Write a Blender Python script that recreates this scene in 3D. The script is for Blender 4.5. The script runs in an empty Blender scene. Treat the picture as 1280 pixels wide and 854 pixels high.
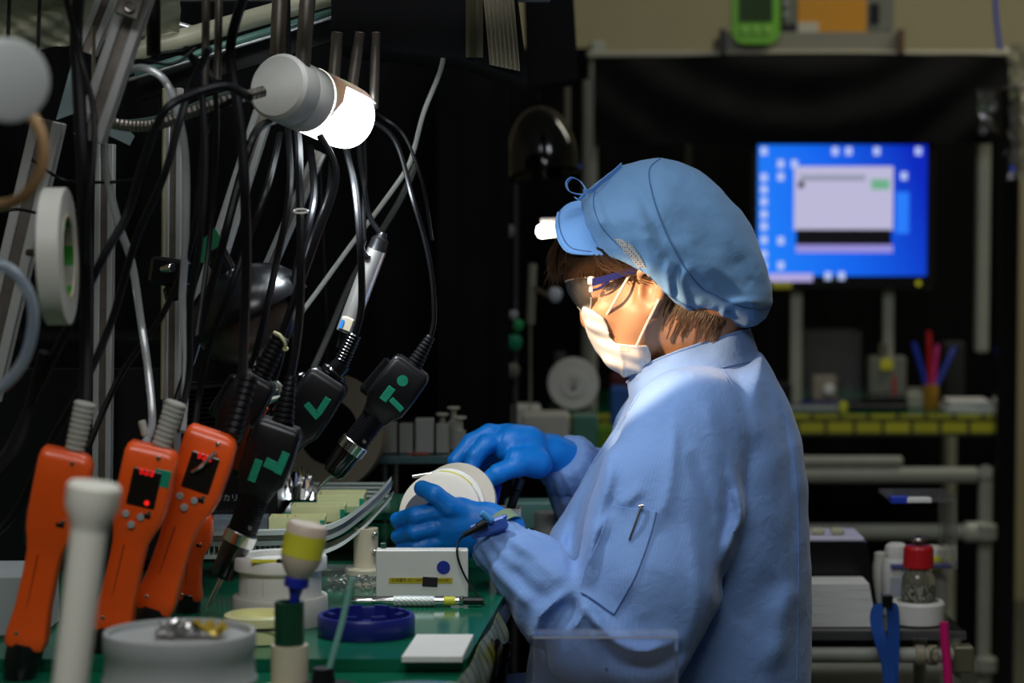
import bpy, math, random
import numpy as np
from mathutils import Vector, Matrix
from mathutils.bvhtree import BVHTree

# ------------------------------------------------------------------ camera
SC = bpy.context.scene
COL = SC.collection
CAM_Z = 1.20
PITCH = math.radians(3.35)
F = 85.0 / 36.0 * 1280.0            # focal length in pixels of the 1280x854 frame
cam_data = bpy.data.cameras.new('camera')
cam = bpy.data.objects.new('camera', cam_data)
COL.objects.link(cam)
cam.location = (0, 0, CAM_Z)
cam.rotation_euler = (math.pi / 2 - PITCH, 0, 0)
cam_data.lens = 85.0
cam_data.sensor_width = 36.0
cam_data.clip_start = 0.05
cam_data.dof.use_dof = True
cam_data.dof.focus_distance = 2.92
cam_data.dof.aperture_fstop = 4.0
SC.camera = cam

# ------------------------------------------------------------------ exposure, world
SC.view_settings.view_transform = 'Standard'
SC.view_settings.look = 'None'
SC.view_settings.gamma = 1.0
SC.view_settings.use_curve_mapping = False
SC.view_settings.exposure = 0.0
world = bpy.data.worlds.new('room_world')
SC.world = world
world.use_nodes = True
world.node_tree.nodes['Background'].inputs[0].default_value = (0.55, 0.62, 0.75, 1)
world.node_tree.nodes['Background'].inputs[1].default_value = 0.008


def area_light(name, loc, target, size, power, color, size_y=None, spread=180):
    d = bpy.data.lights.new(name, 'AREA')
    d.energy = power
    d.color = color
    d.size = size
    if size_y:
        d.shape = 'RECTANGLE'
        d.size_y = size_y
    d.spread = math.radians(spread)
    o = bpy.data.objects.new(name, d)
    COL.objects.link(o)
    o.location = loc
    o.rotation_euler = (Vector(target) - Vector(loc)).to_track_quat('-Z', 'Y').to_euler()
    return o


# fluorescent ceiling fittings over the aisle (real lamps of the room, above the frame)
area_light('ceiling_tube_light', (0.25, 2.45, 2.55), (0.15, 3.0, 0.9), 1.2, 11.0, (0.90, 0.95, 1.0), 0.35)
area_light('ceiling_tube_light', (-0.25, 0.9, 2.3), (-0.25, 2.8, 0.8), 1.2, 15.5, (0.95, 0.97, 1.0), 0.35)
area_light('ceiling_tube_light', (1.6, 5.0, 2.55), (1.2, 6.2, 1.2), 1.2, 13, (1.0, 0.95, 0.80), 0.35)


def P(px, py, d):
    """world point seen at pixel (px, py) at world depth y = d"""
    x = (px - 640.0) / F
    y = -(py - 427.0) / F
    cp, sp = math.cos(PITCH), math.sin(PITCH)
    wy = cp + y * sp
    wz = -sp + y * cp
    t = d / wy
    return Vector((x * t, d, CAM_Z + wz * t))


def S(d):
    return d / F


def PX(p):
    """inverse of P for points (pixel position)"""
    cp, sp = math.cos(PITCH), math.sin(PITCH)
    v = (p[0], p[1], p[2] - CAM_Z)
    depth = v[1] * cp - v[2] * sp
    up = v[1] * sp + v[2] * cp
    return 640 + F * v[0] / depth, 427 - F * up / depth


# ------------------------------------------------------------------ objects
def tag(o, label=None, cat=None, group=None, kind=None):
    if label: o['label'] = label
    if cat: o['category'] = cat
    if group: o['group'] = group
    if kind: o['kind'] = kind
    return o


def empty(name, loc, label, cat, group=None):
    o = bpy.data.objects.new(name, None)
    o.empty_display_size = 0.03
    COL.objects.link(o)
    o.location = loc
    tag(o, label, cat, group)
    return o


def setparent(o, parent):
    """keeps world placement although the parent sits somewhere (unrotated parents)"""
    if parent is not None:
        o.parent = parent
        off = Vector((0, 0, 0))
        q = parent
        while q is not None:
            off += Vector(q.location)
            q = q.parent
        o.location = Vector(o.location) - off


def link_mesh(name, me, mat, parent=None, label=None):
    o = bpy.data.objects.new(name, me)
    COL.objects.link(o)
    if mat is not None:
        me.materials.append(mat)
    setparent(o, parent)
    if label: o['label'] = label
    return o


class MB:
    """collects shapes and links them as ONE mesh object"""
    def __init__(s):
        s.v = []; s.f = []

    def add(s, vs, fs):
        b = len(s.v)
        s.v += [tuple(v) for v in vs]
        s.f += [tuple(i + b for i in f) for f in fs]
        return s

    def box(s, c, size, rot=None, bev=0.0):
        hx, hy, hz = [q / 2 for q in size]
        bev = min(bev, hx * .95, hy * .95, hz * .95)
        c = Vector(c)
        R = rot if rot is not None else Matrix.Identity(3)
        if bev <= 0:
            vs = [Vector((x, y, z)) for x in (-hx, hx) for y in (-hy, hy) for z in (-hz, hz)]
            fs = [(0, 1, 3, 2), (4, 6, 7, 5), (0, 4, 5, 1), (2, 3, 7, 6), (0, 2, 6, 4), (1, 5, 7, 3)]
        else:
            vs = []; ids = {}
            for sx in (-1, 1):
                for sy in (-1, 1):
                    for sz in (-1, 1):
                        for a in range(3):
                            p = [sx * (hx - bev), sy * (hy - bev), sz * (hz - bev)]
                            p[a] = (sx * hx, sy * hy, sz * hz)[a]
                            ids[(sx, sy, sz, a)] = len(vs)
                            vs.append(Vector(p))
            fs = []
            for a in range(3):
                b, d = (a + 1) % 3, (a + 2) % 3
                for sg in (-1, 1):
                    q = []
                    for (u, w) in ((-1, -1), (1, -1), (1, 1), (-1, 1)):
                        k = [0, 0, 0]; k[a] = sg; k[b] = u; k[d] = w
                        q.append(ids[(*k, a)])
                    fs.append(tuple(q if sg > 0 else q[::-1]))
                # edges parallel to axis a
                for u in (-1, 1):
                    for w in (-1, 1):
                        k0 = [0, 0, 0]; k0[a] = -1; k0[b] = u; k0[d] = w
                        k1 = list(k0); k1[a] = 1
                        q = [ids[(*k0, b)], ids[(*k1, b)], ids[(*k1, d)], ids[(*k0, d)]]
                        fs.append(tuple(q if u * w < 0 else q[::-1]))
            for sx in (-1, 1):
                for sy in (-1, 1):
                    for sz in (-1, 1):
                        q = [ids[(sx, sy, sz, a)] for a in range(3)]
                        fs.append(tuple(q if sx * sy * sz > 0 else q[::-1]))
        return s.add([R @ v + c for v in vs], fs)

    def lathe(s, a, b, prof, n=28, cap=True):
        """profile [(t along a->b in metres, radius)]"""
        a = Vector(a); b = Vector(b)
        ax = (b - a).normalized()
        up = Vector((0, 0, 1)) if abs(ax.z) < .9 else Vector((1, 0, 0))
        u = ax.cross(up).normalized(); w = ax.cross(u)
        vs = []; fs = []
        for (t, r) in prof:
            for i in range(n):
                th = 2 * math.pi * i / n
                vs.append(a + ax * t + (u * math.cos(th) + w * math.sin(th)) * r)
        m = len(prof)
        for j in range(m - 1):
            for i in range(n):
                k = (i + 1) % n
                fs.append((j * n + i, (j + 1) * n + i, (j + 1) * n + k, j * n + k))
        if cap:
            fs.append(tuple(range(n)))
            fs.append(tuple((m - 1) * n + i for i in reversed(range(n))))
        return s.add(vs, fs)

    def cyl(s, a, b, r, r2=None, n=24, bev=0.0):
        L = (Vector(b) - Vector(a)).length
        r2 = r if r2 is None else r2
        if bev > 0:
            prof = [(0, r - bev), (bev, r), (L - bev, r2), (L, r2 - bev)]
        else:
            prof = [(0, r), (L, r2)]
        return s.lathe(a, b, prof, n)

    def tube(s, pts, r, n=8, closed=False):
        pts = [Vector(p) for p in pts]
        m = len(pts)
        rs = r if isinstance(r, (list, tuple)) else [r] * m
        vs = []; fs = []
        T = []
        for i in range(m):
            if closed:
                t = pts[(i + 1) % m] - pts[i - 1]
            else:
                t = pts[min(i + 1, m - 1)] - pts[max(i - 1, 0)]
            T.append(t.normalized() if t.length > 1e-9 else Vector((0, 0, 1)))
        ref = Vector((0, 1, 0)) if abs(T[0].y) < .9 else Vector((1, 0, 0))
        u = T[0].cross(ref).normalized()
        for i in range(m):
            u = (u - T[i] * u.dot(T[i]))
            u = u.normalized() if u.length > 1e-6 else T[i].orthogonal().normalized()
            w = T[i].cross(u)
            for k in range(n):
                th = 2 * math.pi * k / n
                vs.append(pts[i] + (u * math.cos(th) + w * math.sin(th)) * rs[i])
        mm = m if closed else m - 1
        for j in range(mm):
            j2 = (j + 1) % m
            for k in range(n):
                q = (k + 1) % n
                fs.append((j * n + k, j * n + q, j2 * n + q, j2 * n + k))
        if not closed:
            fs.append(tuple(reversed(range(n))))
            fs.append(tuple((m - 1) * n + i for i in range(n)))
        return s.add(vs, fs)

    def prism(s, poly, vec):
        """closed polygon (3D points) extruded by vec"""
        n = len(poly); vec = Vector(vec)
        vs = [Vector(p) for p in poly] + [Vector(p) + vec for p in poly]
        fs = [tuple(reversed(range(n))), tuple(range(n, 2 * n))]
        fs += [(i, (i + 1) % n, n + (i + 1) % n, n + i) for i in range(n)]
        return s.add(vs, fs)

    def sheet(s, rows, thick=None, closed_u=False):
        """grid of points rows[j][i]; thick = offset vector or metres along normal"""
        m = len(rows); n = len(rows[0])
        rows = [[Vector(p) for p in r] for r in rows]
        vs = [p for r in rows for p in r]
        fs = []
        nn = n if closed_u else n - 1
        for j in range(m - 1):
            for i in range(nn):
                k = (i + 1) % n
                fs.append((j * n + i, j * n + k, (j + 1) * n + k, (j + 1) * n + i))
        if thick:
            N = []
            for j in range(m):
                for i in range(n):
                    a = rows[j][(i + 1) % n if closed_u else min(i + 1, n - 1)] - rows[j][i - 1 if (closed_u or i > 0) else 0]
                    b = rows[min(j + 1, m - 1)][i] - rows[max(j - 1, 0)][i]
                    q = a.cross(b)
                    N.append(q.normalized() if q.length > 1e-12 else Vector((0, 0, 1)))
            off = m * n
            vs += [v - N[i] * thick for i, v in enumerate(vs)]
            fs += [tuple(i + off for i in reversed(f)) for f in list(fs)]
            for i in range(nn):
                k = (i + 1) % n
                fs.append((i, i + off, k + off, k))
                b0 = (m - 1) * n
                fs.append((b0 + k, b0 + k + off, b0 + i + off, b0 + i))
            if not closed_u:
                for j in range(m - 1):
                    a0, a1 = j * n, (j + 1) * n
                    fs.append((a1, a1 + off, a0 + off, a0))
                    a0 += n - 1; a1 += n - 1
                    fs.append((a0, a0 + off, a1 + off, a1))
        return s.add(vs, fs)

    def mesh(s, name, origin=(0, 0, 0), smooth=True, angle=35):
        me = bpy.data.meshes.new(name)
        o = Vector(origin)
        me.from_pydata([tuple(Vector(v) - o) for v in s.v], [], s.f)
        me.update()
        if smooth:
            me.polygons.foreach_set('use_smooth', [True] * len(me.polygons))
            me.set_sharp_from_angle(angle=math.radians(angle))
        return me

    def build(s, name, mat, parent=None, label=None, smooth=True, angle=35):
        if parent is None and s.v:      # origin at base centre of the thing
            xs = [v[0] for v in s.v]; ys = [v[1] for v in s.v]; zs = [v[2] for v in s.v]
            org = Vector(((min(xs) + max(xs)) / 2, (min(ys) + max(ys)) / 2, min(zs)))
        else:
            org = Vector((0, 0, 0))
            q = parent
            while q is not None:
                org += Vector(q.location); q = q.parent
        me = s.mesh(name, org, smooth, angle)
        o = bpy.data.objects.new(name, me)
        COL.objects.link(o)
        me.materials.append(mat)
        if parent is None:
            o.location = org
        else:
            o.parent = parent
        if label: o['label'] = label
        return o


def spline(pts, n=8):
    """Catmull-Rom through points"""
    pts = [Vector(p) for p in pts]
    out = []
    m = len(pts)
    for i in range(m - 1):
        p0 = pts[max(i - 1, 0)]; p1 = pts[i]; p2 = pts[i + 1]; p3 = pts[min(i + 2, m - 1)]
        for k in range(n):
            t = k / n
            out.append(0.5 * ((2 * p1) + (p2 - p0) * t + (2 * p0 - 5 * p1 + 4 * p2 - p3) * t * t
                              + (3 * p1 - p0 - 3 * p2 + p3) * t ** 3))
    out.append(pts[-1])
    return out


def rot_to(ax, up=(0, 0, 1)):
    """matrix whose local z is ax"""
    z = Vector(ax).normalized()
    u = Vector(up)
    x = u.cross(z)
    if x.length < 1e-4: x = Vector((1, 0, 0))
    x.normalize()
    return Matrix((x, z.cross(x), z)).transposed()


# ------------------------------------------------------------------ materials
def mat(name, col, rough=0.5, metal=0.0, spec=0.5, emit=None, estr=0.0, trans=0.0, alpha=1.0,
        noise=0.0, nscale=30.0, bump=0.0, bscale=200.0, coat=0.0, sss=0.0, ior=1.45, sheen=0.0):
    m = bpy.data.materials.new(name)
    m.use_nodes = True
    nt = m.node_tree
    b = nt.nodes['Principled BSDF']
    b.inputs['Base Color'].default_value = (*col, 1)
    b.inputs['Roughness'].default_value = rough
    b.inputs['Metallic'].default_value = metal
    b.inputs['Specular IOR Level'].default_value = spec
    b.inputs['Transmission Weight'].default_value = trans
    b.inputs['Alpha'].default_value = alpha
    b.inputs['IOR'].default_value = ior
    b.inputs['Coat Weight'].default_value = coat
    b.inputs['Sheen Weight'].default_value = sheen
    if sss:
        b.inputs['Subsurface Weight'].default_value = sss
        b.inputs['Subsurface Radius'].default_value = (1.0, 0.4, 0.2)
        b.inputs['Subsurface Scale'].default_value = 0.01
    if emit:
        b.inputs['Emission Color'].default_value = (*emit, 1)
        b.inputs['Emission Strength'].default_value = estr
    tc = nt.nodes.new('ShaderNodeTexCoord')
    if noise:
        n = nt.nodes.new('ShaderNodeTexNoise')
        n.inputs['Scale'].default_value = nscale
        n.inputs['Detail'].default_value = 5
        nt.links.new(tc.outputs['Object'], n.inputs['Vector'])
        r = nt.nodes.new('ShaderNodeMapRange')
        r.inputs['From Min'].default_value = .3; r.inputs['From Max'].default_value = .7
        r.inputs['To Min'].default_value = 1 - noise; r.inputs['To Max'].default_value = 1 + noise
        nt.links.new(n.outputs['Fac'], r.inputs['Value'])
        x = nt.nodes.new('ShaderNodeVectorMath'); x.operation = 'SCALE'
        x.inputs[0].default_value = col
        nt.links.new(r.outputs['Result'], x.inputs['Scale'])
        nt.links.new(x.outputs['Vector'], b.inputs['Base Color'])
    if bump:
        n2 = nt.nodes.new('ShaderNodeTexNoise')
        n2.inputs['Scale'].default_value = bscale
        n2.inputs['Detail'].default_value = 4
        nt.links.new(tc.outputs['Object'], n2.inputs['Vector'])
        bp = nt.nodes.new('ShaderNodeBump')
        bp.inputs['Strength'].default_value = bump
        bp.inputs['Distance'].default_value = 0.002
        nt.links.new(n2.outputs['Fac'], bp.inputs['Height'])
        nt.links.new(bp.outputs['Normal'], b.inputs['Normal'])
    return m


def clear_mat(name, tint=(1, 1, 1), alpha=0.05, rough=0.06, spec=.5):
    """thin clear plastic: see-through, faint haze, fresnel gloss"""
    m = bpy.data.materials.new(name)
    m.use_nodes = True
    nt = m.node_tree
    nt.nodes.remove(nt.nodes['Principled BSDF'])
    out = nt.nodes['Material Output']
    tr = nt.nodes.new('ShaderNodeBsdfTransparent')
    tr.inputs[0].default_value = (*[0.55 + .45 * c for c in tint], 1)
    df = nt.nodes.new('ShaderNodeBsdfDiffuse')
    df.inputs[0].default_value = (*tint, 1)
    gl = nt.nodes.new('ShaderNodeBsdfGlossy')
    gl.inputs['Roughness'].default_value = rough
    m1 = nt.nodes.new('ShaderNodeMixShader'); m1.inputs[0].default_value = alpha
    nt.links.new(tr.outputs[0], m1.inputs[1]); nt.links.new(df.outputs[0], m1.inputs[2])
    fr = nt.nodes.new('ShaderNodeLayerWeight'); fr.inputs['Blend'].default_value = .35
    mr = nt.nodes.new('ShaderNodeMapRange')
    mr.inputs['To Min'].default_value = .04
    mr.inputs['To Max'].default_value = spec
    nt.links.new(fr.outputs['Fresnel'], mr.inputs['Value'])
    m2 = nt.nodes.new('ShaderNodeMixShader')
    nt.links.new(mr.outputs['Result'], m2.inputs[0])
    nt.links.new(m1.outputs[0], m2.inputs[1]); nt.links.new(gl.outputs[0], m2.inputs[2])
    nt.links.new(m2.outputs[0], out.inputs['Surface'])
    return m


M = {}
M['black_cloth'] = mat('black_cloth', (.003, .003, .0035), .9, spec=.15, bump=.3, bscale=60)
M['black_plastic'] = mat('black_plastic', (.007, .007, .008), .30, noise=.1)
M['black_rubber'] = mat('black_rubber', (.005, .005, .006), .42, spec=.25)
M['black_gloss'] = mat('black_gloss', (.006, .006, .007), .12, spec=.6, coat=.4)
M['aluminium'] = mat('aluminium', (.55, .55, .54), .32, 1.0, bump=.05, bscale=90)
M['steel'] = mat('steel', (.68, .66, .62), .22, 1.0)
M['dark_steel'] = mat('dark_steel', (.26, .23, .20), .35, .9, noise=.15, nscale=60)
M['pipe_grey'] = mat('pipe_grey', (.34, .35, .28), .45, noise=.06)
M['white_plastic'] = mat('white_plastic', (.72, .71, .66), .42, noise=.03, sss=.05)
M['cream_plastic'] = mat('cream_plastic', (.62, .54, .38), .5, noise=.04)
M['milky'] = mat('milky', (.55, .54, .48), .45, sss=.2, noise=.04)
M['grey_plastic'] = mat('grey_plastic', (.38, .39, .38), .5, noise=.04)
M['orange'] = mat('orange', (.95, .105, .008), .34, noise=.06, coat=.25)
M['green_tape'] = mat('green_tape', (.006, .28, .16), .5, noise=.12, nscale=200)
M['green_mat'] = mat('green_mat', (.006, .12, .062), .14, spec=.55, noise=.06)
M['dark_green'] = mat('dark_green', (.006, .05, .022), .4, noise=.1)
M['navy'] = mat('navy', (.010, .016, .16), .32, noise=.06)
M['blue'] = mat('blue', (.02, .05, .45), .35)
M['yellow'] = mat('yellow', (.66, .62, .035), .5, noise=.08)
M['pale_yellow'] = mat('pale_yellow', (.82, .80, .42), .4, sss=.1, noise=.04)
M['white_paper'] = mat('white_paper', (.78, .77, .73), .8, noise=.03)
M['red'] = mat('red', (.5, .01, .015), .4)
M['clear'] = clear_mat('clear_acrylic')
M['clear_tube'] = clear_mat('clear_tubing', (.9, .93, .95), .14, .08, .9)
M['film'] = clear_mat('clear_film', (.9, .9, .80), .16, .15, .6)
# ------------------------------------------------------------------ signed-distance modelling
class Field:
    def __init__(s, lo, hi, h):
        s.lo = np.array(lo, float); s.h = h
        s.n = [int(math.ceil((hi[i] - lo[i]) / h)) + 1 for i in range(3)]
        s.ax = [s.lo[i] + h * np.arange(s.n[i]) for i in range(3)]
        s.X = s.ax[0][:, None, None].astype(np.float32)
        s.Y = s.ax[1][None, :, None].astype(np.float32)
        s.Z = s.ax[2][None, None, :].astype(np.float32)
        s.V = np.full(s.n, 1.0, np.float32)

    def sub(s, lo, hi):
        sl = []
        for i in range(3):
            a = max(0, int((lo[i] - s.lo[i]) / s.h))
            b = min(s.n[i], int((hi[i] - s.lo[i]) / s.h) + 2)
            sl.append(slice(a, max(a, b)))
        return tuple(sl)

    def _xyz(s, sl):
        return s.X[sl[0]], s.Y[:, sl[1]], s.Z[:, :, sl[2]]

    def union(s, d, sl=None, k=0.0):
        tgt = s.V if sl is None else s.V[sl]
        if k <= 0:
            r = np.minimum(tgt, d)
        else:
            h = np.clip(k - np.abs(tgt - d), 0, None) / k
            r = np.minimum(tgt, d) - h * h * k * .25
        if sl is None: s.V = r
        else: s.V[sl] = r

    def carve(s, d, sl, k=0.0):
        tgt = s.V[sl]
        d = -d
        if k <= 0:
            s.V[sl] = np.maximum(tgt, d)
        else:
            h = np.clip(k - np.abs(tgt - d), 0, None) / k
            s.V[sl] = np.maximum(tgt, d) + h * h * k * .25

    def capsule(s, a, b, ra, rb, k=0.0, flat=None, op='u', m=.03):
        a = np.array(a, float); b = np.array(b, float)
        R = max(ra, rb) + m + k
        sl = s.sub(np.minimum(a, b) - R, np.maximum(a, b) + R)
        X, Y, Z = s._xyz(sl)
        ab = b - a; L2 = float(ab @ ab) + 1e-12
        t = np.clip(((X - a[0]) * ab[0] + (Y - a[1]) * ab[1] + (Z - a[2]) * ab[2]) / L2, 0, 1)
        fy = flat or 1.0
        d = np.sqrt((X - a[0] - t * ab[0]) ** 2 + ((Y - a[1] - t * ab[1]) / fy) ** 2 + (Z - a[2] - t * ab[2]) ** 2) - (ra + (rb - ra) * t)
        if op == 'u': s.union(d, sl, k)
        else: s.carve(d, sl, k)

    def chain(s, pts, rs, k=0.01, flat=None, op='u'):
        for i in range(len(pts) - 1):
            s.capsule(pts[i], pts[i + 1], rs[i], rs[i + 1], k, flat, op)

    def ellipsoid(s, c, r, ang=0.0, k=0.0, op='u', m=.03):
        """radii r=(x,y,z), rotated by ang about world Y"""
        c = np.array(c, float); R = max(r) + m + k
        sl = s.sub(c - R, c + R)
        X, Y, Z = s._xyz(sl)
        ca, sa = math.cos(ang), math.sin(ang)
        x = (X - c[0]) * ca + (Z - c[2]) * sa
        z = -(X - c[0]) * sa + (Z - c[2]) * ca
        q = np.sqrt((x / r[0]) ** 2 + ((Y - c[1]) / r[1]) ** 2 + (z / r[2]) ** 2)
        d = (q - 1) * min(r)
        if op == 'u': s.union(d, sl, k)
        else: s.carve(d, sl, k)

    def poly2d(s, poly, d0):
        """signed distance (metres, negative inside) in the x,z plane of a polygon given in pixels at depth d0"""
        pts = [P(p[0], p[1], d0) for p in poly]
        q = np.array([(p.x, p.z) for p in pts])
        X = s.ax[0][:, None]; Z = s.ax[2][None, :]
        best = np.full((s.n[0], s.n[2]), 1e9)
        inside = np.zeros_like(best, bool)
        m = len(q)
        for i in range(m):
            a = q[i]; b = q[(i + 1) % m]
            e = b - a
            t = np.clip(((X - a[0]) * e[0] + (Z - a[1]) * e[1]) / (e @ e + 1e-12), 0, 1)
            best = np.minimum(best, (X - a[0] - t * e[0]) ** 2 + (Z - a[1] - t * e[1]) ** 2)
            c = ((a[1] > Z) != (b[1] > Z)) & (X < (b[0] - a[0]) * (Z - a[1]) / (b[1] - a[1] + 1e-12) + a[0])
            inside ^= c
        d = np.sqrt(best)
        return np.where(inside, -d, d).astype(np.float32)

    def inflate(s, poly, d0, R, W, yc=None, k=0.0, grow=0.0, tilt=0.0):
        """rounded solid whose outline is poly; W = half width across"""
        d2 = s.poly2d(poly, d0)[:, None, :] - grow
        yc = d0 if yc is None else yc
        y = (s.Y - yc) - tilt * (s.X - s.X.mean())
        Wg = W + grow
        a = np.clip((R + d2) / R, 0, None)
        q = np.sqrt(a ** 2 + (y / Wg) ** 2)
        d = (q - 1) * min(R, Wg)
        s.union(d.astype(np.float32), None, k)
        return d

    def mesh(s, name):
        V = s.V; nx, ny, nz = V.shape
        ins = V < 0
        cnt = np.zeros((nx - 1, ny - 1, nz - 1), np.int8)
        for dx in (0, 1):
            for dy in (0, 1):
                for dz in (0, 1):
                    cnt += ins[dx:nx - 1 + dx, dy:ny - 1 + dy, dz:nz - 1 + dz]
        act = (cnt > 0) & (cnt < 8)
        I, J, K = np.nonzero(act)
        idx = np.full(act.shape, -1, np.int32)
        idx[I, J, K] = np.arange(len(I))
        acc = np.zeros((len(I), 3)); num = np.zeros(len(I))
        cor = [(0, 0, 0), (1, 0, 0), (0, 1, 0), (1, 1, 0), (0, 0, 1), (1, 0, 1), (0, 1, 1), (1, 1, 1)]
        edges = [(0, 1), (2, 3), (4, 5), (6, 7), (0, 2), (1, 3), (4, 6), (5, 7), (0, 4), (1, 5), (2, 6), (3, 7)]
        cv = [V[I + c[0], J + c[1], K + c[2]] for c in cor]
        for a, b in edges:
            va, vb = cv[a], cv[b]
            m = (va < 0) != (vb < 0)
            t = np.where(m, va / np.where(m, va - vb, 1), 0)
            for ax in range(3):
                acc[:, ax] += np.where(m, cor[a][ax] + t * (cor[b][ax] - cor[a][ax]), 0)
            num += m
        pos = (np.stack([I, J, K], 1) + acc / num[:, None]) * s.h + s.lo
        quads = []
        for ax in range(3):
            sl0 = [slice(None)] * 3; sl1 = [slice(None)] * 3
            sl0[ax] = slice(0, -1); sl1[ax] = slice(1, None)
            A = ins[tuple(sl0)]; B = ins[tuple(sl1)]
            o = [i for i in range(3) if i != ax]
            cr = np.argwhere(A != B)
            ok = (cr[:, o[0]] > 0) & (cr[:, o[1]] > 0) & (cr[:, o[0]] < V.shape[o[0]] - 1) & (cr[:, o[1]] < V.shape[o[1]] - 1)
            cr = cr[ok]
            fl = A[cr[:, 0], cr[:, 1], cr[:, 2]]
            q = []
            for (u, w) in ((-1, -1), (0, -1), (0, 0), (-1, 0)):
                c = cr.copy(); c[:, o[0]] += u; c[:, o[1]] += w
                q.append(idx[c[:, 0], c[:, 1], c[:, 2]])
            q = np.stack(q, 1)
            flip = fl if ax != 1 else ~fl
            q[~flip] = q[~flip][:, ::-1]
            quads.append(q)
        Q = np.concatenate(quads)
        Q = Q[(Q >= 0).all(1)]
        return pos, Q


def np_mesh(name, pos, Q, origin=(0, 0, 0)):
    me = bpy.data.meshes.new(name)
    n = len(pos); m = len(Q)
    me.vertices.add(n)
    me.vertices.foreach_set('co', (pos - np.array(origin)).astype(np.float32).ravel())
    me.loops.add(m * 4)
    me.loops.foreach_set('vertex_index', Q.astype(np.int32).ravel())
    me.polygons.add(m)
    me.polygons.foreach_set('loop_start', np.arange(0, m * 4, 4, dtype=np.int32))
    me.polygons.foreach_set('loop_total', np.full(m, 4, np.int32))
    me.update(calc_edges=True)
    me.polygons.foreach_set('use_smooth', np.ones(m, bool))
    me.validate()
    return me


def relax(pos, Q, it=1, f=.5):
    """light smoothing"""
    e = np.concatenate([Q[:, [0, 1]], Q[:, [1, 2]], Q[:, [2, 3]], Q[:, [3, 0]]])
    e = np.concatenate([e, e[:, ::-1]])
    n = len(pos)
    deg = np.bincount(e[:, 0], minlength=n)[:, None] + 1e-9
    for _ in range(it):
        acc = np.stack([np.bincount(e[:, 0], pos[e[:, 1], c], minlength=n) for c in range(3)], 1)
        pos = pos * (1 - f) + acc / deg * f
    return pos


def sdf_object(name, field, mt, parent=None, smooth=2, label=None, attr=None):
    pos, Q = field.mesh(name)
    pos = relax(pos, Q, smooth)
    org = np.zeros(3)
    q = parent
    while q is not None:
        org = org + np.array(q.location); q = q.parent
    me = np_mesh(name, pos, Q, org)
    me.materials.append(mt)
    if attr is not None:
        a = me.attributes.new('stripe', 'FLOAT', 'POINT')
        a.data.foreach_set('value', attr(pos).astype(np.float32))
    o = bpy.data.objects.new(name, me)
    COL.objects.link(o)
    if parent: o.parent = parent
    if label: o['label'] = label
    bvh = BVHTree.FromPolygons([tuple(p) for p in pos], [tuple(int(i) for i in f) for f in Q])
    return o, bvh


CAMP = Vector((0, 0, CAM_Z))


def hit(bvh, px, py, off=0.0, fallback=None):
    d = (P(px, py, 3.0) - CAMP).normalized()
    p, n, i, dist = bvh.ray_cast(CAMP, d)
    if p is None:
        return fallback
    return p + n * off


def drape(bvh, path, off=0.001, n=6):
    """pixel path laid on a surface -> points"""
    pts = spline([Vector((a, b, 0)) for a, b in path], n)
    out = []
    for q in pts:
        p = hit(bvh, q.x, q.y, off)
        if p is not None: out.append(p)
    return out


def vnoise(X, Y, Z, seed, sc):
    """smooth pseudo noise from warped sines, about -1..1"""
    r = np.random.RandomState(seed)
    out = 0
    for i in range(5):
        k = r.normal(size=3); k /= np.linalg.norm(k)
        f = sc * (0.6 + .9 * r.rand())
        ph = r.rand() * 6.28
        w = r.normal(size=3); w /= np.linalg.norm(w)
        out = out + np.sin((X * k[0] + Y * k[1] + Z * k[2]) * f + ph + 1.3 * np.sin((X * w[0] + Y * w[1] + Z * w[2]) * f * .6 + ph * 2))
    return out / 3.0


def ridge(field, paths, d0, ymax, fade=.03):
    """folds: list of (pixel path, height m, width px); positive raises cloth"""
    x = field.ax[0][:, None]; z = field.ax[2][None, :]
    tot = np.zeros((field.n[0], field.n[2]))
    for path, hgt, w in paths:
        pts = [P(q.x, q.y, d0) for q in spline([Vector((a, b, 0)) for a, b in path], 5)]
        best = np.full(tot.shape, 1e9); tt = np.zeros(tot.shape)
        m = len(pts)
        for i in range(m - 1):
            a = pts[i]; b = pts[i + 1]
            ex, ez = b.x - a.x, b.z - a.z
            t = np.clip(((x - a.x) * ex + (z - a.z) * ez) / (ex * ex + ez * ez + 1e-12), 0, 1)
            d = (x - a.x - t * ex) ** 2 + (z - a.z - t * ez) ** 2
            u = (i + t) / (m - 1)
            c = d < best
            best = np.where(c, d, best); tt = np.where(c, u, tt)
        wm = w * S(d0)
        tot += hgt * np.exp(-best / (wm * wm)) * np.clip(np.sin(np.clip(tt, .03, .97) * math.pi) * 1.6, 0, 1)
    g = np.clip((ymax - field.Y) / fade, 0, 1)
    field.V = field.V - (tot[:, None, :] * g).astype(np.float32)
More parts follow.
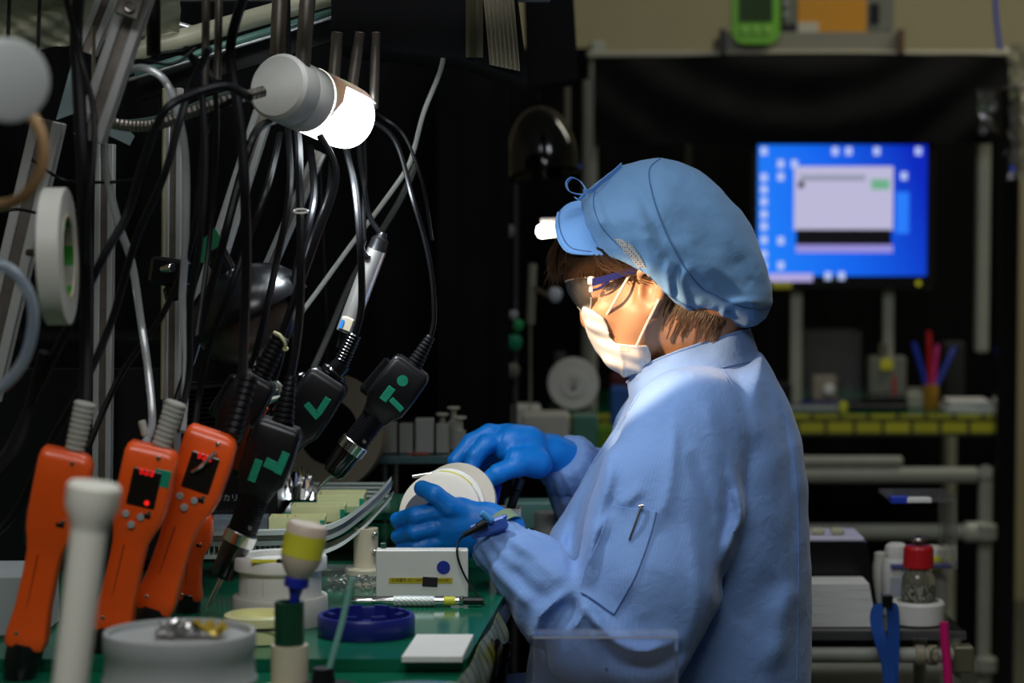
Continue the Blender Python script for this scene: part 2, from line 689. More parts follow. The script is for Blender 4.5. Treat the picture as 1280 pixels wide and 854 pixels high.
# ------------------------------------------------------------------ person
def fabric(name, base, stripe=0.0, period=0.0042, bscale=55, bump=.35, rough=.75):
    m = bpy.data.materials.new(name); m.use_nodes = True
    nt = m.node_tree; b = nt.nodes['Principled BSDF']
    b.inputs['Roughness'].default_value = rough
    b.inputs['Specular IOR Level'].default_value = .25
    b.inputs['Sheen Weight'].default_value = .25
    b.inputs['Sheen Roughness'].default_value = .4
    tc = nt.nodes.new('ShaderNodeTexCoord')
    n = nt.nodes.new('ShaderNodeTexNoise'); n.inputs['Scale'].default_value = 9; n.inputs['Detail'].default_value = 3
    nt.links.new(tc.outputs['Object'], n.inputs['Vector'])
    mx = nt.nodes.new('ShaderNodeMix'); mx.data_type = 'RGBA'
    mx.inputs['A'].default_value = (*[c * .93 for c in base], 1)
    mx.inputs['B'].default_value = (*[min(1, c * 1.07) for c in base], 1)
    nt.links.new(n.outputs['Fac'], mx.inputs['Factor'])
    col = mx.outputs['Result']
    if stripe:
        at = nt.nodes.new('ShaderNodeAttribute'); at.attribute_name = 'stripe'
        mu = nt.nodes.new('ShaderNodeMath'); mu.operation = 'MULTIPLY'; mu.inputs[1].default_value = 1 / period
        fr = nt.nodes.new('ShaderNodeMath'); fr.operation = 'FRACT'
        lt = nt.nodes.new('ShaderNodeMath'); lt.operation = 'LESS_THAN'; lt.inputs[1].default_value = .28
        nt.links.new(at.outputs['Fac'], mu.inputs[0]); nt.links.new(mu.outputs[0], fr.inputs[0]); nt.links.new(fr.outputs[0], lt.inputs[0])
        ms = nt.nodes.new('ShaderNodeMath'); ms.operation = 'MULTIPLY'; ms.inputs[1].default_value = stripe
        nt.links.new(lt.outputs[0], ms.inputs[0])
        m2 = nt.nodes.new('ShaderNodeMix'); m2.data_type = 'RGBA'
        m2.inputs['B'].default_value = (*[c * .35 for c in base], 1)
        nt.links.new(ms.outputs[0], m2.inputs['Factor']); nt.links.new(col, m2.inputs['A'])
        col = m2.outputs['Result']
    nt.links.new(col, b.inputs['Base Color'])
    nb = nt.nodes.new('ShaderNodeTexNoise'); nb.inputs['Scale'].default_value = bscale; nb.inputs['Detail'].default_value = 3
    nb.inputs['Distortion'].default_value = .6
    nt.links.new(tc.outputs['Object'], nb.inputs['Vector'])
    bp = nt.nodes.new('ShaderNodeBump'); bp.inputs['Strength'].default_value = bump; bp.inputs['Distance'].default_value = .004
    nt.links.new(nb.outputs['Fac'], bp.inputs['Height']); nt.links.new(bp.outputs['Normal'], b.inputs['Normal'])
    return m


M['coat'] = fabric('coat_cloth', (.195, .335, .66), .11, .0036)
M['coat_seam'] = fabric('coat_seam_cloth', (.15, .27, .57))
M['cap'] = fabric('cap_cloth', (.155, .31, .54), 0, bscale=38, bump=.5)
M['cap_seam'] = mat('cap_seam', (.06, .14, .32), .8)
M['visor'] = fabric('visor_cloth', (.20, .42, .82), 0, bscale=30)
M['skin'] = mat('skin', (.42, .215, .115), .46, sss=.12, noise=.05, nscale=25, bump=.06, bscale=350)
M['mask'] = mat('mask_fabric', (.64, .61, .58), .85, sss=.15, bump=.1, bscale=600)
M['elastic'] = mat('elastic', (.56, .50, .44), .8)
M['hair'] = mat('hair', (.060, .030, .013), .5, spec=.45)
M['glove'] = mat('nitrile', (.003, .205, .70), .42, spec=.5, noise=.07, nscale=60, bump=.12, bscale=300)
M['trousers'] = fabric('trouser_cloth', (.10, .19, .42))

YB = 3.07                      # mid plane of the body
HD = 3.05                      # mid plane of the head
person = empty('person', (P(900, 850, YB).x, YB, 0.0),
               'person in light blue coat, bouffant cap and face mask, bent over work at the bench', 'person')

# ---- head outline (skin) in pixels at HD
HEAD = [(770, 225), (738, 262), (722, 300), (718, 332), (724, 350), (731, 362), (733, 376), (735, 392), (744, 402),
        (748, 412), (751, 424), (760, 438), (776, 455), (795, 463), (812, 458), (824, 452), (850, 455), (900, 440),
        (935, 400), (940, 330), (915, 265), (860, 222), (810, 208)]
lo = P(690, 640, HD); hi = P(1000, 190, HD)
f = Field((P(640, 0, HD).x + .055, HD - .26, .66), (.345, HD + .26, 1.235), .0023)
f.inflate(HEAD, HD, .088, .071)
# neck and trunk, continuous with the head
f.chain([P(855, 380, HD + .01), P(872, 440, HD + .02), P(880, 500, HD + .02)], [.058, .056, .062], .02)
f.ellipsoid(P(885, 590, YB), (.085, .145, .11), 0, .05)
f.capsule(P(880, 640, YB), P(862, 800, YB), .10, .105, .05)
f.capsule(P(872, 515, YB - .06), P(862, 535, YB - .13), .042, .045, .03)
f.capsule(P(862, 515, YB + .06), P(845, 535, YB + .15), .042, .045, .03)
# arms inside the sleeves, left elbow near the camera
f.chain([P(862, 535, YB - .13), P(800, 785, 2.845), P(740, 760, 2.85), P(648, 692, 2.905), P(612, 664, 2.92)], [.043, .030, .028, .024, .021], .012)
f.chain([P(845, 535, YB + .15), P(800, 690, 3.36), P(715, 585, 3.22), P(690, 572, 3.19)], [.043, .036, .024, .017], .012)
# face details on both sides
for sg in (-1, 1):
    f.ellipsoid(P(738, 362, HD + sg * .030), (.012, .015, .012), 0, .004, op='c')            # eye socket
    f.ellipsoid(P(738, 362, HD + sg * .029), (.010, .013, .0105), 0, .003)                   # lidded eye
    f.capsule(P(729, 347, HD + sg * .012), P(741, 341, HD + sg * .045), .007, .006, .012)    # brow ridge
    f.ellipsoid(P(762, 388, HD + sg * .042), (.026, .022, .024), 0, .02)                     # cheek
    f.capsule(P(802, 392, HD + sg * .058), P(776, 445, HD + sg * .034), .016, .014, .02)     # jaw line
f.capsule(P(731, 364, HD), P(736, 398, HD), .007, .011, .012)                               # nose
f.ellipsoid(P(741, 403, HD), (.012, .016, .009), .5, .006)
f.capsule(P(748, 421, HD - .018), P(748, 421, HD + .018), .0055, .0055, .006)                # lips
f.capsule(P(752, 430, HD - .015), P(752, 430, HD + .015), .006, .006, .006)
# ears
for sg in (-1, 1):
    ey = HD + sg * .073
    oy = sg * .011
    f.ellipsoid(P(812, 365, HD + sg * .071), (.017, .011, .028), -.25, .004)
    f.ellipsoid(P(810, 362, ey + oy * 1.3), (.0105, .014, .018), -.25, .002, op='c')
    f.chain([P(799, 352, ey), P(800, 341, ey + oy * .6), P(811, 336, ey + oy), P(823, 344, ey + oy * 1.2), P(828, 360, ey + oy * 1.1),
             P(824, 375, ey + oy * .8), P(816, 386, ey + oy * .5)], [.0035, .0044, .0050, .0054, .0054, .0050, .006], .002)
    f.ellipsoid(P(815, 387, ey + oy * .4), (.0075, .005, .0085), 0, .004)                    # lobe
    f.capsule(P(802, 366, ey), P(804, 376, ey), .0042, .0042, .003)                          # tragus
body, body_bvh = sdf_object('body', f, M['skin'], person, 2)

# ---- face mask: shell standing off the face, inside the mask outline
MASK = [(728, 380), (741, 386), (752, 394), (757, 404), (760, 418), (768, 426), (790, 428), (806, 428), (811, 440), (813, 464),
        (806, 478), (780, 478), (750, 460), (722, 420), (722, 385)]
g = Field((P(722, 0, HD).x, HD - .09, P(0, 482, HD).z), (P(818, 0, HD).x, HD + .09, P(0, 376, HD).z), .0018)
MO = [(770, 225), (738, 262), (722, 300), (716, 332), (720, 350), (728, 366), (732, 380), (731, 392), (736, 407),
      (741, 421), (749, 436), (762, 452), (780, 464), (798, 470), (812, 463), (824, 452), (850, 455), (900, 440),
      (935, 400), (940, 330), (915, 265), (860, 222), (810, 208)]
g.inflate(MO, HD, .088, .071, grow=.0055)
g.ellipsoid(P(762, 388, HD - .042), (.030, .026, .028), 0, .02)
g.capsule(P(802, 392, HD - .058), P(776, 445, HD - .034), .020, .018, .02)
mp = g.poly2d(MASK, HD)[:, None, :]
# pleats across the mask, running from nose to ear
gx = (g.X - P(770, 440, HD).x); gz = (g.Z - P(770, 440, HD).z)
pl = gx * .30 + gz * .95
g.V = g.V - .0013 * np.sin(pl * 360) * np.clip((np.abs(g.Y - HD) - .02) / .02, 0, 1)
g.V = g.V - .0022 * np.exp(-(((g.X - P(775, 0, HD).x) + (g.Z - P(0, 445, HD).z) * .2) / .003) ** 2)
g.V = np.maximum(g.V, mp)
g.V[0, :, :] = 1; g.V[-1, :, :] = 1; g.V[:, :, 0] = 1; g.V[:, :, -1] = 1
mask, mask_bvh = sdf_object('face_mask', g, M['mask'], person, 1, 'white pleated face mask')
b_ = MB()
b_.tube(spline([P(756, 398, HD - .058), P(770, 374, HD - .078), P(784, 349, HD - .078), P(793, 338, HD - .073)], 6), .0017, 6)
b_.build('ear_loop', M['elastic'], mask)
b_ = MB()
b_.tube(spline([P(796, 432, HD - .068), P(806, 410, HD - .074), P(817, 388, HD - .084), P(824, 374, HD - .088)], 6), .0017, 6)
b_.build('ear_loop', M['elastic'], mask)
dots = MB()
for r_ in range(3):
    for c_ in range(5):
        h_ = hit(mask_bvh, 775 + c_ * 2.6, 433 + r_ * 3.0, .0003)
        if h_: dots.box(h_, (.0013, .0013, .0006))
for r_ in range(12):
    h_ = hit(mask_bvh, 803 + r_ * .55, 437 + r_ * 2.3, .0003)
    if h_: dots.box(h_, (.0013, .0013, .0008))
dots.build('weld_mark', mat('weld_mark', (.42, .30, .22), .9), mask, 'small stamped weld marks')

# ---- bouffant cap
CAP = [(727, 250), (738, 238), (752, 226), (775, 209), (800, 200), (825, 197), (848, 201), (872, 212), (900, 233), (925, 262), (942, 292),
       (955, 322), (965, 355), (967, 378), (958, 398), (944, 408), (930, 411), (905, 406), (880, 398), (850, 420), (800, 410),
       (760, 370), (735, 325), (722, 280)]
RIM = [(700, 235), (722, 262), (736, 298), (744, 316), (756, 319), (775, 325), (794, 335), (806, 342), (815, 351), (838, 375), (866, 391),
       (900, 405), (935, 430), (1000, 440), (1000, 150), (700, 150)]
c = Field((P(712, 0, HD).x, HD - .135, P(0, 425, HD).z), (P(978, 0, HD).x, HD + .135, P(0, 188, HD).z), .0026)
c.inflate(CAP, HD, .095, .108)
folds = [([(770, 215), (800, 240), (822, 300), (850, 350)], -.0030, 7),
         ([(785, 250), (810, 290), (830, 330)], .0035, 10),
         ([(815, 345), (808, 318), (800, 290)], .003, 8),
         ([(838, 372), (832, 345), (835, 322)], .004, 4),
         ([(848, 380), (842, 350), (850, 330)], -.005, 4),
         ([(862, 388), (850, 355), (862, 330)], .0035, 5),
         ([(880, 350), (905, 372), (935, 385)], .005, 6),
         ([(900, 392), (918, 378), (950, 378)], .0055, 5),
         ([(890, 400), (905, 386), (925, 392)], -.005, 5),
         ([(862, 290), (870, 320), (890, 350)], .003, 16),
         ([(800, 225), (850, 260), (880, 300)], .004, 18),
         ([(860, 225), (900, 270), (925, 330)], .004, 16),
         ([(905, 300), (925, 340), (940, 360)], -.004, 10),
         ([(745, 240), (757, 280), (775, 310)], -.0032, 4),
         ([(752, 262), (778, 300), (800, 330)], .003, 8),
         ([(868, 375), (890, 385), (915, 400)], .005, 6)]
ridge(c, folds, HD - .08, HD, .03)
ridge(c, [([(2 * 0 + a, b_2) for a, b_2 in p], h, w) for p, h, w in folds], HD + .08, 9.0, .03) if False else None
c.V -= (.0022 * vnoise(c.X, c.Y, c.Z, 5, 42) + .0012 * vnoise(c.X, c.Y, c.Z, 8, 120)).astype(np.float32)
rm = c.poly2d(RIM, HD)[:, None, :]
c.V = np.maximum(c.V, rm)
cap, cap_bvh = sdf_object('bouffant_cap', c, M['cap'], person, 2, 'light blue bouffant cap gathered at the rim')


def seam(bvh, path, mt, parent, r=.0007, n=8, off=.0003, name='seam', label=None):
    pts = drape(bvh, path, off, n)
    if len(pts) > 2:
        b = MB(); b.tube(pts, r, 5)
        return b.build(name, mt, parent, label)


seam(cap_bvh, [(826, 198), (812, 212), (815, 240), (828, 280), (850, 325), (875, 358), (888, 366)], M['cap_seam'], cap, .0009)
seam(cap_bvh, [(744, 238), (742, 255), (750, 280), (766, 300), (785, 318), (812, 349)], M['cap_seam'], cap)
seam(cap_bvh, [(888, 366), (910, 377), (938, 386), (962, 384)], M['cap_seam'], cap)
seam(cap_bvh, [(812, 345), (835, 368), (870, 388), (900, 400), (925, 407)], M['cap_seam'], cap)
# mesh vent panel laid on the cap
vent = MB()
VEN = [((768, 298), (768, 298)), ((778, 299), (772, 303)), ((790, 307), (779, 314)), ((800, 319), (790, 325)),
       ((807, 332), (799, 335)), ((813, 345), (808, 344)), ((816, 352), (815, 350))]
rows = []
for a, b2 in VEN:
    row = []
    for i in range(7):
        t = i / 6
        h_ = hit(cap_bvh, a[0] + (b2[0] - a[0]) * t, a[1] + (b2[1] - a[1]) * t, .0009) or P(a[0], a[1], HD - .06)
        row.append(h_)
    rows.append(row)
vent.sheet(rows, .0008)
mv = bpy.data.materials.new('vent_net'); mv.use_nodes = True
nt = mv.node_tree; bs = nt.nodes['Principled BSDF']; bs.inputs['Roughness'].default_value = .8
tc = nt.nodes.new('ShaderNodeTexCoord'); vo = nt.nodes.new('ShaderNodeTexVoronoi')
vo.inputs['Scale'].default_value = 380; vo.inputs['Randomness'].default_value = .15
cr = nt.nodes.new('ShaderNodeValToRGB')
cr.color_ramp.elements[0].position = .30; cr.color_ramp.elements[0].color = (.02, .02, .025, 1)
cr.color_ramp.elements[1].position = .38; cr.color_ramp.elements[1].color = (.42, .42, .42, 1)
nt.links.new(tc.outputs['Object'], vo.inputs['Vector']); nt.links.new(vo.outputs['Distance'], cr.inputs[0]); nt.links.new(cr.outputs[0], bs.inputs['Base Color'])
vent.build('vent_panel', mv, cap, 'grey perforated vent panel')
# visor brim
vis = MB(); rows = []
AT = [(756, 317, .062), (742, 300, .052), (734, 280, .036), (728, 262, .018), (726, 250, 0)]
OU = [(754, 318.5, .066), (714, 316, .058), (700, 303, .044), (695, 283, .022), (698, 266, 0)]


def lerp_list(L, t):
    q = spline([Vector((a, b, c0 * 1000)) for a, b, c0 in L], 8)
    k = t * (len(q) - 1); i = min(int(k), len(q) - 2); u = k - i
    v = q[i] * (1 - u) + q[i + 1] * u
    return v.x, v.y, v.z / 1000


for j in range(7):
    s_ = j / 6; row = []
    for i in range(41):
        u = i / 20 - 1; sg = -1 if u < 0 else 1
        t = 1 - abs(u)
        a = lerp_list(AT, t); o = lerp_list(OU, t)
        bul = -3.0 * math.sin(s_ * math.pi)
        row.append(P(a[0] + (o[0] - a[0]) * s_ + bul, a[1] + (o[1] - a[1]) * s_ + bul, HD + sg * (a[2] + (o[2] - a[2]) * s_)))
    rows.append(row)
vis.sheet(rows, .0022)
visor = vis.build('visor', M['visor'], cap, 'stitched light blue visor brim', angle=60)
vp = MB()
vp.tube(rows[6], .0016, 6)
vp.build('piping', M['visor'], visor)
st = MB(); st.tube([p + Vector((-.0008, 0, .0012)) for p in rows[5][2:20]], .0005, 5)
st.build('seam', M['cap_seam'], visor)
# ribbon bow
bow = MB()


def ribbon(mb, pts, w, wv=(0, 1, 0), th=.0007):
    wv = Vector(wv).normalized() * w / 2
    pts = spline(pts, 6)
    mb.sheet([[p - wv for p in pts], [p + wv for p in pts]], th)


d = HD - .035
ribbon(bow, [P(731, 244, d), P(722, 243, d), P(711, 239, d - .004), (P(708, 229, d - .005)), P(715, 222, d), P(725, 226, d + .004), P(732, 236, d + .003), P(731, 244, d)], .009, (.35, 1, -.2))
ribbon(bow, [P(729, 240, d - .01), P(740, 238, d - .012), P(750, 229, d - .01), P(765, 217, d), P(777, 206, d + .01)], .007, (.1, .6, -.9))
ribbon(bow, [P(733, 240, d), P(724, 250, d - .006), P(719, 247, d - .008)], .006, (.5, .6, -.2))
bow.build('ribbon_bow', M['visor'], cap, 'small tied ribbon bow')

# ---- hair: fringe under the visor and nape strands
hs = Field((P(685, 0, HD).x, HD - .085, P(0, 365, HD).z), (P(870, 0, HD).x, HD + .085, P(0, 235, HD).z), .0025)
HAIR = [(770, 250), (745, 270), (716, 292), (705, 318), (700, 338), (712, 346), (735, 344), (765, 343), (795, 345), (812, 350), (840, 360), (880, 330), (880, 240)]
hs.inflate([(790, 240), (750, 270), (712, 292), (697, 318), (690, 350), (712, 375), (760, 390), (830, 400), (900, 400), (935, 330), (900, 240)], HD, .09, .076)
hs.V = np.maximum(hs.V, hs.poly2d(HAIR, HD)[:, None, :])
hs.V -= (.0010 * np.sin((hs.X * .3 + hs.Y * 1.3) * 1100 + 2 * vnoise(hs.X, hs.Y, hs.Z, 3, 60))).astype(np.float32)
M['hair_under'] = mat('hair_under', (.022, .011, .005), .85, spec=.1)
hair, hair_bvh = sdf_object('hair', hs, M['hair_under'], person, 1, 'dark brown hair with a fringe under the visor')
rnd = random.Random(4)
strands = MB()
for i in range(620):      # near side of the fringe, lying on the hair surface
    u = rnd.random()
    x0 = 699 + 72 * u + rnd.uniform(-3, 3); y0 = 300 + 22 * u ** .8 + rnd.uniform(-6, 4)
    dx = -9 + 16 * u + rnd.gauss(0, 4); dy = (44 - 22 * u) * rnd.uniform(.8, 1.2)
    pts = []
    for k in range(5):
        t = k / 4
        a_, b2_ = x0 + dx * t * t, y0 + dy * t
        h_ = hit(hair_bvh, a_, b2_, .0012 + .0022 * t * rnd.random())
        if h_ is None:
            h_ = P(a_, b2_, pts[-1].y if pts else HD + rnd.uniform(-.02, .02))
        if pts and abs(h_.y - pts[-1].y) > .02: h_.y = pts[-1].y + .008
        pts.append(h_)
    strands.tube(spline(pts, 2), [.0008, .0008, .0008, .0008, .0007, .0006, .0004, .0003, .0001], 3)
for i in range(160):      # far side and front
    q = rnd.random(); y = HD + rnd.uniform(-.02, .07)
    x0 = 700 + 50 * max(0, (y - HD) / .07) ** 2 + rnd.uniform(-4, 4); y0 = 298 + rnd.uniform(-6, 8)
    p0 = P(x0, y0, y); p1 = P(x0 - 8 + rnd.gauss(0, 3), y0 + 24, y + rnd.gauss(0, .003)); p2 = P(x0 - 10 + rnd.gauss(0, 5), y0 + 50 * rnd.uniform(.8, 1.2), y)
    strands.tube(spline([p0, p1, p2], 4), [.0008, .0008, .0008, .0008, .0007, .0006, .0005, .0003, .0001], 3)
for i in range(150):      # side hair, swept back over the temple to the ear
    u = rnd.random()
    x0 = 745 + 50 * u + rnd.uniform(-6, 6); y0 = 318 + 14 * u
    yy = HD - .072 - rnd.uniform(0, .006)
    strands.tube(spline([P(x0, y0, yy), P(x0 + 12, y0 + 14 + rnd.gauss(0, 3), yy - .002), P(x0 + 38 + rnd.gauss(0, 6), y0 + 26 - 8 * u + rnd.gauss(0, 4), yy)], 4), .0006, 3)
for i in range(120):      # nape hair drawn up under the cap
    u = rnd.random()
    x1 = 838 + 70 * u + rnd.gauss(0, 3); y1 = 374 + 26 * u
    k = rnd.random() ** 2
    x0 = x1 - 5 - 12 * k; y0 = y1 + 10 + 40 * k
    a = hit(body_bvh, x0, y0, .0006); m_ = hit(body_bvh, (x0 + x1) / 2 + rnd.gauss(0, 2), (y0 + y1) / 2, .0012); b2 = hit(body_bvh, x1, y1, .001)
    if a and b2 and m_ and abs(a.y - b2.y) < .04:
        strands.tube(spline([a, m_, b2], 4), .0004 if k > .3 else .0007, 3)
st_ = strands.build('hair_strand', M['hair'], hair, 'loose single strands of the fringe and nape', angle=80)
st_['kind'] = 'stuff'

# ---- safety glasses
lens_m = clear_mat('clear_lens', (1, .96, .9), .04, .03, .9)
gl = MB(); rows = []
TOP = [(741, 347, .068), (729, 347, .055), (716, 349, .035), (706, 352, 0)]
BOT = [(739, 372, .066), (738, 386, .052), (733, 393, .035), (722, 384, 0)]
for j in range(7):
    s_ = j / 6; row = []
    for i in range(33):
        u = i / 16 - 1; sg = -1 if u < 0 else 1
        a = lerp_list(TOP, 1 - abs(u)); o = lerp_list(BOT, 1 - abs(u))
        bul = -3.5 * math.sin(s_ * math.pi)
        row.append(P(a[0] + (o[0] - a[0]) * s_ + bul, a[1] + (o[1] - a[1]) * s_, HD + sg * (a[2] + (o[2] - a[2]) * s_)))
    rows.append(row)
gl.sheet(rows, .0016)
glasses = gl.build('safety_glasses', lens_m, person, 'clear wraparound safety glasses with dark blue temples', angle=60)
rimm = MB(); rimm.tube(rows[0], .0011, 6); rimm.tube(rows[-1], .0009, 6)
rimm.build('lens_rim', clear_mat('clear_rim', (1, .95, .88), .45, .1, 1.0), glasses)
M['temple'] = mat('temple_blue', (.015, .02, .11), .25)
for sg in (-1, 1):
    t_ = MB(); y = HD + sg * .077
    w_ = []
    for (a, b, h) in ((740, 353, 5), (752, 350, 4.5), (775, 343, 4.2), (800, 336, 3.2), (815, 332, 3)):
        w_.append((P(a, b - h, y), P(a, b + h, y)))
    t_.sheet([[p[0] for p in w_], [p[1] for p in w_]], .0022)
    t_.tube(spline([P(741, 363, y), P(750, 360, y), P(762, 352, y)], 4), .0016, 6)
    t_.build('temple', M['temple'], glasses)
    t_ = MB(); t_.box(P(739, 351, HD + sg * .073), (.009, .006, .011), None, .002)
    t_.box(P(739, 362, HD + sg * .073), (.006, .005, .008), None, .0015)
    t_.build('hinge', clear_mat('clear_hinge', (1, .95, .88), .5, .1, 1.0), glasses)

# ---- coat: trunk and both sleeves, one surface
TOR = [(786, 502), (772, 533), (752, 560), (733, 592), (706, 640), (690, 663), (681, 690), (674, 740), (664, 800), (657, 854), (650, 1000), (640, 1120),
       (1020, 1120), (1014, 1000), (1012, 854), (1013, 700), (1008, 600), (1001, 548), (986, 507), (966, 467), (949, 442), (900, 446), (850, 462), (805, 485)]
k_ = Field((P(560, 0, YB).x, 2.655, .31), (P(1035, 0, YB).x, 3.46, P(0, 420, YB).z), .0042)
k_.inflate(TOR, YB, .15, .178)
# skirt of the coat, spread over the thighs
k_.capsule(P(880, 960, YB - .09), P(690, 960, YB - .10), .10, .085, .04)
k_.capsule(P(880, 960, YB + .09), P(690, 960, YB + .10), .10, .085, .04)
SH = P(862, 545, YB - .115)
k_.chain([P(872, 520, YB - .05), SH, P(830, 640, 2.905), P(812, 740, 2.855), P(795, 795, 2.83)], [.07, .079, .091, .088, .070], .013)
k_.chain([P(795, 795, 2.83), P(745, 785, 2.83)], [.070, .060], .015)
k_.chain([P(742, 800, 2.83), P(705, 755, 2.855), P(664, 717, 2.885), P(626, 685, 2.905)], [.064, .060, .049, .037], .008)
# far sleeve
k_.chain([P(845, 520, YB + .05), P(835, 545, YB + .13), P(800, 690, 3.34), P(742, 620, 3.25), P(712, 583, 3.205)], [.06, .068, .062, .055, .043], .02)
near = [
    # armhole and sleeve folds
    ([(748, 560), (742, 600), (727, 645), (719, 690), (717, 712)], -.020, 8),
    ([(764, 560), (757, 600), (742, 645), (735, 690), (733, 725)], .012, 9),
    ([(770, 640), (742, 655), (728, 690), (722, 725)], .008, 9),
    ([(842, 520), (838, 560), (830, 610), (812, 650)], .006, 7),
    ([(800, 600), (785, 615), (770, 626)], .006, 7),
    ([(898, 560), (906, 600), (905, 640), (898, 690)], -.007, 9),
    ([(918, 600), (924, 640), (910, 665), (900, 690)], .010, 7),
    ([(880, 500), (900, 560), (915, 610)], .005, 12),
    ([(930, 480), (940, 560), (930, 640)], -.004, 10),
    ([(960, 480), (985, 560), (990, 640)], -.004, 12),
    ([(898, 690), (893, 740), (876, 800), (840, 850)], -.010, 10),
    ([(850, 640), (862, 680), (862, 730), (848, 800)], .005, 9),
    ([(860, 560), (880, 610), (890, 650)], -.005, 9),
    ([(980, 730), (950, 755), (925, 790)], -.004, 22),
    
    ([(1000, 740), (985, 780), (970, 850)], .006, 16),
    ([(990, 500), (1000, 600), (1000, 720)], -.003, 7),
    # elbow folds
    ([(722, 728), (745, 760), (770, 782), (800, 788), (840, 778)], .017, 7),
    ([(735, 768), (765, 802), (810, 806), (850, 796)], -.014, 12),
    ([(712, 722), (690, 738), (672, 758), (664, 795)], .014, 5),
    ([(722, 734), (700, 752), (684, 778), (680, 830)], -.010, 8),
    ([(726, 735), (724, 752), (712, 768)], .008, 4),
    ([(718, 740), (712, 756), (703, 764)], -.006, 4),
    ([(640, 672), (672, 690), (706, 716)], .006, 9),
    ([(610, 690), (632, 720), (665, 745)], .006, 8),
    ([(600, 705), (618, 740), (640, 765)], -.005, 8),
    ([(660, 740), (690, 735), (712, 722)], -.004, 7),
    ([(640, 700), (660, 725), (690, 730)], -.005, 8),
    ([(770, 700), (790, 720), (800, 760)], .006, 16),
]
ridge(k_, near, 2.88, 3.04, .04)
chest = [([(760, 560), (730, 610), (700, 660)], .004, 8)]
n_ = .0016 * vnoise(k_.X, k_.Y, k_.Z * .22, 21, 30) + .0011 * vnoise(k_.X, k_.Y, k_.Z, 2, 85)
k_.V -= n_.astype(np.float32)
# gathers at both cuffs
for cpt, ax in ((P(628, 684, 2.905), P(628, 684, 2.905) - P(665, 712, 2.885)), (P(712, 583, 3.205), P(712, 583, 3.205) - P(742, 620, 3.25))):
    L = ax.length; u = ax / L
    sl = k_.sub(np.array(cpt) - .075, np.array(cpt) + .075)
    X, Y, Z = k_._xyz(sl)
    t = (X - cpt.x) * u.x + (Y - cpt.y) * u.y + (Z - cpt.z) * u.z
    px_ = Vector((u.z, 0, -u.x)).normalized()
    py_ = u.cross(px_)
    an = np.arctan2((X - cpt.x) * px_.x + (Z - cpt.z) * px_.z, (X - cpt.x) * py_.x + (Y - cpt.y) * py_.y + (Z - cpt.z) * py_.z)
    w = np.exp(-((t + .010) / .045) ** 2)
    k_.V[sl] += ((.0027 * np.sin(an * 14 + 2.0 * np.sin(t * 45))) * w + .0035 * np.exp(-((t + .012) / .0035) ** 2)).astype(np.float32)
    k_.V[sl] = np.maximum(k_.V[sl], t - .024)
# neck opening inside the collar
k_.ellipsoid(P(868, 440, HD + .01), (.066, .058, .05), -.4, .004, op='c')


def stripe_attr(pos):
    out = np.zeros(len(pos))
    C0 = np.array(P(860, 700, YB))
    a = np.arctan2(pos[:, 1] - C0[1], pos[:, 0] - C0[0])
    out[:] = a * .17
    s0, s1 = np.array(P(862, 545, YB - .115)), np.array(P(805, 790, 2.83))
    seg = [(s0, s1, .078), (np.array(P(760, 810, 2.83)), np.array(P(625, 682, 2.905)), .05)]
    for a0, b0, R in seg:
        u = (b0 - a0) / np.linalg.norm(b0 - a0)
        e1 = np.cross(u, [0, 1, 0]); e1 /= np.linalg.norm(e1); e2 = np.cross(u, e1)
        q = pos - a0; t = q @ u; L = np.linalg.norm(b0 - a0)
        rad = np.linalg.norm(q - np.outer(t, u), axis=1)
        m = (t > -.02) & (t < L + .01) & (rad < R + .022) & (pos[:, 1] < 3.0)
        out[m] = (np.arctan2(q @ e2, q @ e1) * R + 2.0)[m]
    return out


coat, coat_bvh = sdf_object('coat', k_, M['coat'], person, 2, 'light blue pinstriped work coat', stripe_attr)
SM = M['coat_seam']
seam(coat_bvh, [(902, 458), (915, 480), (925, 505), (930, 550), (932, 600), (930, 636)], SM, coat, .0005, off=0)
seam(coat_bvh, [(800, 492), (770, 540), (742, 580)], SM, coat, .0007)
seam(coat_bvh, [(965, 480), (985, 540), (995, 600), (998, 700), (996, 850)], SM, coat, .0007)
# stand collar
col_b = MB(); rows = []
TC = [(784, 478), (797, 463), (822, 449), (850, 438), (880, 428), (912, 418), (938, 411)]
BC = [(788, 512), (800, 499), (822, 487), (850, 475), (880, 470), (915, 461), (953, 454)]
for j in range(6):
    s_ = j / 5; row = []
    for i in range(64):
        th = 2 * math.pi * i / 64
        u = (1 - math.cos(th)) / 2
        k = u * (len(TC) - 1); i0 = min(int(k), len(TC) - 2); q = k - i0
        a = [TC[i0][n] * (1 - q) + TC[i0 + 1][n] * q for n in (0, 1)]
        o = [BC[i0][n] * (1 - q) + BC[i0 + 1][n] * q for n in (0, 1)]
        lat = (.064 + .024 * s_) * math.sin(th)
        wob = .0018 * math.sin(th * 7 + s_ * 3) * (1 - s_)
        sgy = -lat
        row.append(P(a[0] + (o[0] - a[0]) * s_, a[1] + (o[1] - a[1]) * s_, HD + .01 + sgy + wob))
    rows.append(row)
col_b.sheet(rows, -.003, closed_u=True)
collar = col_b.build('collar', M['coat'], coat, 'stand collar', angle=70)
for r0 in (1, ):
    cs = MB(); cs.tube([a_.lerp(b_, .55) + Vector((-.0004, -.0008, 0)) for a_, b_ in list(zip(rows[4], rows[5]))[1:32]], .0008, 5)
    cs.build('seam', mat('collar_line', (.08, .15, .34), .8), collar)
    cs = MB(); cs.tube([p + Vector((-.0004, -.0002, -.0004)) for p in rows[0][1:32]], .0018, 6)
    cs.build('rolled_edge', M['coat'], collar)
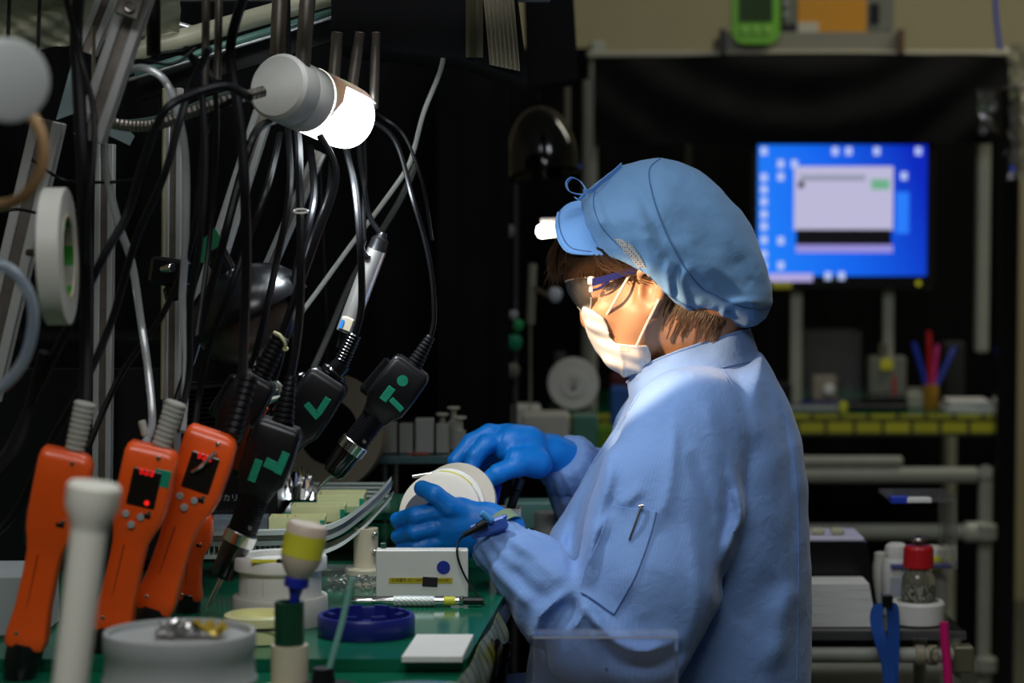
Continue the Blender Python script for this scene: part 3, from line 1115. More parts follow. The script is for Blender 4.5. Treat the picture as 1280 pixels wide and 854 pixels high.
# sleeve pocket
POC = [(764, 638), (770, 632), (810, 636), (822, 640), (800, 710), (778, 770), (752, 760), (728, 735), (740, 690)]
pk = MB(); rows = []
for j in range(14):
    t = j / 13; row = []
    L_ = spline([Vector((768, 633, 0)), Vector((748, 672, 0)), Vector((733, 715, 0)), Vector((727, 742, 0))], 5)
    R_ = spline([Vector((821, 641, 0)), Vector((808, 685, 0)), Vector((790, 730, 0)), Vector((768, 768, 0))], 5)
    l = L_[int(round(t * (len(L_) - 1)))]; r = R_[int(round(t * (len(R_) - 1)))]
    for i in range(9):
        u = i / 8
        q = l * (1 - u) + r * u
        h_ = hit(coat_bvh, q.x, q.y, .0018)
        row.append(h_ or P(q.x, q.y, 2.8))
    rows.append(row)
pk.sheet(rows, .0014)
pocket = pk.build('sleeve_pocket', M['coat'], coat, 'patch pocket on the upper sleeve', angle=70)
at = pocket.data.attributes.new('stripe', 'FLOAT', 'POINT')
at.data.foreach_set('value', np.array([v.co.x for v in pocket.data.vertices], np.float32))
edge = MB()
edge.tube([r[0] for r in rows], .0011, 5); edge.tube([r[-1] for r in rows], .0011, 5)
edge.tube(rows[0], .0012, 5); edge.tube(rows[-1], .0012, 5); edge.tube([r[2] + Vector((0, -.001, 0)) for r in rows], .0005, 5); edge.tube(rows[1], .0006, 5)
edge.build('seam', SM, pocket)
clip = MB()
p0 = hit(coat_bvh, 803, 636, .006); p1 = hit(coat_bvh, 788, 678, .005)
if p0 and p1:
    clip.tube(spline([p0 + Vector((0, .004, 0)), p0 + Vector((0, -.002, .001)), (p0 + p1) / 2 + Vector((0, -.002, 0)), p1], 4), [.0014] + [.0017] * 11 + [.0012], 8)
    clip.cyl(p0 + Vector((-.003, 0, .001)), p0 + Vector((.003, 0, .002)), .0026, n=12)
    clip.build('pen_clip', M['steel'], pocket, 'shiny metal pen clip')


# ---- gloves
def glove(name, lo, hi, palm, fingers, label, wr):
    g = Field(lo, hi, .0017)
    for a, b, ra, rb, fl in palm:
        g.capsule(a, b, ra, rb, .012, flat=fl, m=.02)
    h = Field(lo, hi, .0017)
    h.V[:] = g.V
    for pts, rs in fingers:
        t = Field(lo, hi, .0017)
        t.chain(pts, rs, .004)
        # joint wrinkles
        h.union(t.V, None, .0022)
    w = np.sin((h.X * wr[0] + h.Y * .25 + h.Z * wr[1]) * 1500 + 2.2 * vnoise(h.X, h.Y, h.Z, 7, 60)) * .00035
    w *= np.clip(vnoise(h.X, h.Y, h.Z, 12, 50) + .7, 0, 1.3)
    h.V += w.astype(np.float32) + (.0007 * vnoise(h.X, h.Y, h.Z, 4, 130)).astype(np.float32)
    return sdf_object(name, h, M['glove'], person, 1, label)


a = P(470, 712, 2.95); b2 = P(665, 590, 2.95)
L1 = 2.93
glove('left_glove', (a.x, 2.85, a.z), (b2.x, 3.02, b2.z),
      [(P(606, 655, L1), P(572, 652, L1), .022, .027, .75), (P(578, 642, L1), P(556, 650, L1), .018, .017, .75), (P(585, 662, L1), P(558, 668, L1), .022, .019, .75),
       (P(608, 652, L1), P(630, 664, L1 - .005), .023, .027, .85), (P(596, 668, L1), P(562, 680, L1 + .003), .020, .016, .75), (P(600, 672, L1), P(574, 690, L1 + .01), .016, .012, .75)],
      [([P(590, 648, L1), P(562, 634, L1 - .012), P(543, 618, L1 - .018), P(528, 611, L1 - .008)], [.016, .013, .0115, .0105]),
       ([P(570, 640, L1), P(545, 639, L1 - .006), P(520, 644, L1 - .008), P(498, 651, L1 + .012)], [.0135, .0122, .0115, .0105]),
       ([P(568, 658, L1), P(542, 660, L1 - .006), P(518, 666, L1 - .008), P(498, 671, L1 + .012)], [.0125, .0115, .0108, .0098]),
       ([P(568, 674, L1), P(544, 678, L1 - .003), P(520, 684, L1 - .004), P(502, 688, L1 + .012)], [.012, .0108, .0100, .009]),
       ([P(572, 688, L1 + .006), P(550, 694, L1 + .004), P(532, 700, L1 + .006), P(516, 702, L1 + .015)], [.0105, .0095, .009, .008])],
      'blue nitrile glove on the near hand', (.85, .55))
a = P(540, 622, 3.1); b2 = P(725, 518, 3.1)
R1 = 3.15
glove('right_glove', (a.x, 3.04, a.z), (b2.x, 3.27, b2.z),
      [(P(686, 567, R1 + .04), P(640, 558, R1 + .012), .024, .026, .8), (P(660, 556, R1 + .02), P(632, 546, R1 + .03), .024, .017, .9),
       (P(672, 580, R1), P(646, 576, R1 - .015), .020, .017, .9), (P(690, 568, R1 + .04), P(712, 577, R1 + .052), .025, .027, .95), (P(655, 560, R1 + .04), P(628, 556, R1 + .055), .02, .015, 1)],
      [([P(640, 546, R1 + .03), P(612, 542, R1 + .02), P(588, 553, R1 + .012), P(568, 577, R1 - .002)], [.0145, .0125, .0118, .0105]),
       ([P(636, 552, R1 + .02), P(608, 556, R1 + .002), P(594, 571, R1 - .008), P(587, 590, R1 - .015)], [.0145, .0125, .0115, .0102]),
       ([P(632, 560, R1 + .05), P(606, 562, R1 + .045), P(588, 574, R1 + .035), P(580, 590, R1 + .02)], [.013, .0115, .0105, .0095]),
       ([P(630, 566, R1 + .06), P(610, 570, R1 + .06), P(598, 582, R1 + .05), P(592, 596, R1 + .035)], [.0115, .0105, .0095, .0085]),
       ([P(668, 576, R1), P(645, 582, R1 - .02), P(622, 592, R1 - .03), P(603, 604, R1 - .03)], [.018, .0145, .0125, .0110])],
      'blue nitrile glove on the far hand', (.9, -.45))

# ---- grounding strap on the near wrist
strap = MB()
wc = P(632, 672, 2.912); wd = (P(612, 658, 2.925) - P(660, 700, 2.89)).normalized()
rows = []
for j in range(3):
    rr = []
    for i in range(32):
        th = i / 32 * 2 * math.pi
        e1 = wd.cross(Vector((0, 1, 0))).normalized(); e2 = wd.cross(e1)
        rr.append(wc + wd * ((j - 1) * .008 + .010) + (e1 * math.cos(th) + e2 * math.sin(th)) * .0290)
    rows.append(rr)
strap.sheet(rows, -.0015, closed_u=True)
wrist = strap.build('wrist_strap', mat('strap_cloth', (.25, .33, .20), .8, bump=.3, bscale=900), person, 'pale green elastic grounding strap', angle=60)
bk = MB()
Rb = Matrix.Rotation(math.radians(38), 3, 'Y')
bk.box(P(611, 659, 2.872), (.046, .013, .017), Matrix.Rotation(math.radians(-18), 3, 'Y'), .003)
bk.box(P(613, 652, 2.872), (.042, .010, .005), Matrix.Rotation(math.radians(-18), 3, 'Y'), .0015)
bk.build('strap_buckle', mat('buckle_blue', (.05, .12, .50), .4), wrist, 'blue plastic buckle')
bk = MB()
bk.cyl(P(601, 641, 2.862), P(616, 652, 2.862), .0045, n=14, bev=.0015)
bk.build('buckle_stud', mat('stud_blue', (.06, .28, .60), .4), wrist)
cd = MB()
cd.cyl(P(608, 654, 2.862), P(596, 660, 2.860), .0062, .0050, n=14, bev=.001)
cd.cyl(P(597, 660, 2.860), P(578, 670, 2.858), .0042, .0028, n=12)
cpts = spline([P(580, 669, 2.858), P(573, 678, 2.845), (P(572, 696, 2.832)), P(582, 722, 2.825), P(602, 752, 2.79), P(616, 770, 2.775), P(626, 800, 2.76), P(630, 860, 2.75), P(632, 930, 2.76)], 10)
cd.tube(cpts, .0014, 6)
cd.build('grounding_cord', M['black_rubber'], wrist, 'thin black grounding cord')

# ---- legs, shoes (under the bench, mostly out of frame)
lg = Field((-.20, 2.80, 0.0), (.40, 3.32, .62), .008)
for sg in (-1, 1):
    y = YB + sg * .10
    lg.chain([(.26, y, .50), (-.08, y + sg * .02, .50), (-.04, y + sg * .02, .10)], [.095, .062, .042], .03)
lg.capsule((.27, YB - .09, .53), (.27, YB + .09, .53), .10, .10, .04)
sdf_object('trousers', lg, M['trousers'], person, 2, 'blue work trousers')
for sg in (-1, 1):
    y = YB + sg * .12
    s_ = Field((-.26, y - .07, -.01), (.05, y + .07, .15), .005)
    s_.ellipsoid((-.13, y, .025), (.10, .044, .045), 0, .02)
    s_.ellipsoid((-.05, y, .045), (.06, .040, .055), 0, .03)
    s_.V = np.maximum(s_.V, -(s_.Z - .002))
    sdf_object('shoe', s_, mat('shoe_white', (.6, .6, .6), .5), person, 1, 'white work shoe')
# ------------------------------------------------------------------ work lamp over the bench with its glow, and an added warm spot
LY = 2.90
la, lb = P(352, 110, 2.80), P(436, 149, 2.93)
lamp_ax = (lb - la).normalized()
lamp = empty('task_lamp', la, 'lit white cylindrical task lamp shining down on the work', 'lamp')
R_ = 42 * S(2.82)
L_ = (lb - la).length
b_ = MB()
b_.lathe(la - lamp_ax * .012, lb, [(0, R_ * .55), (.002, R_ * .9), (.006, R_), (.034, R_), (.036, R_ * .97), (.038, R_), (L_ * .44, R_)], 40)
b_.build('housing', M['grey_white'] if 'grey_white' in M else M['white_plastic'], lamp, 'white round end of the lamp')
em = mat('lamp_glow', (.9, .95, 1), .4, emit=(.86, .95, 1.0), estr=7.0)
b_ = MB()
b_.lathe(la + lamp_ax * (L_ * .44), lb + lamp_ax * .006, [(0, R_ * .97), (L_ * .48, R_ * .97), (L_ * .56, R_ * .93), (L_ * .61, R_ * .80), (L_ * .63, R_ * .5)], 40)
b_.build('diffuser', em, lamp, 'glowing frosted diffuser')
# hood half-round over the top of the diffuser
up = Vector((.40, .80, .9)); up = (up - lamp_ax * up.dot(lamp_ax)).normalized(); sd = lamp_ax.cross(up)
rows = []
for j in range(8):
    t = L_ * (.38 + .70 * j / 7)
    rr = []
    rj = R_ * (1.02 if j < 6 else (1.0 if j == 6 else .93))
    half = .95 + 1.2 * (1 - min(1, j / 2.0)) 
    for i in range(25):
        th = (i / 24 * 2 - 1) * half
        rr.append(la + lamp_ax * t + (up * math.cos(th) + sd * math.sin(th)) * rj)
    rows.append(rr)
b_ = MB(); b_.sheet(rows, .002)
b_.build('hood', M['white_plastic'], lamp, angle=60)
b_ = MB()
b_.tube(spline([P(335, 132, 2.87), P(322, 126, 2.89), P(300, 118, LY + .01), P(262, 128, LY + .02), P(210, 148, LY + .03), P(150, 156, LY + .04), P(100, 140, LY + .05)], 8), .0068, 12)
b_.build('gooseneck', mat('gooseneck_green', (.10, .15, .12), .35, .5), lamp, 'grey green flexible gooseneck')
sp = bpy.data.lights.new('added_face_spot', 'SPOT')  # added warm spot on face and collar, apart from the lamp; no lamp body here
sp.energy = 21; sp.color = (1.0, .68, .40); sp.spot_size = math.radians(29); sp.spot_blend = .25; sp.shadow_soft_size = .012
spo = bpy.data.objects.new('added_face_spot', sp); COL.objects.link(spo)
spo.location = P(500, 262, 2.70)
spo.rotation_euler = (P(783, 432, 2.98) - spo.location).to_track_quat('-Z', 'Y').to_euler()

# the cool light of the diffuser itself, thrown down to the right over the bench
cl = bpy.data.lights.new('task_lamp_wide', 'SPOT')
cl.energy = 5.8; cl.color = (.84, .93, 1.0); cl.spot_size = math.radians(150); cl.spot_blend = .7; cl.shadow_soft_size = .03
clo = bpy.data.objects.new('task_lamp_wide', cl); COL.objects.link(clo)
clo.location = P(424, 205, 2.84)
clo.rotation_euler = Vector((.45, -.10, -1)).to_track_quat('-Z', 'Y').to_euler()
# ------------------------------------------------------------------ room shell and back area
ZB = 0.73


def Z(px, py, z=ZB):
    d = P(px, py, 1.0) - CAMP
    return CAMP + d * ((z - CAM_Z) / d.z)


def struct(o, name=None):
    o['kind'] = 'structure'
    return o


M['wall'] = mat('wall_paint', (.43, .39, .24), .9, noise=.05, nscale=3)
M['floor'] = mat('floor_vinyl', (.10, .11, .10), .35, noise=.1, nscale=4)
M['ceiling'] = mat('ceiling_board', (.5, .5, .46), .9, noise=.04, nscale=8)
XL, XR, YN, YF, ZC = -2.2, 3.2, -1.5, 7.2, 2.7
struct(MB().box(((XL + XR) / 2, (YN + YF) / 2, -.03), (XR - XL, YF - YN, .06)).build('floor', M['floor'], smooth=False))
struct(MB().box(((XL + XR) / 2, (YN + YF) / 2, ZC + .03), (XR - XL, YF - YN, .06)).build('ceiling', M['ceiling'], smooth=False))
struct(MB().box(((XL + XR) / 2, YF + .03, ZC / 2), (XR - XL, .06, ZC)).build('wall_back', M['wall'], smooth=False))
struct(MB().box((XL - .03, (YN + YF) / 2, ZC / 2), (.06, YF - YN, ZC)).build('wall_left', M['wall'], smooth=False))
struct(MB().box((XR + .03, (YN + YF) / 2, ZC / 2), (.06, YF - YN, ZC)).build('wall_right', M['wall'], smooth=False))
struct(MB().box(((XL + XR) / 2, YN - .03, ZC / 2), (XR - XL, .06, ZC)).build('wall_front', M['wall'], smooth=False))


def curtain(name, x0, x1, y, z0, z1, label, amp=.018, per=.11, mt=None, skew=0, parent=None):
    b = MB(); n = max(12, int((x1 - x0) / .014)); rows = []
    r = random.Random(int(x0 * 100) + 7)
    ph = r.random() * 6
    for j in range(9):
        t = j / 8; row = []
        for i in range(n + 1):
            x = x0 + (x1 - x0) * i / n
            a = amp * (.35 + .65 * t)
            yy = y + skew * (x - x0) + a * math.sin(x / per * 6.28 + ph + .7 * math.sin(x * 9 + t)) + a * .4 * math.sin(x / per * 15 + 2 * t)
            row.append((x, yy, z1 + (z0 - z1) * t))
        rows.append(row)
    b.sheet(rows, .0025)
    o = b.build(name, mt or M['black_cloth'], parent, angle=80)
    if parent is None: tag(o, label, 'curtain')
    return o


curtain('blackout_curtain', -1.25, P(636, 0, 3.72).x, 3.72, .02, 1.62, 'long black curtain hanging behind the bench and its tools')
curtain('blackout_curtain', P(736, 0, 6.1).x, P(1262, 0, 6.1).x, 6.1, .02, 1.555, 'black backdrop curtain behind the blue computer screen', .012, .2)
curtain('blackout_curtain', P(600, 0, 5.6).x, P(742, 0, 5.6).x, 5.6, .02, 1.55, 'narrow black curtain behind the black dome lamp', .014, .1)

# ---- booth of the back bench
YK = 5.35
booth = empty('bench_booth', (P(1000, 0, YK).x, YK, 0), 'tall light metal frame standing round the back bench under black cloth', 'frame')
for px, w, y0, y1 in ((741, 10, 68, 700), (1228, 16, 150, 440), (1255, 14, 60, 700)):
    a, b2 = P(px, y0, YK + .08), P(px, y1, YK + .08)
    q = MB(); q.box((a + b2) / 2, (w * S(YK), .035, a.z - b2.z), None, .004)
    q.build('post', M['pipe_grey'], booth)
q = MB(); a, b2 = P(734, 70, YK + .02), P(1262, 66, YK + .02)
q.box((a + b2) / 2, (b2.x - a.x, .04, 8 * S(YK)), None, .003)
q.build('top_rail', mat('pale_rail', (.40, .38, .28), .5), booth)
q = MB(); a, b2 = P(742, 70, YK + .1), P(742, 70, 6.1)
q.box((a + b2) / 2, (.03, b2.y - a.y, .03), None, .003)
q.build('side_rail', M['pipe_grey'], booth)
# black valance draped over the front
q = MB(); rows = []
for j in range(12):
    t = j / 11; row = []
    for i in range(60):
        u = i / 59
        p = P(742 + 520 * u, 72 - 3 * u + 111 * t - 3 * math.sin(u * 3.1), YK - .02)
        sag = .014 * math.sin(t * 9 + 5 * (u - .5) ** 2 * 8) * (1 - abs(u - .5)) + .006 * math.sin(u * 40 + t * 5) * t
        row.append((p.x, p.y - sag - .02 * math.sin(t * math.pi) * (1 - (2 * u - 1) ** 2), p.z))
    rows.append(row)
q.sheet(rows, .003)
tag(q.build('black_valance', mat('valance_cloth', (.006, .006, .006), .75, spec=.12), angle=80), 'wide black cloth valance hanging across the booth above the screen', 'cloth')

# ---- back bench
yb0, yb1 = 5.28, 5.95
bench2 = empty('back_workbench', (P(1000, 0, yb0).x, (yb0 + yb1) / 2, 0), 'back workbench with green mat, yellow taped edge and grey pipe frame', 'workbench')
xa, xb = P(690, 0, yb0).x, P(1250, 0, yb0).x
MB().box(((xa + xb) / 2, (yb0 + yb1) / 2, .715), (xb - xa, yb1 - yb0, .022), None, .003).build('bench_top', M['pipe_grey'], bench2)
MB().box(((xa + xb) / 2, (yb0 + yb1) / 2, .728), (xb - xa + .004, yb1 - yb0, .005), None, .001).build('green_mat', M['green_mat'], bench2, 'green bench mat')
# yellow tape along the front edge, with dark print
tp = bpy.data.materials.new('printed_yellow_tape'); tp.use_nodes = True
nt = tp.node_tree; bs = nt.nodes['Principled BSDF']; bs.inputs['Roughness'].default_value = .5
tc = nt.nodes.new('ShaderNodeTexCoord'); br = nt.nodes.new('ShaderNodeTexBrick')
mp_ = nt.nodes.new('ShaderNodeMapping'); mp_.inputs['Scale'].default_value = (10, 10, 10)
mp_.inputs['Rotation'].default_value = (math.pi / 2, 0, 0)
nt.links.new(tc.outputs['Object'], mp_.inputs['Vector']); nt.links.new(mp_.outputs[0], br.inputs['Vector'])
br.inputs['Color1'].default_value = (.62, .60, .02, 1); br.inputs['Color2'].default_value = (.45, .44, .02, 1)
br.inputs['Mortar'].default_value = (.03, .04, .01, 1); br.inputs['Mortar Size'].default_value = .035; br.inputs['Scale'].default_value = .8
nt.links.new(br.outputs['Color'], bs.inputs['Base Color'])
a, b2 = P(700, 518, yb0 - .004), P(1243, 545, yb0 - .004)
MB().box(((a.x + b2.x) / 2, a.y, (a.z + b2.z) / 2), (b2.x - a.x, .006, a.z - b2.z)).build('edge_tape', tp, bench2, 'yellow printed tape on the front edge')
for px, py0, w in ((1251, 520, 20),):
    for yy in (yb0 + .02, yb1 - .03):
        a = P(px, py0, yb0 + .02)
        MB().cyl((a.x, yy, .0), (a.x, yy, .705), w / 2 * S(yb0), n=16).build('leg', M['pipe_grey'], bench2)
for px in (700,):
    for yy in (yb0 + .02, yb1 - .03):
        MB().cyl((P(px, 0, yb0).x, yy, .0), (P(px, 0, yb0).x, yy, .705), .018, n=16).build('leg', M['pipe_grey'], bench2)
# lower pipe frame (second rack) just behind the chair
YR = 4.9
rack = empty('pipe_rack', (P(1120, 0, YR).x, YR, 0), 'low rack of grey pipes joined by round fittings, under the back bench', 'rack')
for (x0, y0, x1, y1, r) in ((980, 594, 1222, 594, 10), (980, 577, 1128, 577, 7), (980, 665, 1232, 665, 10)):
    MB().cyl(P(x0, y0, YR), P(x1, y1, YR), r * S(YR), n=18, bev=.004).build('rail', M['pipe_grey'], rack)
for px, y0 in ((1232, 585), (985, 585)):
    a = P(px, y0, YR + .02)
    MB().cyl(a, (a.x, a.y, 0), 9 * S(YR), n=18).build('upright', M['pipe_grey'], rack)
MB().cyl(P(1232, 590, YR), P(1232, 590, YR + .3), 9 * S(YR), n=18).build('rail', M['pipe_grey'], rack)
MB().cyl(P(1232, 655, YR - .006), P(1232, 675, YR - .006), 14 * S(YR), n=18, bev=.003).build('pipe_joint', M['pipe_grey'], rack)
MB().cyl(P(1232, 822, YR - .006), P(1232, 840, YR - .006), 14 * S(YR), n=18, bev=.003).build('pipe_joint', M['pipe_grey'], rack)
MB().cyl(P(1205, 665, YR), P(1232, 665, YR), 13 * S(YR), n=18, bev=.003).build('pipe_joint', mat('clear_joint', (.5, .5, .4), .2), rack)
MB().cyl(P(980, 835, YR), P(1232, 835, YR), 8 * S(YR), n=18).build('rail', M['pipe_grey'], rack)

# ---- monitor
YM = 5.38
mon = empty('computer_monitor', P(1053, 440, YM), 'flat computer monitor with a bright blue desktop and one open window', 'monitor')


def rect(px0, py0, px1, py1, y, th, mt, name, parent, label=None, bev=0.001):
    a, b2 = P(px0, py0, y), P(px1, py1, y)
    return MB().box(((a.x + b2.x) / 2, y + th / 2, (a.z + b2.z) / 2), (abs(b2.x - a.x), th, abs(a.z - b2.z)), None, bev).build(name, mt, parent, label)


def emat(name, col, s=1.0):
    m = mat(name, (.01, .01, .01), .3, emit=col, estr=s)
    return m


rect(939, 172, 1168, 362, YM, .04, M['black_plastic'], 'bezel', mon, None, .005)
sm = bpy.data.materials.new('screen_blue'); sm.use_nodes = True
nt = sm.node_tree; bs = nt.nodes['Principled BSDF']; bs.inputs['Base Color'].default_value = (0, 0, 0, 1); bs.inputs['Roughness'].default_value = .3
tc = nt.nodes.new('ShaderNodeTexCoord'); sx = nt.nodes.new('ShaderNodeSeparateXYZ'); cr = nt.nodes.new('ShaderNodeValToRGB')
mr = nt.nodes.new('ShaderNodeMapRange'); mr.inputs['From Min'].default_value = 0; mr.inputs['From Max'].default_value = 1
nt.links.new(tc.outputs['Generated'], sx.inputs[0])
ad = nt.nodes.new('ShaderNodeMath'); ad.operation = 'MULTIPLY_ADD'; ad.inputs[1].default_value = .25
nt.links.new(sx.outputs['Z'], ad.inputs[0]); nt.links.new(sx.outputs['X'], ad.inputs[2])
nt.links.new(ad.outputs[0], mr.inputs['Value'])
mr.inputs['From Max'].default_value = 1.15
cr.color_ramp.elements[0].position = .0; cr.color_ramp.elements[0].color = (.012, .22, .95, 1)
e = cr.color_ramp.elements.new(.5); e.color = (.006, .13, .85, 1)
cr.color_ramp.elements[-1].position = 1.0; cr.color_ramp.elements[-1].color = (.002, .02, .50, 1)
nt.links.new(mr.outputs[0], cr.inputs[0]); nt.links.new(cr.outputs[0], bs.inputs['Emission Color']); bs.inputs['Emission Strength'].default_value = 1.0
scr = rect(948, 181, 1158, 345, YM - .004, .005, sm, 'screen', mon, 'lit blue screen', 0)
win = emat('window_grey', (.50, .48, .68)); wht = emat('icon_white', (.45, .55, .9)); blk = emat('window_black', (.002, .002, .004)); grn = emat('window_green', (.15, .42, .25))
rect(993, 208, 1116, 288, YM - .0055, .001, win, 'open_window', scr, None, 0)
rect(995, 287, 1114, 306, YM - .0056, .001, blk, 'window_footer', scr, 'black strip of the open window', 0)
rect(995, 306, 1116, 316, YM - .0055, .001, emat('window_lilac', (.30, .27, .68)), 'window_border', scr, None, 0)
rect(1089, 224, 1112, 237, YM - .0065, .001, grn, 'window_button', scr, 'green button', 0)
rect(1000, 219, 1082, 226, YM - .0065, .001, emat('window_text', (.28, .30, .40)), 'window_text', scr, None, 0)
rect(998, 227, 1005, 235, YM - .0065, .001, blk, 'window_mark', scr, None, 0)
rect(1120, 240, 1136, 292, YM - .0055, .001, emat('tile_blue', (.02, .2, .95)), 'desktop_tile', scr, None, 0)
rect(960, 342, 1016, 352, YM - .0065, .002, emat('bar_lilac', (.42, .38, .72)), 'task_bar', scr, None, 0)
for (px, py) in ((955, 189), (955, 222), (955, 237), (955, 252), (955, 268), (955, 283), (955, 300), (955, 318), (955, 332), (976, 205), (976, 221), (993, 205),
                 (976, 301), (976, 332), (1044, 189), (1061, 189), (1096, 189), (1148, 189), (1130, 220), (1035, 345), (1052, 345)):
    rect(px - 4, py - 5, px + 4, py + 5, YM - .0058, .001, wht, 'desktop_icon', scr, None, 0)
rect(965, 350, 990, 361, YM - .001, .002, M['yellow'], 'sticker', mon, 'yellow sticker under the screen')
MB().cyl(P(1148, 354, YM), P(1148, 354, YM) + Vector((0, -.003, 0)), .006, n=14).build('power_light', emat('power_yellow', (.25, .25, .01)), mon)
for px, y0, y1, w in ((995, 362, 480, 14), (1110, 362, 470, 13)):
    a, b2 = P(px, y0, YM + .05), P(px, y1, YM + .05)
    MB().box(((a.x + b2.x) / 2, a.y, (a.z + .731) / 2), (w * S(YM), .02, a.z - .731), None, .002).build('stand_column', M['pipe_grey'], mon)
MB().box((P(1053, 0, YM).x, YM + .05, .738), (.30, .12, .012), None, .003).build('stand_foot', M['black_plastic'], mon)

# ---- things on the booth's top shelf
shelf = empty('top_shelf', P(1015, 66, YK), 'grey metal shelf over the booth with a green tester on it', 'shelf')
rect(905, 40, 1128, 64, YK + .02, .30, mat('shelf_grey', (.22, .21, .16), .5), 'shelf_board', shelf)
rect(900, 36, 907, 66, YK - .01, .03, M['black_plastic'], 'bracket', shelf)
rect(1124, 36, 1131, 66, YK - .01, .03, mat('bracket_brown', (.13, .07, .03), .5), 'bracket', shelf, 'brownish bracket')
zt = P(0, 40, YK).z
inst = empty('bench_instrument', (P(1050, 0, YK).x, YK + .15, zt + .0005), 'grey bench instrument with a big orange warning label', 'instrument')
rect(978, -60, 1118, 40, YK + .05, .22, mat('instrument_grey', (.13, .14, .11), .5), 'housing', inst, None, .004)
rect(997, -2, 1083, 40, YK + .047, .003, mat('label_orange', (.55, .24, .008), .5), 'warning_label', inst, 'orange warning label')
rect(997, 28, 1023, 44, YK + .044, .003, mat('label_white', (.45, .43, .36), .6), 'paper_label', inst)
rect(1088, 4, 1099, 30, YK + .046, .004, M['black_plastic'], 'socket', inst)
rect(978, 30, 995, 41, YK + .046, .004, M['black_plastic'], 'socket', inst)
for py in (3, 18):
    MB().cyl(P(982, py, YK + .05), P(982, py, YK + .04), .006, n=14).build('knob', M['grey_plastic'], inst)
lime = mat('lime_plastic', (.16, .48, .02), .4)
tst = empty('handheld_tester', P(945, 54, YK), 'lime green handheld tester leaning on the top shelf', 'tester')
q = MB(); pl = []
for k, (cx_, cy_, a0) in enumerate(((960, 38, 0), (930, 38, 90))):
    for i in range(7):
        th = math.radians(a0 + i * 15)
        pl.append(P(cx_ + 15 * math.cos(th), cy_ + 17 * math.sin(th), YK - .02))
pl.append(P(915, -35, YK - .02)); pl.append(P(975, -35, YK - .02))
q.prism(pl, (0, .035, 0)); q.build('housing', lime, tst)
rect(924, -25, 966, 27, YK - .023, .004, mat('tester_screen', (.03, .06, .02), .2), 'display', tst)
for px in (931, 945, 959):
    rect(px - 4, 32, px + 4, 42, YK - .024, .005, mat('tester_key', (.25, .55, .08), .5), 'key', tst)

tag(MB().tube(spline([P(1243, -30, 5.3), P(1245, 20, 5.3), P(1250, 62, 5.3)], 6), .0045, 8).build('blue_wire', M['blue']), 'thin blue wire hanging down the wall at the top right', 'cord')
# crinkled clear bag hung at the right post
q = MB(); rows = []
for j in range(18):
    row = []
    for i in range(10):
        t = j / 17; u = i / 9
        p = P(1262 + 34 * u - 10 * (1 - t) * u, 55 + 170 * t, 5.15)
        row.append(p + Vector((.004 * math.sin(j * 2.1 + i), .014 * math.sin(i * 1.9 + j * 1.3) + .01 * math.sin(j * .9 + i * 3), 0)))
    rows.append(row)
q.sheet(rows)
tag(q.build('plastic_bag', M['film'], angle=15), 'crinkled clear plastic bag hanging at the right edge', 'bag')
q = MB(); rows = []
for j in range(14):
    row = []
    for i in range(9):
        t = j / 13; u = i / 8
        p = P(1222 + 36 * u, 110 + 60 * t * (1 - .2 * u), YK - .07)
        row.append(p + Vector((0, .012 * math.sin(i * 2.3 + j * 1.7), .003 * math.sin(j + i * 2))))
    rows.append(row)
q.sheet(rows)
tag(q.build('plastic_wrap', clear_mat('wrap_clear', (.9, .9, .85), .015, .12, .5), angle=10), 'small piece of shiny clear wrap over the right corner of the valance', 'wrap')
a = P(1258, 180, 5.2)
tag(MB().box((P(1262, 0, 5.2).x, 5.2, .72), (26 * S(5.2), .05, 1.44), None, .004).build('black_post', M['black_gloss']), 'tall glossy black post at the right end of the booth', 'post')

# ---- things on the back bench
def onb(px, y=5.5, z=.731):
    return Vector((P(px, 0, y).x, y, z))


g_ = 'gadgets on the back bench'
t = empty('test_fixture', onb(1113, 5.42), 'grey upright test fixture on a black base, below the screen', 'fixture')
MB().box(onb(1110, 5.42) + Vector((0, 0, .016)), (.092, .08, .032), None, .003).build('base', M['black_plastic'], t)
MB().box(onb(1112, 5.44) + Vector((0, 0, .075)), (.082, .05, .085), None, .003).build('housing', mat('fixture_grey', (.18, .19, .15), .5), t)
MB().box(onb(1112, 5.41) + Vector((0, 0, .100)), (.028, .01, .025), None, .002).build('gauge', M['yellow'], t)
MB().cyl(onb(1108, 5.42) + Vector((0, 0, .12)), onb(1108, 5.42) + Vector((0, 0, .15)), .010, n=14, bev=.002).build('knob', M['steel'], t)
MB().box(onb(1122, 5.405) + Vector((0, 0, .05)), (.006, .01, .05), None, .001).build('lever', M['red'], t, 'red lever')
t = empty('white_holder', onb(1150, 5.45), 'low pale plastic holder right of the test fixture', 'holder')
MB().box(onb(1150, 5.45) + Vector((0, 0, .018)), (.055, .07, .036), None, .004).build('body', M['pipe_grey'], t)
MB().box(onb(1150, 5.45) + Vector((0, 0, .040)), (.04, .05, .008), None, .002).build('lid', M['pipe_grey'], t)
t = empty('small_press', onb(1031, 5.45), 'pale small press standing on a dark blue plate', 'press')
MB().box(onb(1028, 5.45) + Vector((0, 0, .008)), (.105, .10, .016), None, .003).build('base_plate', M['navy'], t)
MB().box(onb(1033, 5.46) + Vector((0, 0, .045)), (.055, .05, .058), None, .004).build('body', mat('press_beige', (.30, .27, .20), .5), t)
MB().cyl(onb(1040, 5.43) + Vector((0, 0, .045)), onb(1040, 5.41) + Vector((0, 0, .045)), .012, n=16, bev=.002).build('dial', M['white_paper'], t)
t = empty('acrylic_cover', onb(1045, 5.6), 'clear acrylic cover box behind the small press', 'box')
MB().box(onb(1035, 5.6) + Vector((0, 0, .085)), (.15, .12, .165)).build('shell', M['clear'], t, smooth=False)
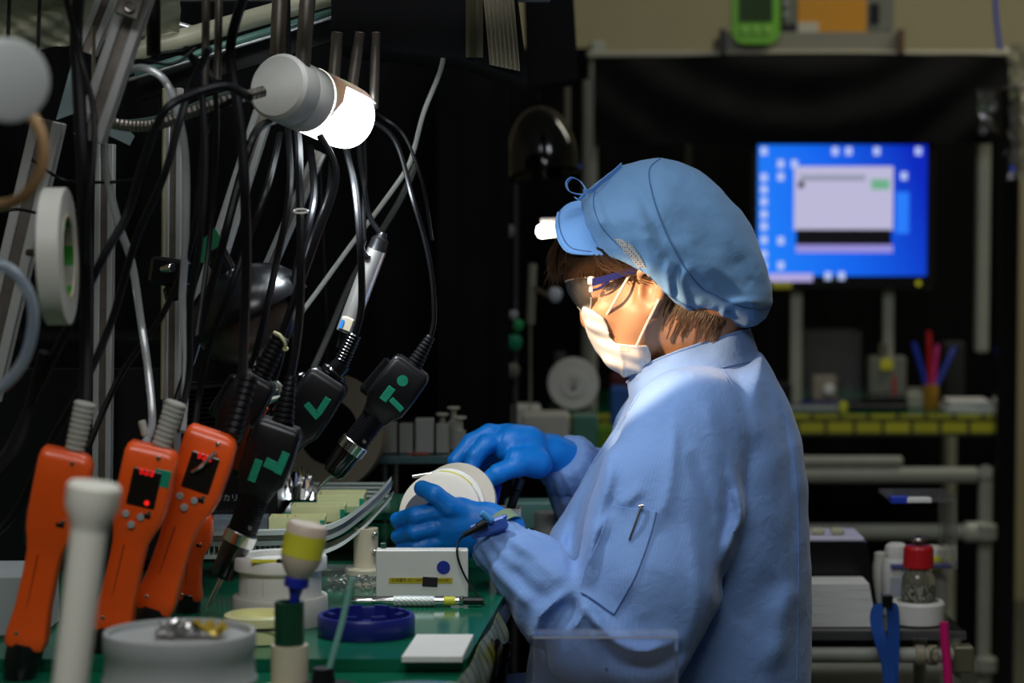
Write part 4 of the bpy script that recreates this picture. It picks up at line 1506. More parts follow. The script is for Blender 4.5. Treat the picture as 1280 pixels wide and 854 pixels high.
t = tag(MB().box(onb(1010, 5.36) + Vector((0, 0, .006)), (.15, .06, .012), None, .003).build('flat_tray', mat('tray_grey', (.22, .26, .24), .4)), 'flat grey tray at the front left of the back bench', 'tray')
t = tag(MB().box(onb(1058, 5.33) + Vector((0, 0, .012)), (.018, .012, .024), None, .003).build('yellow_clip', M['yellow']), 'tiny yellow clip at the front of the back bench', 'clip')
t = empty('pen_cup', onb(1168, 5.42), 'amber cup holding red, pink and blue pens', 'cup')
MB().lathe(onb(1168, 5.42), onb(1168, 5.42) + Vector((0, 0, .09)), [(0, .016), (.003, .018), (.055, .018), (.055, .016), (.006, .015)], 18, cap=True).build('cup_body', mat('amber', (.40, .20, .015), .4), t)
for (dx, tx, top, mt, nm, lb) in ((0, -3, .175, 'red', 'red_pen', 'red pen standing tallest in the amber cup'), (4, 8, .145, None, 'pink_pen', 'pink pen leaning right in the amber cup'),
                             (-4, -22, .150, 'blue', 'blue_pen', 'blue pen leaning left in the amber cup'), (4, 30, .140, 'blue', 'blue_pen', 'blue pen leaning far right out of the amber cup')):
    m_ = M[mt] if mt else mat('pink', (.6, .03, .2), .4)
    a = onb(1168 + dx * .4, 5.42) + Vector((0, 0, .03)); b2 = onb(1168 + tx, 5.42) + Vector((0, 0, top))
    pe = empty(nm, a, lb, 'pen', 'pens in the amber cup')
    MB().cyl(a, a.lerp(b2, .8), .006, n=10).build('barrel', m_, pe)
    MB().cyl(a.lerp(b2, .8), b2, .0068, .005, n=10).build('cap', m_, pe)
for i in range(4):
    c = onb(1219 - i * 2, 5.38) + Vector((0, 0, .0035 + i * .0062))
    tag(MB().box(c, (.125 - i * .012, .09, .006), Matrix.Rotation(.1 * (i % 2) - .04 * i, 3, 'Z'), .0008).build('paper_pad', M['white_paper'] if i != 2 else mat('pad_grey', (.35, .38, .38), .6)),
        ['lowest and widest white paper pad of the stack at the bench right end', 'second white paper pad up in the stack at the bench right end', 'grey folder in the paper stack at the bench right end', 'small white pad on top of the paper stack'][i], 'paper', 'papers on the back bench')
t = tag(MB().box(onb(1195, 5.62) + Vector((0, 0, .07)), (.05, .06, .14), None, .004).build('speaker_box', mat('speaker_black', (.02, .02, .02), .6)), 'dark grey upright box behind the pens', 'box')
t = tag(MB().box(onb(975, 5.42) + Vector((0, 0, .03)), (.06, .05, .06), None, .004).build('dark_block', M['black_plastic']), 'small black block just behind the back of the coat', 'block')

# ---- middle distance, between the curtain and the cap
YD = 4.4
t = empty('dome_lamp', P(676, 170, YD), 'glossy black dome lamp hanging unlit above the bright strip lamp', 'lamp')
c0, c1 = P(672, 134, YD), P(682, 222, YD - .02)
ax = (c1 - c0).normalized()
prof = []
for i in range(14):
    th = i / 13 * math.pi / 2
    prof.append((.112 * (1 - math.cos(th)), .001 + .066 * math.sin(th)))
MB().lathe(c0, c1, prof + [(.122, .066), (.122, .062), (.03, .045)], 36, cap=True).build('shade', M['black_gloss'], t)
MB().cyl(c0 + Vector((0, 0, .012)), c0 + Vector((0, 0, 1.35)), .005, n=10).build('hanger', M['black_plastic'], t)
for px, y0, y1, w, col, lb, y_ in ((733, 100, 560, 9, (.16, .16, .13), 'thin grey post left of the booth frame', 4.9), (712, -780, 200, 8, (.12, .11, .08), 'short brown grey rod beside the dome lamp', 4.7),
                          (666, 330, 405, 10, (.30, .31, .24), 'pale strip standing left of the glasses', 4.5), (645, 230, 520, 6, (.05, .05, .06), 'thin dark rod at the curtain edge', 4.37),
                          (864, 80, 215, 8, (.35, .35, .33), 'short light grey rod just above the cap', 5.6), (700, 440, 520, 14, (.05, .055, .06), 'dark column behind the white reel', 4.8)):
    a, b2 = P(px, y0, y_), P(px - 3, y1, y_)
    bot = b2.z
    if y1 > 500: bot = .0
    q = MB(); q.cyl((a.x, y_, a.z), (b2.x, y_, bot), w / 2 * S(y_), n=14)
    if px == 666: q.cyl((b2.x, y_, b2.z), (b2.x, y_ + .02, .7305), .0018, n=8)
    tag(q.build('rod', mat('rod_paint', col, .5)), lb, 'rod')
# white reel
t = empty('cable_reel', P(716, 512, 4.6), 'round white plastic reel standing on the far bench behind the mask', 'reel')
c = P(717, 480, 4.6); r = 32 * S(4.6)
MB().lathe(c, c + Vector((-.05, -1, .05)) * .02, [(0, r * .97), (.002, r), (.004, r), (.005, r * .9), (.0035, r * .88), (.0035, r * .55), (.009, r * .52), (.009, r * .25), (.004, r * .2), (.004, .001)], 36).build('flange', M['white_plastic'], t)
MB().cyl(c + Vector((0, .002, 0)), c + Vector((0, .03, 0)), r * .5, n=24).build('core', M['white_plastic'], t)
MB().lathe(c + Vector((0, .03, 0)), c + Vector((0, .034, 0)), [(0, r), (.004, r)], 36).build('flange', M['white_plastic'], t)
MB().cyl(c + Vector((0, -.012, 0)), c + Vector((0, -.018, 0)), .006, n=12).build('hub', M['grey_plastic'], t)
# far bench between the two stations
zf = .731
far = empty('far_workbench', (P(690, 0, 4.6).x, 4.65, 0), 'far workbench with green mat, seen between curtain and coat', 'workbench')
xa, xb = P(560, 0, 4.45).x, P(800, 0, 4.45).x
MB().box(((xa + xb) / 2, 4.68, .714), (xb - xa, .56, .03), None, .003).build('bench_top', M['green_mat'], far)
for xx in (xa + .03, xb - .03):
    for yy in (4.45, 4.9): MB().cyl((xx, yy, 0), (xx, yy, .70), .016, n=12).build('leg', M['pipe_grey'], far)


def fb(px0, px1, py0, py1, y, depth, name, mt, lb, cat, bev=.004):
    a, b2 = P(px0, py0, y), P(px1, py1, y)
    z0 = zf
    h = max(.008, a.z - z0)
    return tag(MB().box(((a.x + b2.x) / 2, y + depth / 2, z0 + h / 2), (b2.x - a.x, depth, h), None, bev).build(name, mt), lb, cat)


fb(640, 676, 508, 545, 4.55, .08, 'white_carton', M['white_plastic'], 'flat white carton left of the white reel', 'box')
fb(652, 712, 518, 552, 4.43, .09, 'cream_case', M['milky'], 'long cream plastic case in front of the white reel', 'case')
fb(716, 748, 520, 550, 4.43, .07, 'green_glass_box', mat('green_glass', (.08, .22, .16), .25), 'greenish box next to the cream case', 'box')
fb(746, 772, 535, 560, 4.43, .07, 'lime_box', mat('lime', (.10, .22, .01), .4), 'lime green box touching the front of the coat', 'box')
fb(764, 786, 485, 510, 4.75, .07, 'blue_white_box', mat('box_blue', (.03, .12, .40), .4), 'blue box beside the chin of the mask', 'box')
fb(764, 786, 468, 486, 4.85, .05, 'dark_red_box', mat('dark_red', (.10, .01, .015), .5), 'dark red box behind the mask', 'box')
fb(690, 706, 505, 520, 4.62, .04, 'reel_foot', M['black_plastic'], 'black foot block holding the white reel', 'foot')
for (px, py, r, col, lb) in ((643, 430, 10, (.01, .25, .13), 'green bulb shaped knob near the curtain edge'), (648, 408, 7, (.02, .35, .12), 'small green knob above the bigger one'),
                             (642, 395, 6, (.4, .42, .45), 'small chrome fitting above the green knobs'), (694, 370, 9, (.55, .60, .68), 'pale bluish lamp head just left of the glasses'),
                             (641, 465, 9, (.16, .17, .13), 'dull olive fitting low by the curtain edge'), (636, 290, 8, (.25, .27, .28), 'dim glassy fitting left of the strip lamp')):
    c = P(px, py, 4.35)
    t = empty('valve_knob', c, lb, 'knob')
    MB().lathe(c + Vector((0, 0, r * S(4.35) * 1.2)), c - Vector((0, 0, r * S(4.35))), [(0, r * .0005), (r * .0004, r * S(4.35) * .8), (r * .0012, r * S(4.35)), (r * .0024, r * S(4.35) * .8), (r * .003, r * S(4.35) * .4)], 16).build('head', mat('knob_paint', col, .3), t)
    MB().cyl(c - Vector((0, 0, r * S(4.35) * .5)), Vector((P(643, 0, 4.37).x, 4.372, c.z - .004)) if px < 690 else Vector((P(667, 0, 4.5).x, 4.5, c.z + .01)), .004, n=8).build('stem', M['dark_steel'], t)
# bright strip lamp behind the visor
t = empty('strip_lamp', P(690, 290, 3.42), 'small lit strip lamp glowing behind the visor', 'lamp')
a, b2 = P(676, 290, 3.42), P(722, 284, 3.44)
MB().lathe(a - Vector((.006, 0, 0)), b2, [(0, .004), (.003, .009), (.007, .0105), ((b2 - a).length, .0105)], 20).build('tube', mat('strip_glow', (1, 1, 1), .4, emit=(1, .93, .80), estr=9), t)
MB().box((a + b2) / 2 + Vector((0, .004, .013)), (.055, .02, .008), rot_to((0, 0, 1)), .002).build('reflector', M['white_plastic'], t)
MB().tube(spline([b2, b2 + Vector((.05, .08, -.02)), b2 + Vector((.09, .12, -.15)), Vector((b2.x + .09, b2.y + .12, .73))], 5), .005, 8).build('arm', M['black_plastic'], t)

# ---- side trolley on the right
YC = 3.45
zc = P(0, 788, YC).z
cart = empty('side_trolley', (P(1115, 0, YC).x, YC + .15, 0), 'low trolley with a smoked glass top and pipe frame, right of the coat', 'trolley')
xa, xb = P(960, 0, YC).x, P(1214, 0, YC).x
glass = mat('smoked_glass', (.035, .035, .03), .08, spec=.8)
MB().box(((xa + xb) / 2, YC + .16, zc - .005), (xb - xa, .33, .010), None, .0015).build('top', glass, cart)
MB().box(((xa + xb) / 2, YC - .004, zc - .007), (xb - xa + .004, .006, .013), None, .001).build('edge_strip', M['clear'], cart)
MB().cyl(P(960, 819, YC), P(1192, 819, YC), 10 * S(YC), n=18).build('rail', M['pipe_grey'], cart)
for k, px in enumerate((1150, 1166)):
    MB().cyl(P(px - 7, 819, YC), P(px + 6, 819, YC), 13 * S(YC), n=18, bev=.002).build('clamp_ring', mat('clamp_tan', (.30, .27, .18), .35), cart)
MB().box(P(1203, 823, YC), (26 * S(YC), .03, 34 * S(YC)), None, .003).build('corner_joint', mat('joint_metal', (.30, .28, .18), .3, .7), cart)
MB().tube([P(1172 + 9 * math.cos(i * .42), 819 + 9 * math.sin(i * .42), YC - .018) for i in range(15)], .0012, 6, closed=True).build('ring', M['steel'], cart)
for px in (1203, 975):
    for yy in (YC + .01, YC + .30):
        MB().cyl((P(px, 0, YC).x, yy, zc - .012), (P(px, 0, YC).x, yy, .0), 9 * S(YC), n=16).build('leg', M['pipe_grey'], cart)


def ct(px, y=YC + .08):
    return Vector((P(px, 0, y).x, y, zc + .0003))


# paper wipes box: black dispenser with wipes in its mouth
t = empty('wipe_dispenser', ct(1040, YC + .12), 'black box with a slanting front and white wipes stacked at its foot', 'dispenser')
y0 = YC + .10
MB().prism([P(985, 680, y0), P(1084, 678, y0), P(1101, 784, y0), P(985, 784, y0)], (0, .16, 0)).build('case', M['black_plastic'], t)
wp = MB(); ys = YC + .02
for i in range(14):
    z = zc + .001 + i * .0045
    w = 66 - .55 * i
    wp.box((P(1060 - .35 * i, 0, ys).x, ys + .035, z + .0022), (w * 2 * .5 * S(ys) * 1.28, .07, .0044), Matrix.Rotation(.006 * math.sin(i * 1.9), 3, 'Z'), .0004)
o = tag(wp.build('wipe_stack', M['white_paper']), 'stack of folded white wipes at the foot of the black dispenser', 'wipes'); o['kind'] = 'stuff'
zt = P(0, 678, y0).z
t = tag(MB().box((P(1040, 0, y0).x, y0 + .05, zt + .004), (92 * S(y0), .10, .007), None, .002).build('lilac_tray', mat('lilac_tray', (.62, .60, .74), .4)), 'thin lilac tray lying on the black dispenser', 'tray')
for px, lb in ((1030, 'left of two small cream blocks on the lilac tray'), (1055, 'right of two small cream blocks on the lilac tray')):
    tag(MB().box((P(px, 0, y0).x, y0 + .03, zt + .0125), (.020, .02, .0095), None, .003).build('cream_block', M['pale_yellow'] if 0 else mat('cream_block', (.45, .43, .28), .5)), lb, 'block', 'cream blocks on the tray')
# dish, bottle, squeeze bottle, acrylic stand
c = ct(1155, YC + .055)
t = tag(MB().lathe(c, c + Vector((0, 0, 1)), [(0, .034), (.002, .038), (.030, .039), (.034, .036), (.034, .031), (.010, .030)], 36).build('round_dish', M['white_plastic']), 'thick round white dish holding the red capped jar', 'dish')
t = empty('reagent_jar', c + Vector((0, 0, .0105)), 'glass jar with ribbed red cap and dark print, sitting in the white dish', 'jar')
z_ = c + Vector((0, 0, .0105))
MB().lathe(z_, z_ + Vector((0, 0, 1)), [(0, .022), (.002, .024), (.058, .024), (.067, .018), (.071, .0165)], 28).build('glass_body', mat('jar_glass', (.28, .27, .20), .12, trans=.6), t)
lbm = bpy.data.materials.new('jar_print'); lbm.use_nodes = True; nt = lbm.node_tree; bs = nt.nodes['Principled BSDF']
tc = nt.nodes.new('ShaderNodeTexCoord'); n1 = nt.nodes.new('ShaderNodeTexNoise'); n1.inputs['Scale'].default_value = 300
mp_ = nt.nodes.new('ShaderNodeMapping'); mp_.inputs['Scale'].default_value = (1, 1, .6); cr = nt.nodes.new('ShaderNodeValToRGB')
cr.color_ramp.elements[0].position = .46; cr.color_ramp.elements[0].color = (.30, .29, .23, 1); cr.color_ramp.elements[1].position = .52; cr.color_ramp.elements[1].color = (.05, .05, .04, 1)
nt.links.new(tc.outputs['Object'], mp_.inputs[0]); nt.links.new(mp_.outputs[0], n1.inputs['Vector']); nt.links.new(n1.outputs['Fac'], cr.inputs[0]); nt.links.new(cr.outputs[0], bs.inputs['Base Color'])
MB().lathe(z_ + Vector((0, 0, .024)), z_ + Vector((0, 0, 1)), [(0, .0243), (.024, .0243)], 28, cap=False).build('printed_label', lbm, t, 'label with dark print')
q = MB(); pr = []
n = 48
for (zz, r) in ((.071, .0195), (.073, .0215), (.100, .0210), (.104, .0185)):
    pr.append([z_ + Vector(((r + (.0006 if i % 2 else 0)) * math.cos(i / n * 6.283), (r + (.0006 if i % 2 else 0)) * math.sin(i / n * 6.283), zz)) for i in range(n)])
q.sheet(pr, closed_u=True); q.add(pr[-1], [tuple(range(n))])
q.build('cap', M['red'], t, 'ribbed red cap', angle=25)
MB().lathe(z_ + Vector((0, 0, .104)), z_ + Vector((0, 0, 1)), [(0, .004), (.006, .004), (.006, .012), (.009, .013), (.012, .011), (.012, .004), (.015, .004)], 18).build('stopper', M['dark_steel'], t, 'metal stopper')
c2 = ct(1127, YC + .13)
t = empty('white_bottle', c2, 'white plastic bottle with rounded cap behind the red capped jar', 'bottle')
MB().lathe(c2, c2 + Vector((0, 0, 1)), [(0, .020), (.003, .022), (.075, .022), (.084, .019)], 24).build('body', M['white_plastic'], t)
MB().lathe(c2 + Vector((0, 0, .084)), c2 + Vector((0, 0, 1)), [(0, .0165), (.012, .018), (.020, .016), (.024, .010)], 24).build('cap', M['white_plastic'], t)
MB().box(c2 + Vector((0, -.0215, .045)), (.024, .002, .028), None, .0005).build('label', mat('bottle_label', (.42, .46, .52), .5), t)
c2 = ct(1108, YC + .16)
tag(MB().lathe(c2, c2 + Vector((0, 0, 1)), [(0, .010), (.003, .013), (.07, .013), (.078, .011), (.088, .011), (.09, .006)], 18).build('slim_bottle', M['milky']), 'slim milky bottle left of the white bottle', 'bottle')
c2 = ct(1172, YC + .16)
t = empty('clear_bottle', c2, 'tall milky bottle with a yellow label behind the jar', 'bottle')
MB().lathe(c2, c2 + Vector((0, 0, 1)), [(0, .022), (.003, .025), (.05, .025), (.095, .019), (.10, .01)], 20).build('body', M['milky'], t)
MB().box(c2 + Vector((.004, -.024, .075)), (.013, .003, .022), None, .0005).build('label', M['yellow'], t, 'yellow label')
# acrylic stand
yA = YC + .02
t = empty('acrylic_stand', ct(1155, YC + .10), 'clear acrylic sign stand with a blue edged top, over the red capped jar', 'stand')
q = MB(); yA = YC + .02
q.prism([P(1114, 623, yA), P(1197, 623, yA), P(1197, 712, yA), P(1190, 712, yA), P(1190, 628, yA), P(1114, 628, yA)], (0, .12, 0))
q.build('bent_sheet', M['clear'], t, smooth=False)
rect(1114, 622, 1136, 630, yA - .002, .025, M['blue'], 'blue_edge', t)
rect(1134, 623, 1165, 629, yA - .003, .02, M['white_paper'], 'paper_slip', t)
rect(1114, 706, 1190, 711, YC + .10, .03, mat('lilac_acrylic', (.20, .22, .55), .2, trans=.6), 'lower_shelf', t)
# hanging straps in front of the trolley
t = empty('blue_strap', P(1110, 760, YC - .05), 'blue looped strap clipped to the trolley edge', 'strap')
q = MB()
ribbon(q, [P(1112, 862, YC - .05), P(1109, 830, YC - .05), P(1100, 800, YC - .055), P(1095, 775, YC - .05), P(1098, 758, YC - .045), P(1108, 754, YC - .04), P(1116, 762, YC - .035), P(1117, 800, YC - .03), P(1115, 862, YC - .03)], .020, (1, .4, 0), .0015)
q.build('webbing', mat('strap_blue', (.02, .10, .45), .6), t)
rect(1103, 745, 1116, 760, YC - .045, .018, M['black_plastic'], 'clip', t)
tag(MB().tube(spline([P(1180, 778, YC - .05), P(1181, 800, YC - .05), P(1184, 830, YC - .05), P(1186, 870, YC - .05)], 5), .0065, 10).build('pink_tube', mat('pink_tube', (.65, .01, .16), .4)), 'bright pink tube hanging at the right end of the trolley', 'tube')
# ------------------------------------------------------------------ near workbench and the things on it
bench = empty('workbench', (-.6, 2.9, 0), 'near workbench with a glossy green mat and yellow striped edge guard', 'workbench')
e0 = Z(618, 765); e1 = Z(583, 824)          # right edge of the mat, back and front
ed = (e0 - e1).normalized()
bk_ = e1 + ed * 1.05
TH = .0125
poly = [Vector((-1.25, e1.y - .0, ZB - TH)), Vector((e1.x, e1.y, ZB - TH)), Vector((bk_.x, bk_.y, ZB - TH)), Vector((-1.25, bk_.y, ZB - TH))]
MB().prism(poly, (0, 0, TH)).build('green_mat', M['green_mat'], bench, 'thick green upper mat', smooth=False)
ZL = ZB - TH - .0005
e2 = e1 - ed * .42
poly = [Vector((-1.25, e2.y, ZL - .028)), Vector((e2.x, e2.y, ZL - .028)), Vector((bk_.x - .002, bk_.y, ZL - .028)), Vector((-1.25, bk_.y, ZL - .028))]
MB().prism(poly, (0, 0, .028)).build('bench_top', M['green_mat'], bench, smooth=False)
for (x, y) in ((-1.2, 2.15), (-1.2, 3.4), (-.10, 2.15), (-.06, 3.4)):
    MB().box((x, y, (ZL - .03) / 2), (.04, .04, ZL - .03), None, .003).build('leg', M['aluminium'], bench)
# edge guard: yellow sheet with black marks, sagging along the edge
q = MB(); rows = []
for i in range(40):
    t = i / 39
    p = e2.lerp(e0 + ed * .02, t) + Vector((.003, 0, 0))
    row = []
    for j in range(9):
        s_ = j / 8
        o = Vector((.001 + .010 * math.sin(s_ * 2.6) + .0012 * math.sin(i * .6 + j * .8), 0, .0 - .05 * s_ + .001 * math.sin(i * .5)))
        p2 = p + o; p2.z = ZB - .004 + o.z
        row.append(p2)
    rows.append(row)
q.sheet(rows, .0012)
em_ = bpy.data.materials.new('edge_guard_print'); em_.use_nodes = True; nt = em_.node_tree; bs = nt.nodes['Principled BSDF']; bs.inputs['Roughness'].default_value = .35
tc = nt.nodes.new('ShaderNodeTexCoord'); wv = nt.nodes.new('ShaderNodeTexWave'); wv.bands_direction = 'Y'; wv.inputs['Scale'].default_value = 9; wv.inputs['Distortion'].default_value = 1.5
cr = nt.nodes.new('ShaderNodeValToRGB'); cr.color_ramp.elements[0].position = .12; cr.color_ramp.elements[0].color = (.02, .03, .01, 1)
cr.color_ramp.elements[1].position = .18; cr.color_ramp.elements[1].color = (.17, .17, .015, 1)
nt.links.new(tc.outputs['Object'], wv.inputs['Vector']); nt.links.new(wv.outputs['Fac'], cr.inputs[0]); nt.links.new(cr.outputs[0], bs.inputs['Base Color'])
q.build('edge_guard', em_, bench, 'yellow edge guard with black bars', angle=60)
# black crinkled bag hanging below the edge
q = MB(); rows = []
for i in range(14):
    row = []
    for j in range(9):
        p = P(596 + 42 * i / 13 - 8 * j / 8, 800 + 110 * j / 8, 2.62)
        row.append(p + Vector((0, .012 * math.sin(i * 1.7 + j) + .02 * math.sin(j * .8 + i * .4), 0)))
    rows.append(row)
q.sheet(rows, .0015)
tag(q.build('black_bag', mat('black_film', (.006, .006, .008), .18, spec=.8), angle=25), 'shiny black plastic bag hanging at the bench edge below the elbow', 'bag')


def flat_text(txt, p, size, mt, name, parent, ux=Vector((1, 0, 0)), uz=Vector((0, 0, 1)), label=None, squash=1.0):
    cu = bpy.data.curves.new(name, 'FONT')
    cu.body = txt; cu.size = size; cu.align_x = 'LEFT'; cu.align_y = 'BOTTOM'; cu.resolution_u = 2
    tmp = bpy.data.objects.new(name, cu); COL.objects.link(tmp)
    dg = bpy.context.evaluated_depsgraph_get()
    me = bpy.data.meshes.new_from_object(tmp.evaluated_get(dg))
    COL.objects.unlink(tmp); bpy.data.objects.remove(tmp)
    nrm = ux.cross(uz)
    org = Vector((0, 0, 0)); q = parent
    while q is not None: org += Vector(q.location); q = q.parent
    for v in me.vertices:
        v.co = p + ux * v.co.x * squash + uz * v.co.y + nrm * v.co.z - org
    me.materials.clear(); me.materials.append(mt)
    o = bpy.data.objects.new(name, me); COL.objects.link(o)
    o.parent = parent
    if label: o['label'] = label
    return o


# ---- white box with yellow strip
yb = 2.84
A, B = P(470, 750, yb), P(585, 750, yb)
h = .0565; bx = empty('white_box', Vector(((A.x + B.x) / 2, yb + .03, ZB)), 'white plastic box with a yellow strip label, black tape and a blue dot', 'box')
MB().box(((A.x + B.x) / 2, yb + .011, ZB + h / 2), (B.x - A.x, .022, h), None, .0012).build('body', M['white_plastic'], bx)
rect(486, 722.5, 565.5, 729.5, yb - .0006, .0006, mat('label_yellow', (.50, .42, .02), .45), 'strip_label', bx, 'yellow strip label', 0)
flat_text('治具番号 ISC-186053', P(489, 728.3, yb - .0008), .0050, M['black_plastic'], 'label_text', bx, squash=.92)
flat_text('009-020', P(547, 728.3, yb - .0008), .0046, M['black_plastic'], 'label_text', bx, squash=.9)
MB().box(P(537.5, 727.5, yb - .0011), (.0178, .0008, .0112), Matrix.Rotation(math.radians(3), 3, 'Y'), .0002).build('black_tape', mat('tape_black', (.012, .008, .012), .6), bx)
MB().cyl(P(554.3, 709.5, yb), P(554.3, 709.5, yb) + Vector((0, -.0008, 0)), .0079, n=40).build('blue_dot', mat('dot_blue', (.01, .03, .30), .5), bx)
o = Vector((A.x + .004, yb + .008, ZB + h + .0005))
tag(MB().box(o + Vector((.004, .01, .003)), (.007, .012, .006), None, .0008).build('green_chip', M['dark_green']), 'tiny dark green piece on the left end of the white box', 'piece')

# ---- knurled tool
yt = 2.775
zt_ = ZB + .0068
def tp_(px): return Vector((P(px, 757, yt).x, yt + .0 * px, zt_))
kn = empty('knurled_driver', Vector((tp_(520).x, yt, ZB)), 'slim silver tool with a knurled white grip, yellow band and black end', 'tool')
MB().lathe(tp_(432), tp_(494), [(0, .0005), (.003, .0012), (.006, .0012), (.008, .0022), (.014, .0030), (.030, .0030), (.031, .0018), (.037, .0022), (.043, .0035), ((tp_(494) - tp_(432)).length, .0046)], 18).build('tip', M['steel'], kn)
kmt = mat('knurl_metal', (.50, .54, .50), .35, .5)
nt = kmt.node_tree; tc = nt.nodes['Texture Coordinate']; wv = nt.nodes.new('ShaderNodeTexWave'); wv.bands_direction = 'DIAGONAL'; wv.inputs['Scale'].default_value = 110
cr = nt.nodes.new('ShaderNodeValToRGB'); cr.color_ramp.elements[0].color = (.36, .40, .37, 1); cr.color_ramp.elements[1].color = (.66, .70, .66, 1)
nt.links.new(tc.outputs['Object'], wv.inputs[0]); nt.links.new(wv.outputs['Fac'], cr.inputs[0]); nt.links.new(cr.outputs[0], nt.nodes['Principled BSDF'].inputs['Base Color'])
# knurls as real helical ridges
q = MB(); rows = []
for i in range(61):
    t = i / 60; row = []
    for k in range(48):
        th = k / 48 * 6.2832
        r = .0063 + .00035 * math.sin(th * 16 + t * 50) * (1 if .02 < t < .98 else 0)
        c = tp_(492).lerp(tp_(543), t)
        row.append(c + Vector((0, math.cos(th) * r, math.sin(th) * r)))
    rows.append(row)
q.sheet(rows, closed_u=True); q.add(rows[0], [tuple(range(48))]); q.add(rows[-1], [tuple(reversed(range(48)))])
q.build('knurled_grip', kmt, kn, 'pale knurled grip', angle=60)
MB().cyl(tp_(543), tp_(574), .0046, n=18).build('shaft', M['steel'], kn)
MB().cyl(tp_(555), tp_(569), .0051, n=18).build('yellow_band', M['yellow'], kn, 'yellow band')
MB().lathe(tp_(574), tp_(580), [(0, .0052), (.0015, .0062), (.003, .0052), (.0045, .0062), (.005, .005)], 18).build('collar', M['steel'], kn)
MB().cyl(tp_(579), tp_(604.5), .0046, .0042, n=18, bev=.0008).build('end_cap', M['black_plastic'], kn)
tag(MB().box(Vector((P(500, 0, yt + .03).x, yt + .028, ZB + .0035)), (.115, .012, .007), None, .001).build('black_ruler', M['black_plastic']), 'flat black strip lying behind the knurled tool', 'strip')

# ---- white slab at the bench front
a = Z(521, 793, ZB + .006); b2 = Z(592, 793, ZB + .006); c = Z(578, 821, ZB + .006); d_ = Z(502, 821, ZB + .006)
tag(MB().prism([Vector((p.x, p.y, ZB + .0003)) for p in (d_, c, b2, a)], (0, 0, .0057)).build('white_slab', M['white_plastic'], smooth=False), 'flat white slab lying at the front right corner of the mat', 'block')

# ---- blue castellated dish
yc = 2.60; c = Vector((P(455, 0, yc).x, yc, ZB + .0003)); r = 61.5 * S(yc)
q = MB()
q.lathe(c, c + Vector((0, 0, 1)), [(0, r * .985), (.0012, r), (.0195, r), (.0215, r * .975), (.0215, r * .90), (.0195, r * .885), (.008, r * .88), (.007, .001)], 64)
dish = q.build('blue_dish', M['navy'], None)
tag(dish, 'dark blue round plastic dish with notched inner ring', 'dish')
q = MB()
for k in range(8):
    a0 = k * math.pi / 4 + .2
    seg = 8; ri, ro = r * .70, r * .80
    pts = [c + Vector((ro * math.cos(a0 + i * .055), ro * math.sin(a0 + i * .055), .0079)) for i in range(seg)] + \
          [c + Vector((ri * math.cos(a0 + i * .055), ri * math.sin(a0 + i * .055), .0079)) for i in reversed(range(seg))]
    q.prism(pts, (0, 0, .017))
q.build('castellation', M['navy'], dish)
o = bpy.data.objects['castellation']; 

# ---- white flanged spool holder
yc = 2.665; c = Vector((P(346, 0, yc).x, yc, ZB + .0003)); k = S(yc)
wh = empty('white_spool', c, 'big stepped white plastic spool with wide flanges', 'spool')
MB().lathe(c, c + Vector((0, 0, 1)), [(0, 59 * k), (.0015, 60 * k), (.030, 60 * k), (.032, 59 * k), (.032, 50 * k)], 56).build('base_flange', M['milky'], wh)
MB().lathe(c + Vector((0, 0, .032)), c + Vector((0, 0, 1)), [(0, 52 * k), (.028, 52 * k)], 56).build('core', M['white_plastic'], wh)
MB().lathe(c + Vector((0, 0, .0602)), c + Vector((0, 0, 1)), [(0, 52 * k), (.0, 57 * k), (.002, 59 * k), (.014, 59 * k), (.016, 57.5 * k), (.016, 44 * k), (.010, 43 * k), (.010, .001)], 56).build('top_flange', M['white_plastic'], wh)
for th in (-1.9, -1.2, -2.4):
    p = c + Vector((math.cos(th) * 52 * k, math.sin(th) * 52 * k, .047))
    MB().box(p, (.0006, .0006, .020)).build('slot', M['grey_plastic'], wh)
MB().box(c + Vector((-.012, -.048, .0765)), (.030, .006, .0035), None, .0005).build('label', M['yellow'], wh, 'yellow label with black end')
MB().box(c + Vector((.006, -.0485, .0768)), (.010, .006, .004), None, .0005).build('label_end', M['black_plastic'], wh)
# pale yellow ring with a dark printed line
yc = 2.56; c = Vector((P(318, 0, yc).x, yc, ZB + .0003))
pr = empty('yellow_ring', c, 'low pale yellow round case left of the green bottle', 'case')
MB().lathe(c, c + Vector((0, 0, 1)), [(0, .034), (.001, .036), (.017, .036), (.0185, .034), (.0185, .001)], 40).build('case_body', M['pale_yellow'], pr)
MB().lathe(c + Vector((0, 0, .0188)), c + Vector((0, 0, 1)), [(0, .0335), (0, .0365), (.009, .0365), (.0105, .034), (.0105, .028), (.002, .0275), (.002, .001)], 40).build('lid', M['pale_yellow'], pr)
MB().box(c + Vector((.01, -.0368, .0175)), (.034, .001, .0025)).build('printed_line', M['black_plastic'], pr)

# ---- acrylic box of small screws
a = Vector((P(437, 0, 2.93).x, 2.93, ZB + .0003))
sb = empty('screw_case', a, 'low clear case full of tiny screws in front of the beige post', 'case')
MB().box(a + Vector((0, 0, .011)), (.072, .05, .022)).build('shell', M['clear'], sb, smooth=False)


def screws(c, w, d, n, name, parent, seed, r=.0011, piles=.006):
    rr = random.Random(seed); q = MB()
    for i in range(n):
        p = Vector(c) + Vector((rr.uniform(-w, w) / 2, rr.uniform(-d, d) / 2, rr.uniform(0, piles)))
        ax_ = Vector((rr.gauss(0, 1), rr.gauss(0, 1), rr.gauss(0, .5))).normalized()
        q.lathe(p, p + ax_, [(0, r * .9), (r * .9, r), (r * .9, r * .45), (r * 4, r * .4)], 6)
    o = q.build(name, M['steel'], parent, 'heap of tiny steel screws'); o['kind'] = 'stuff'
    return o


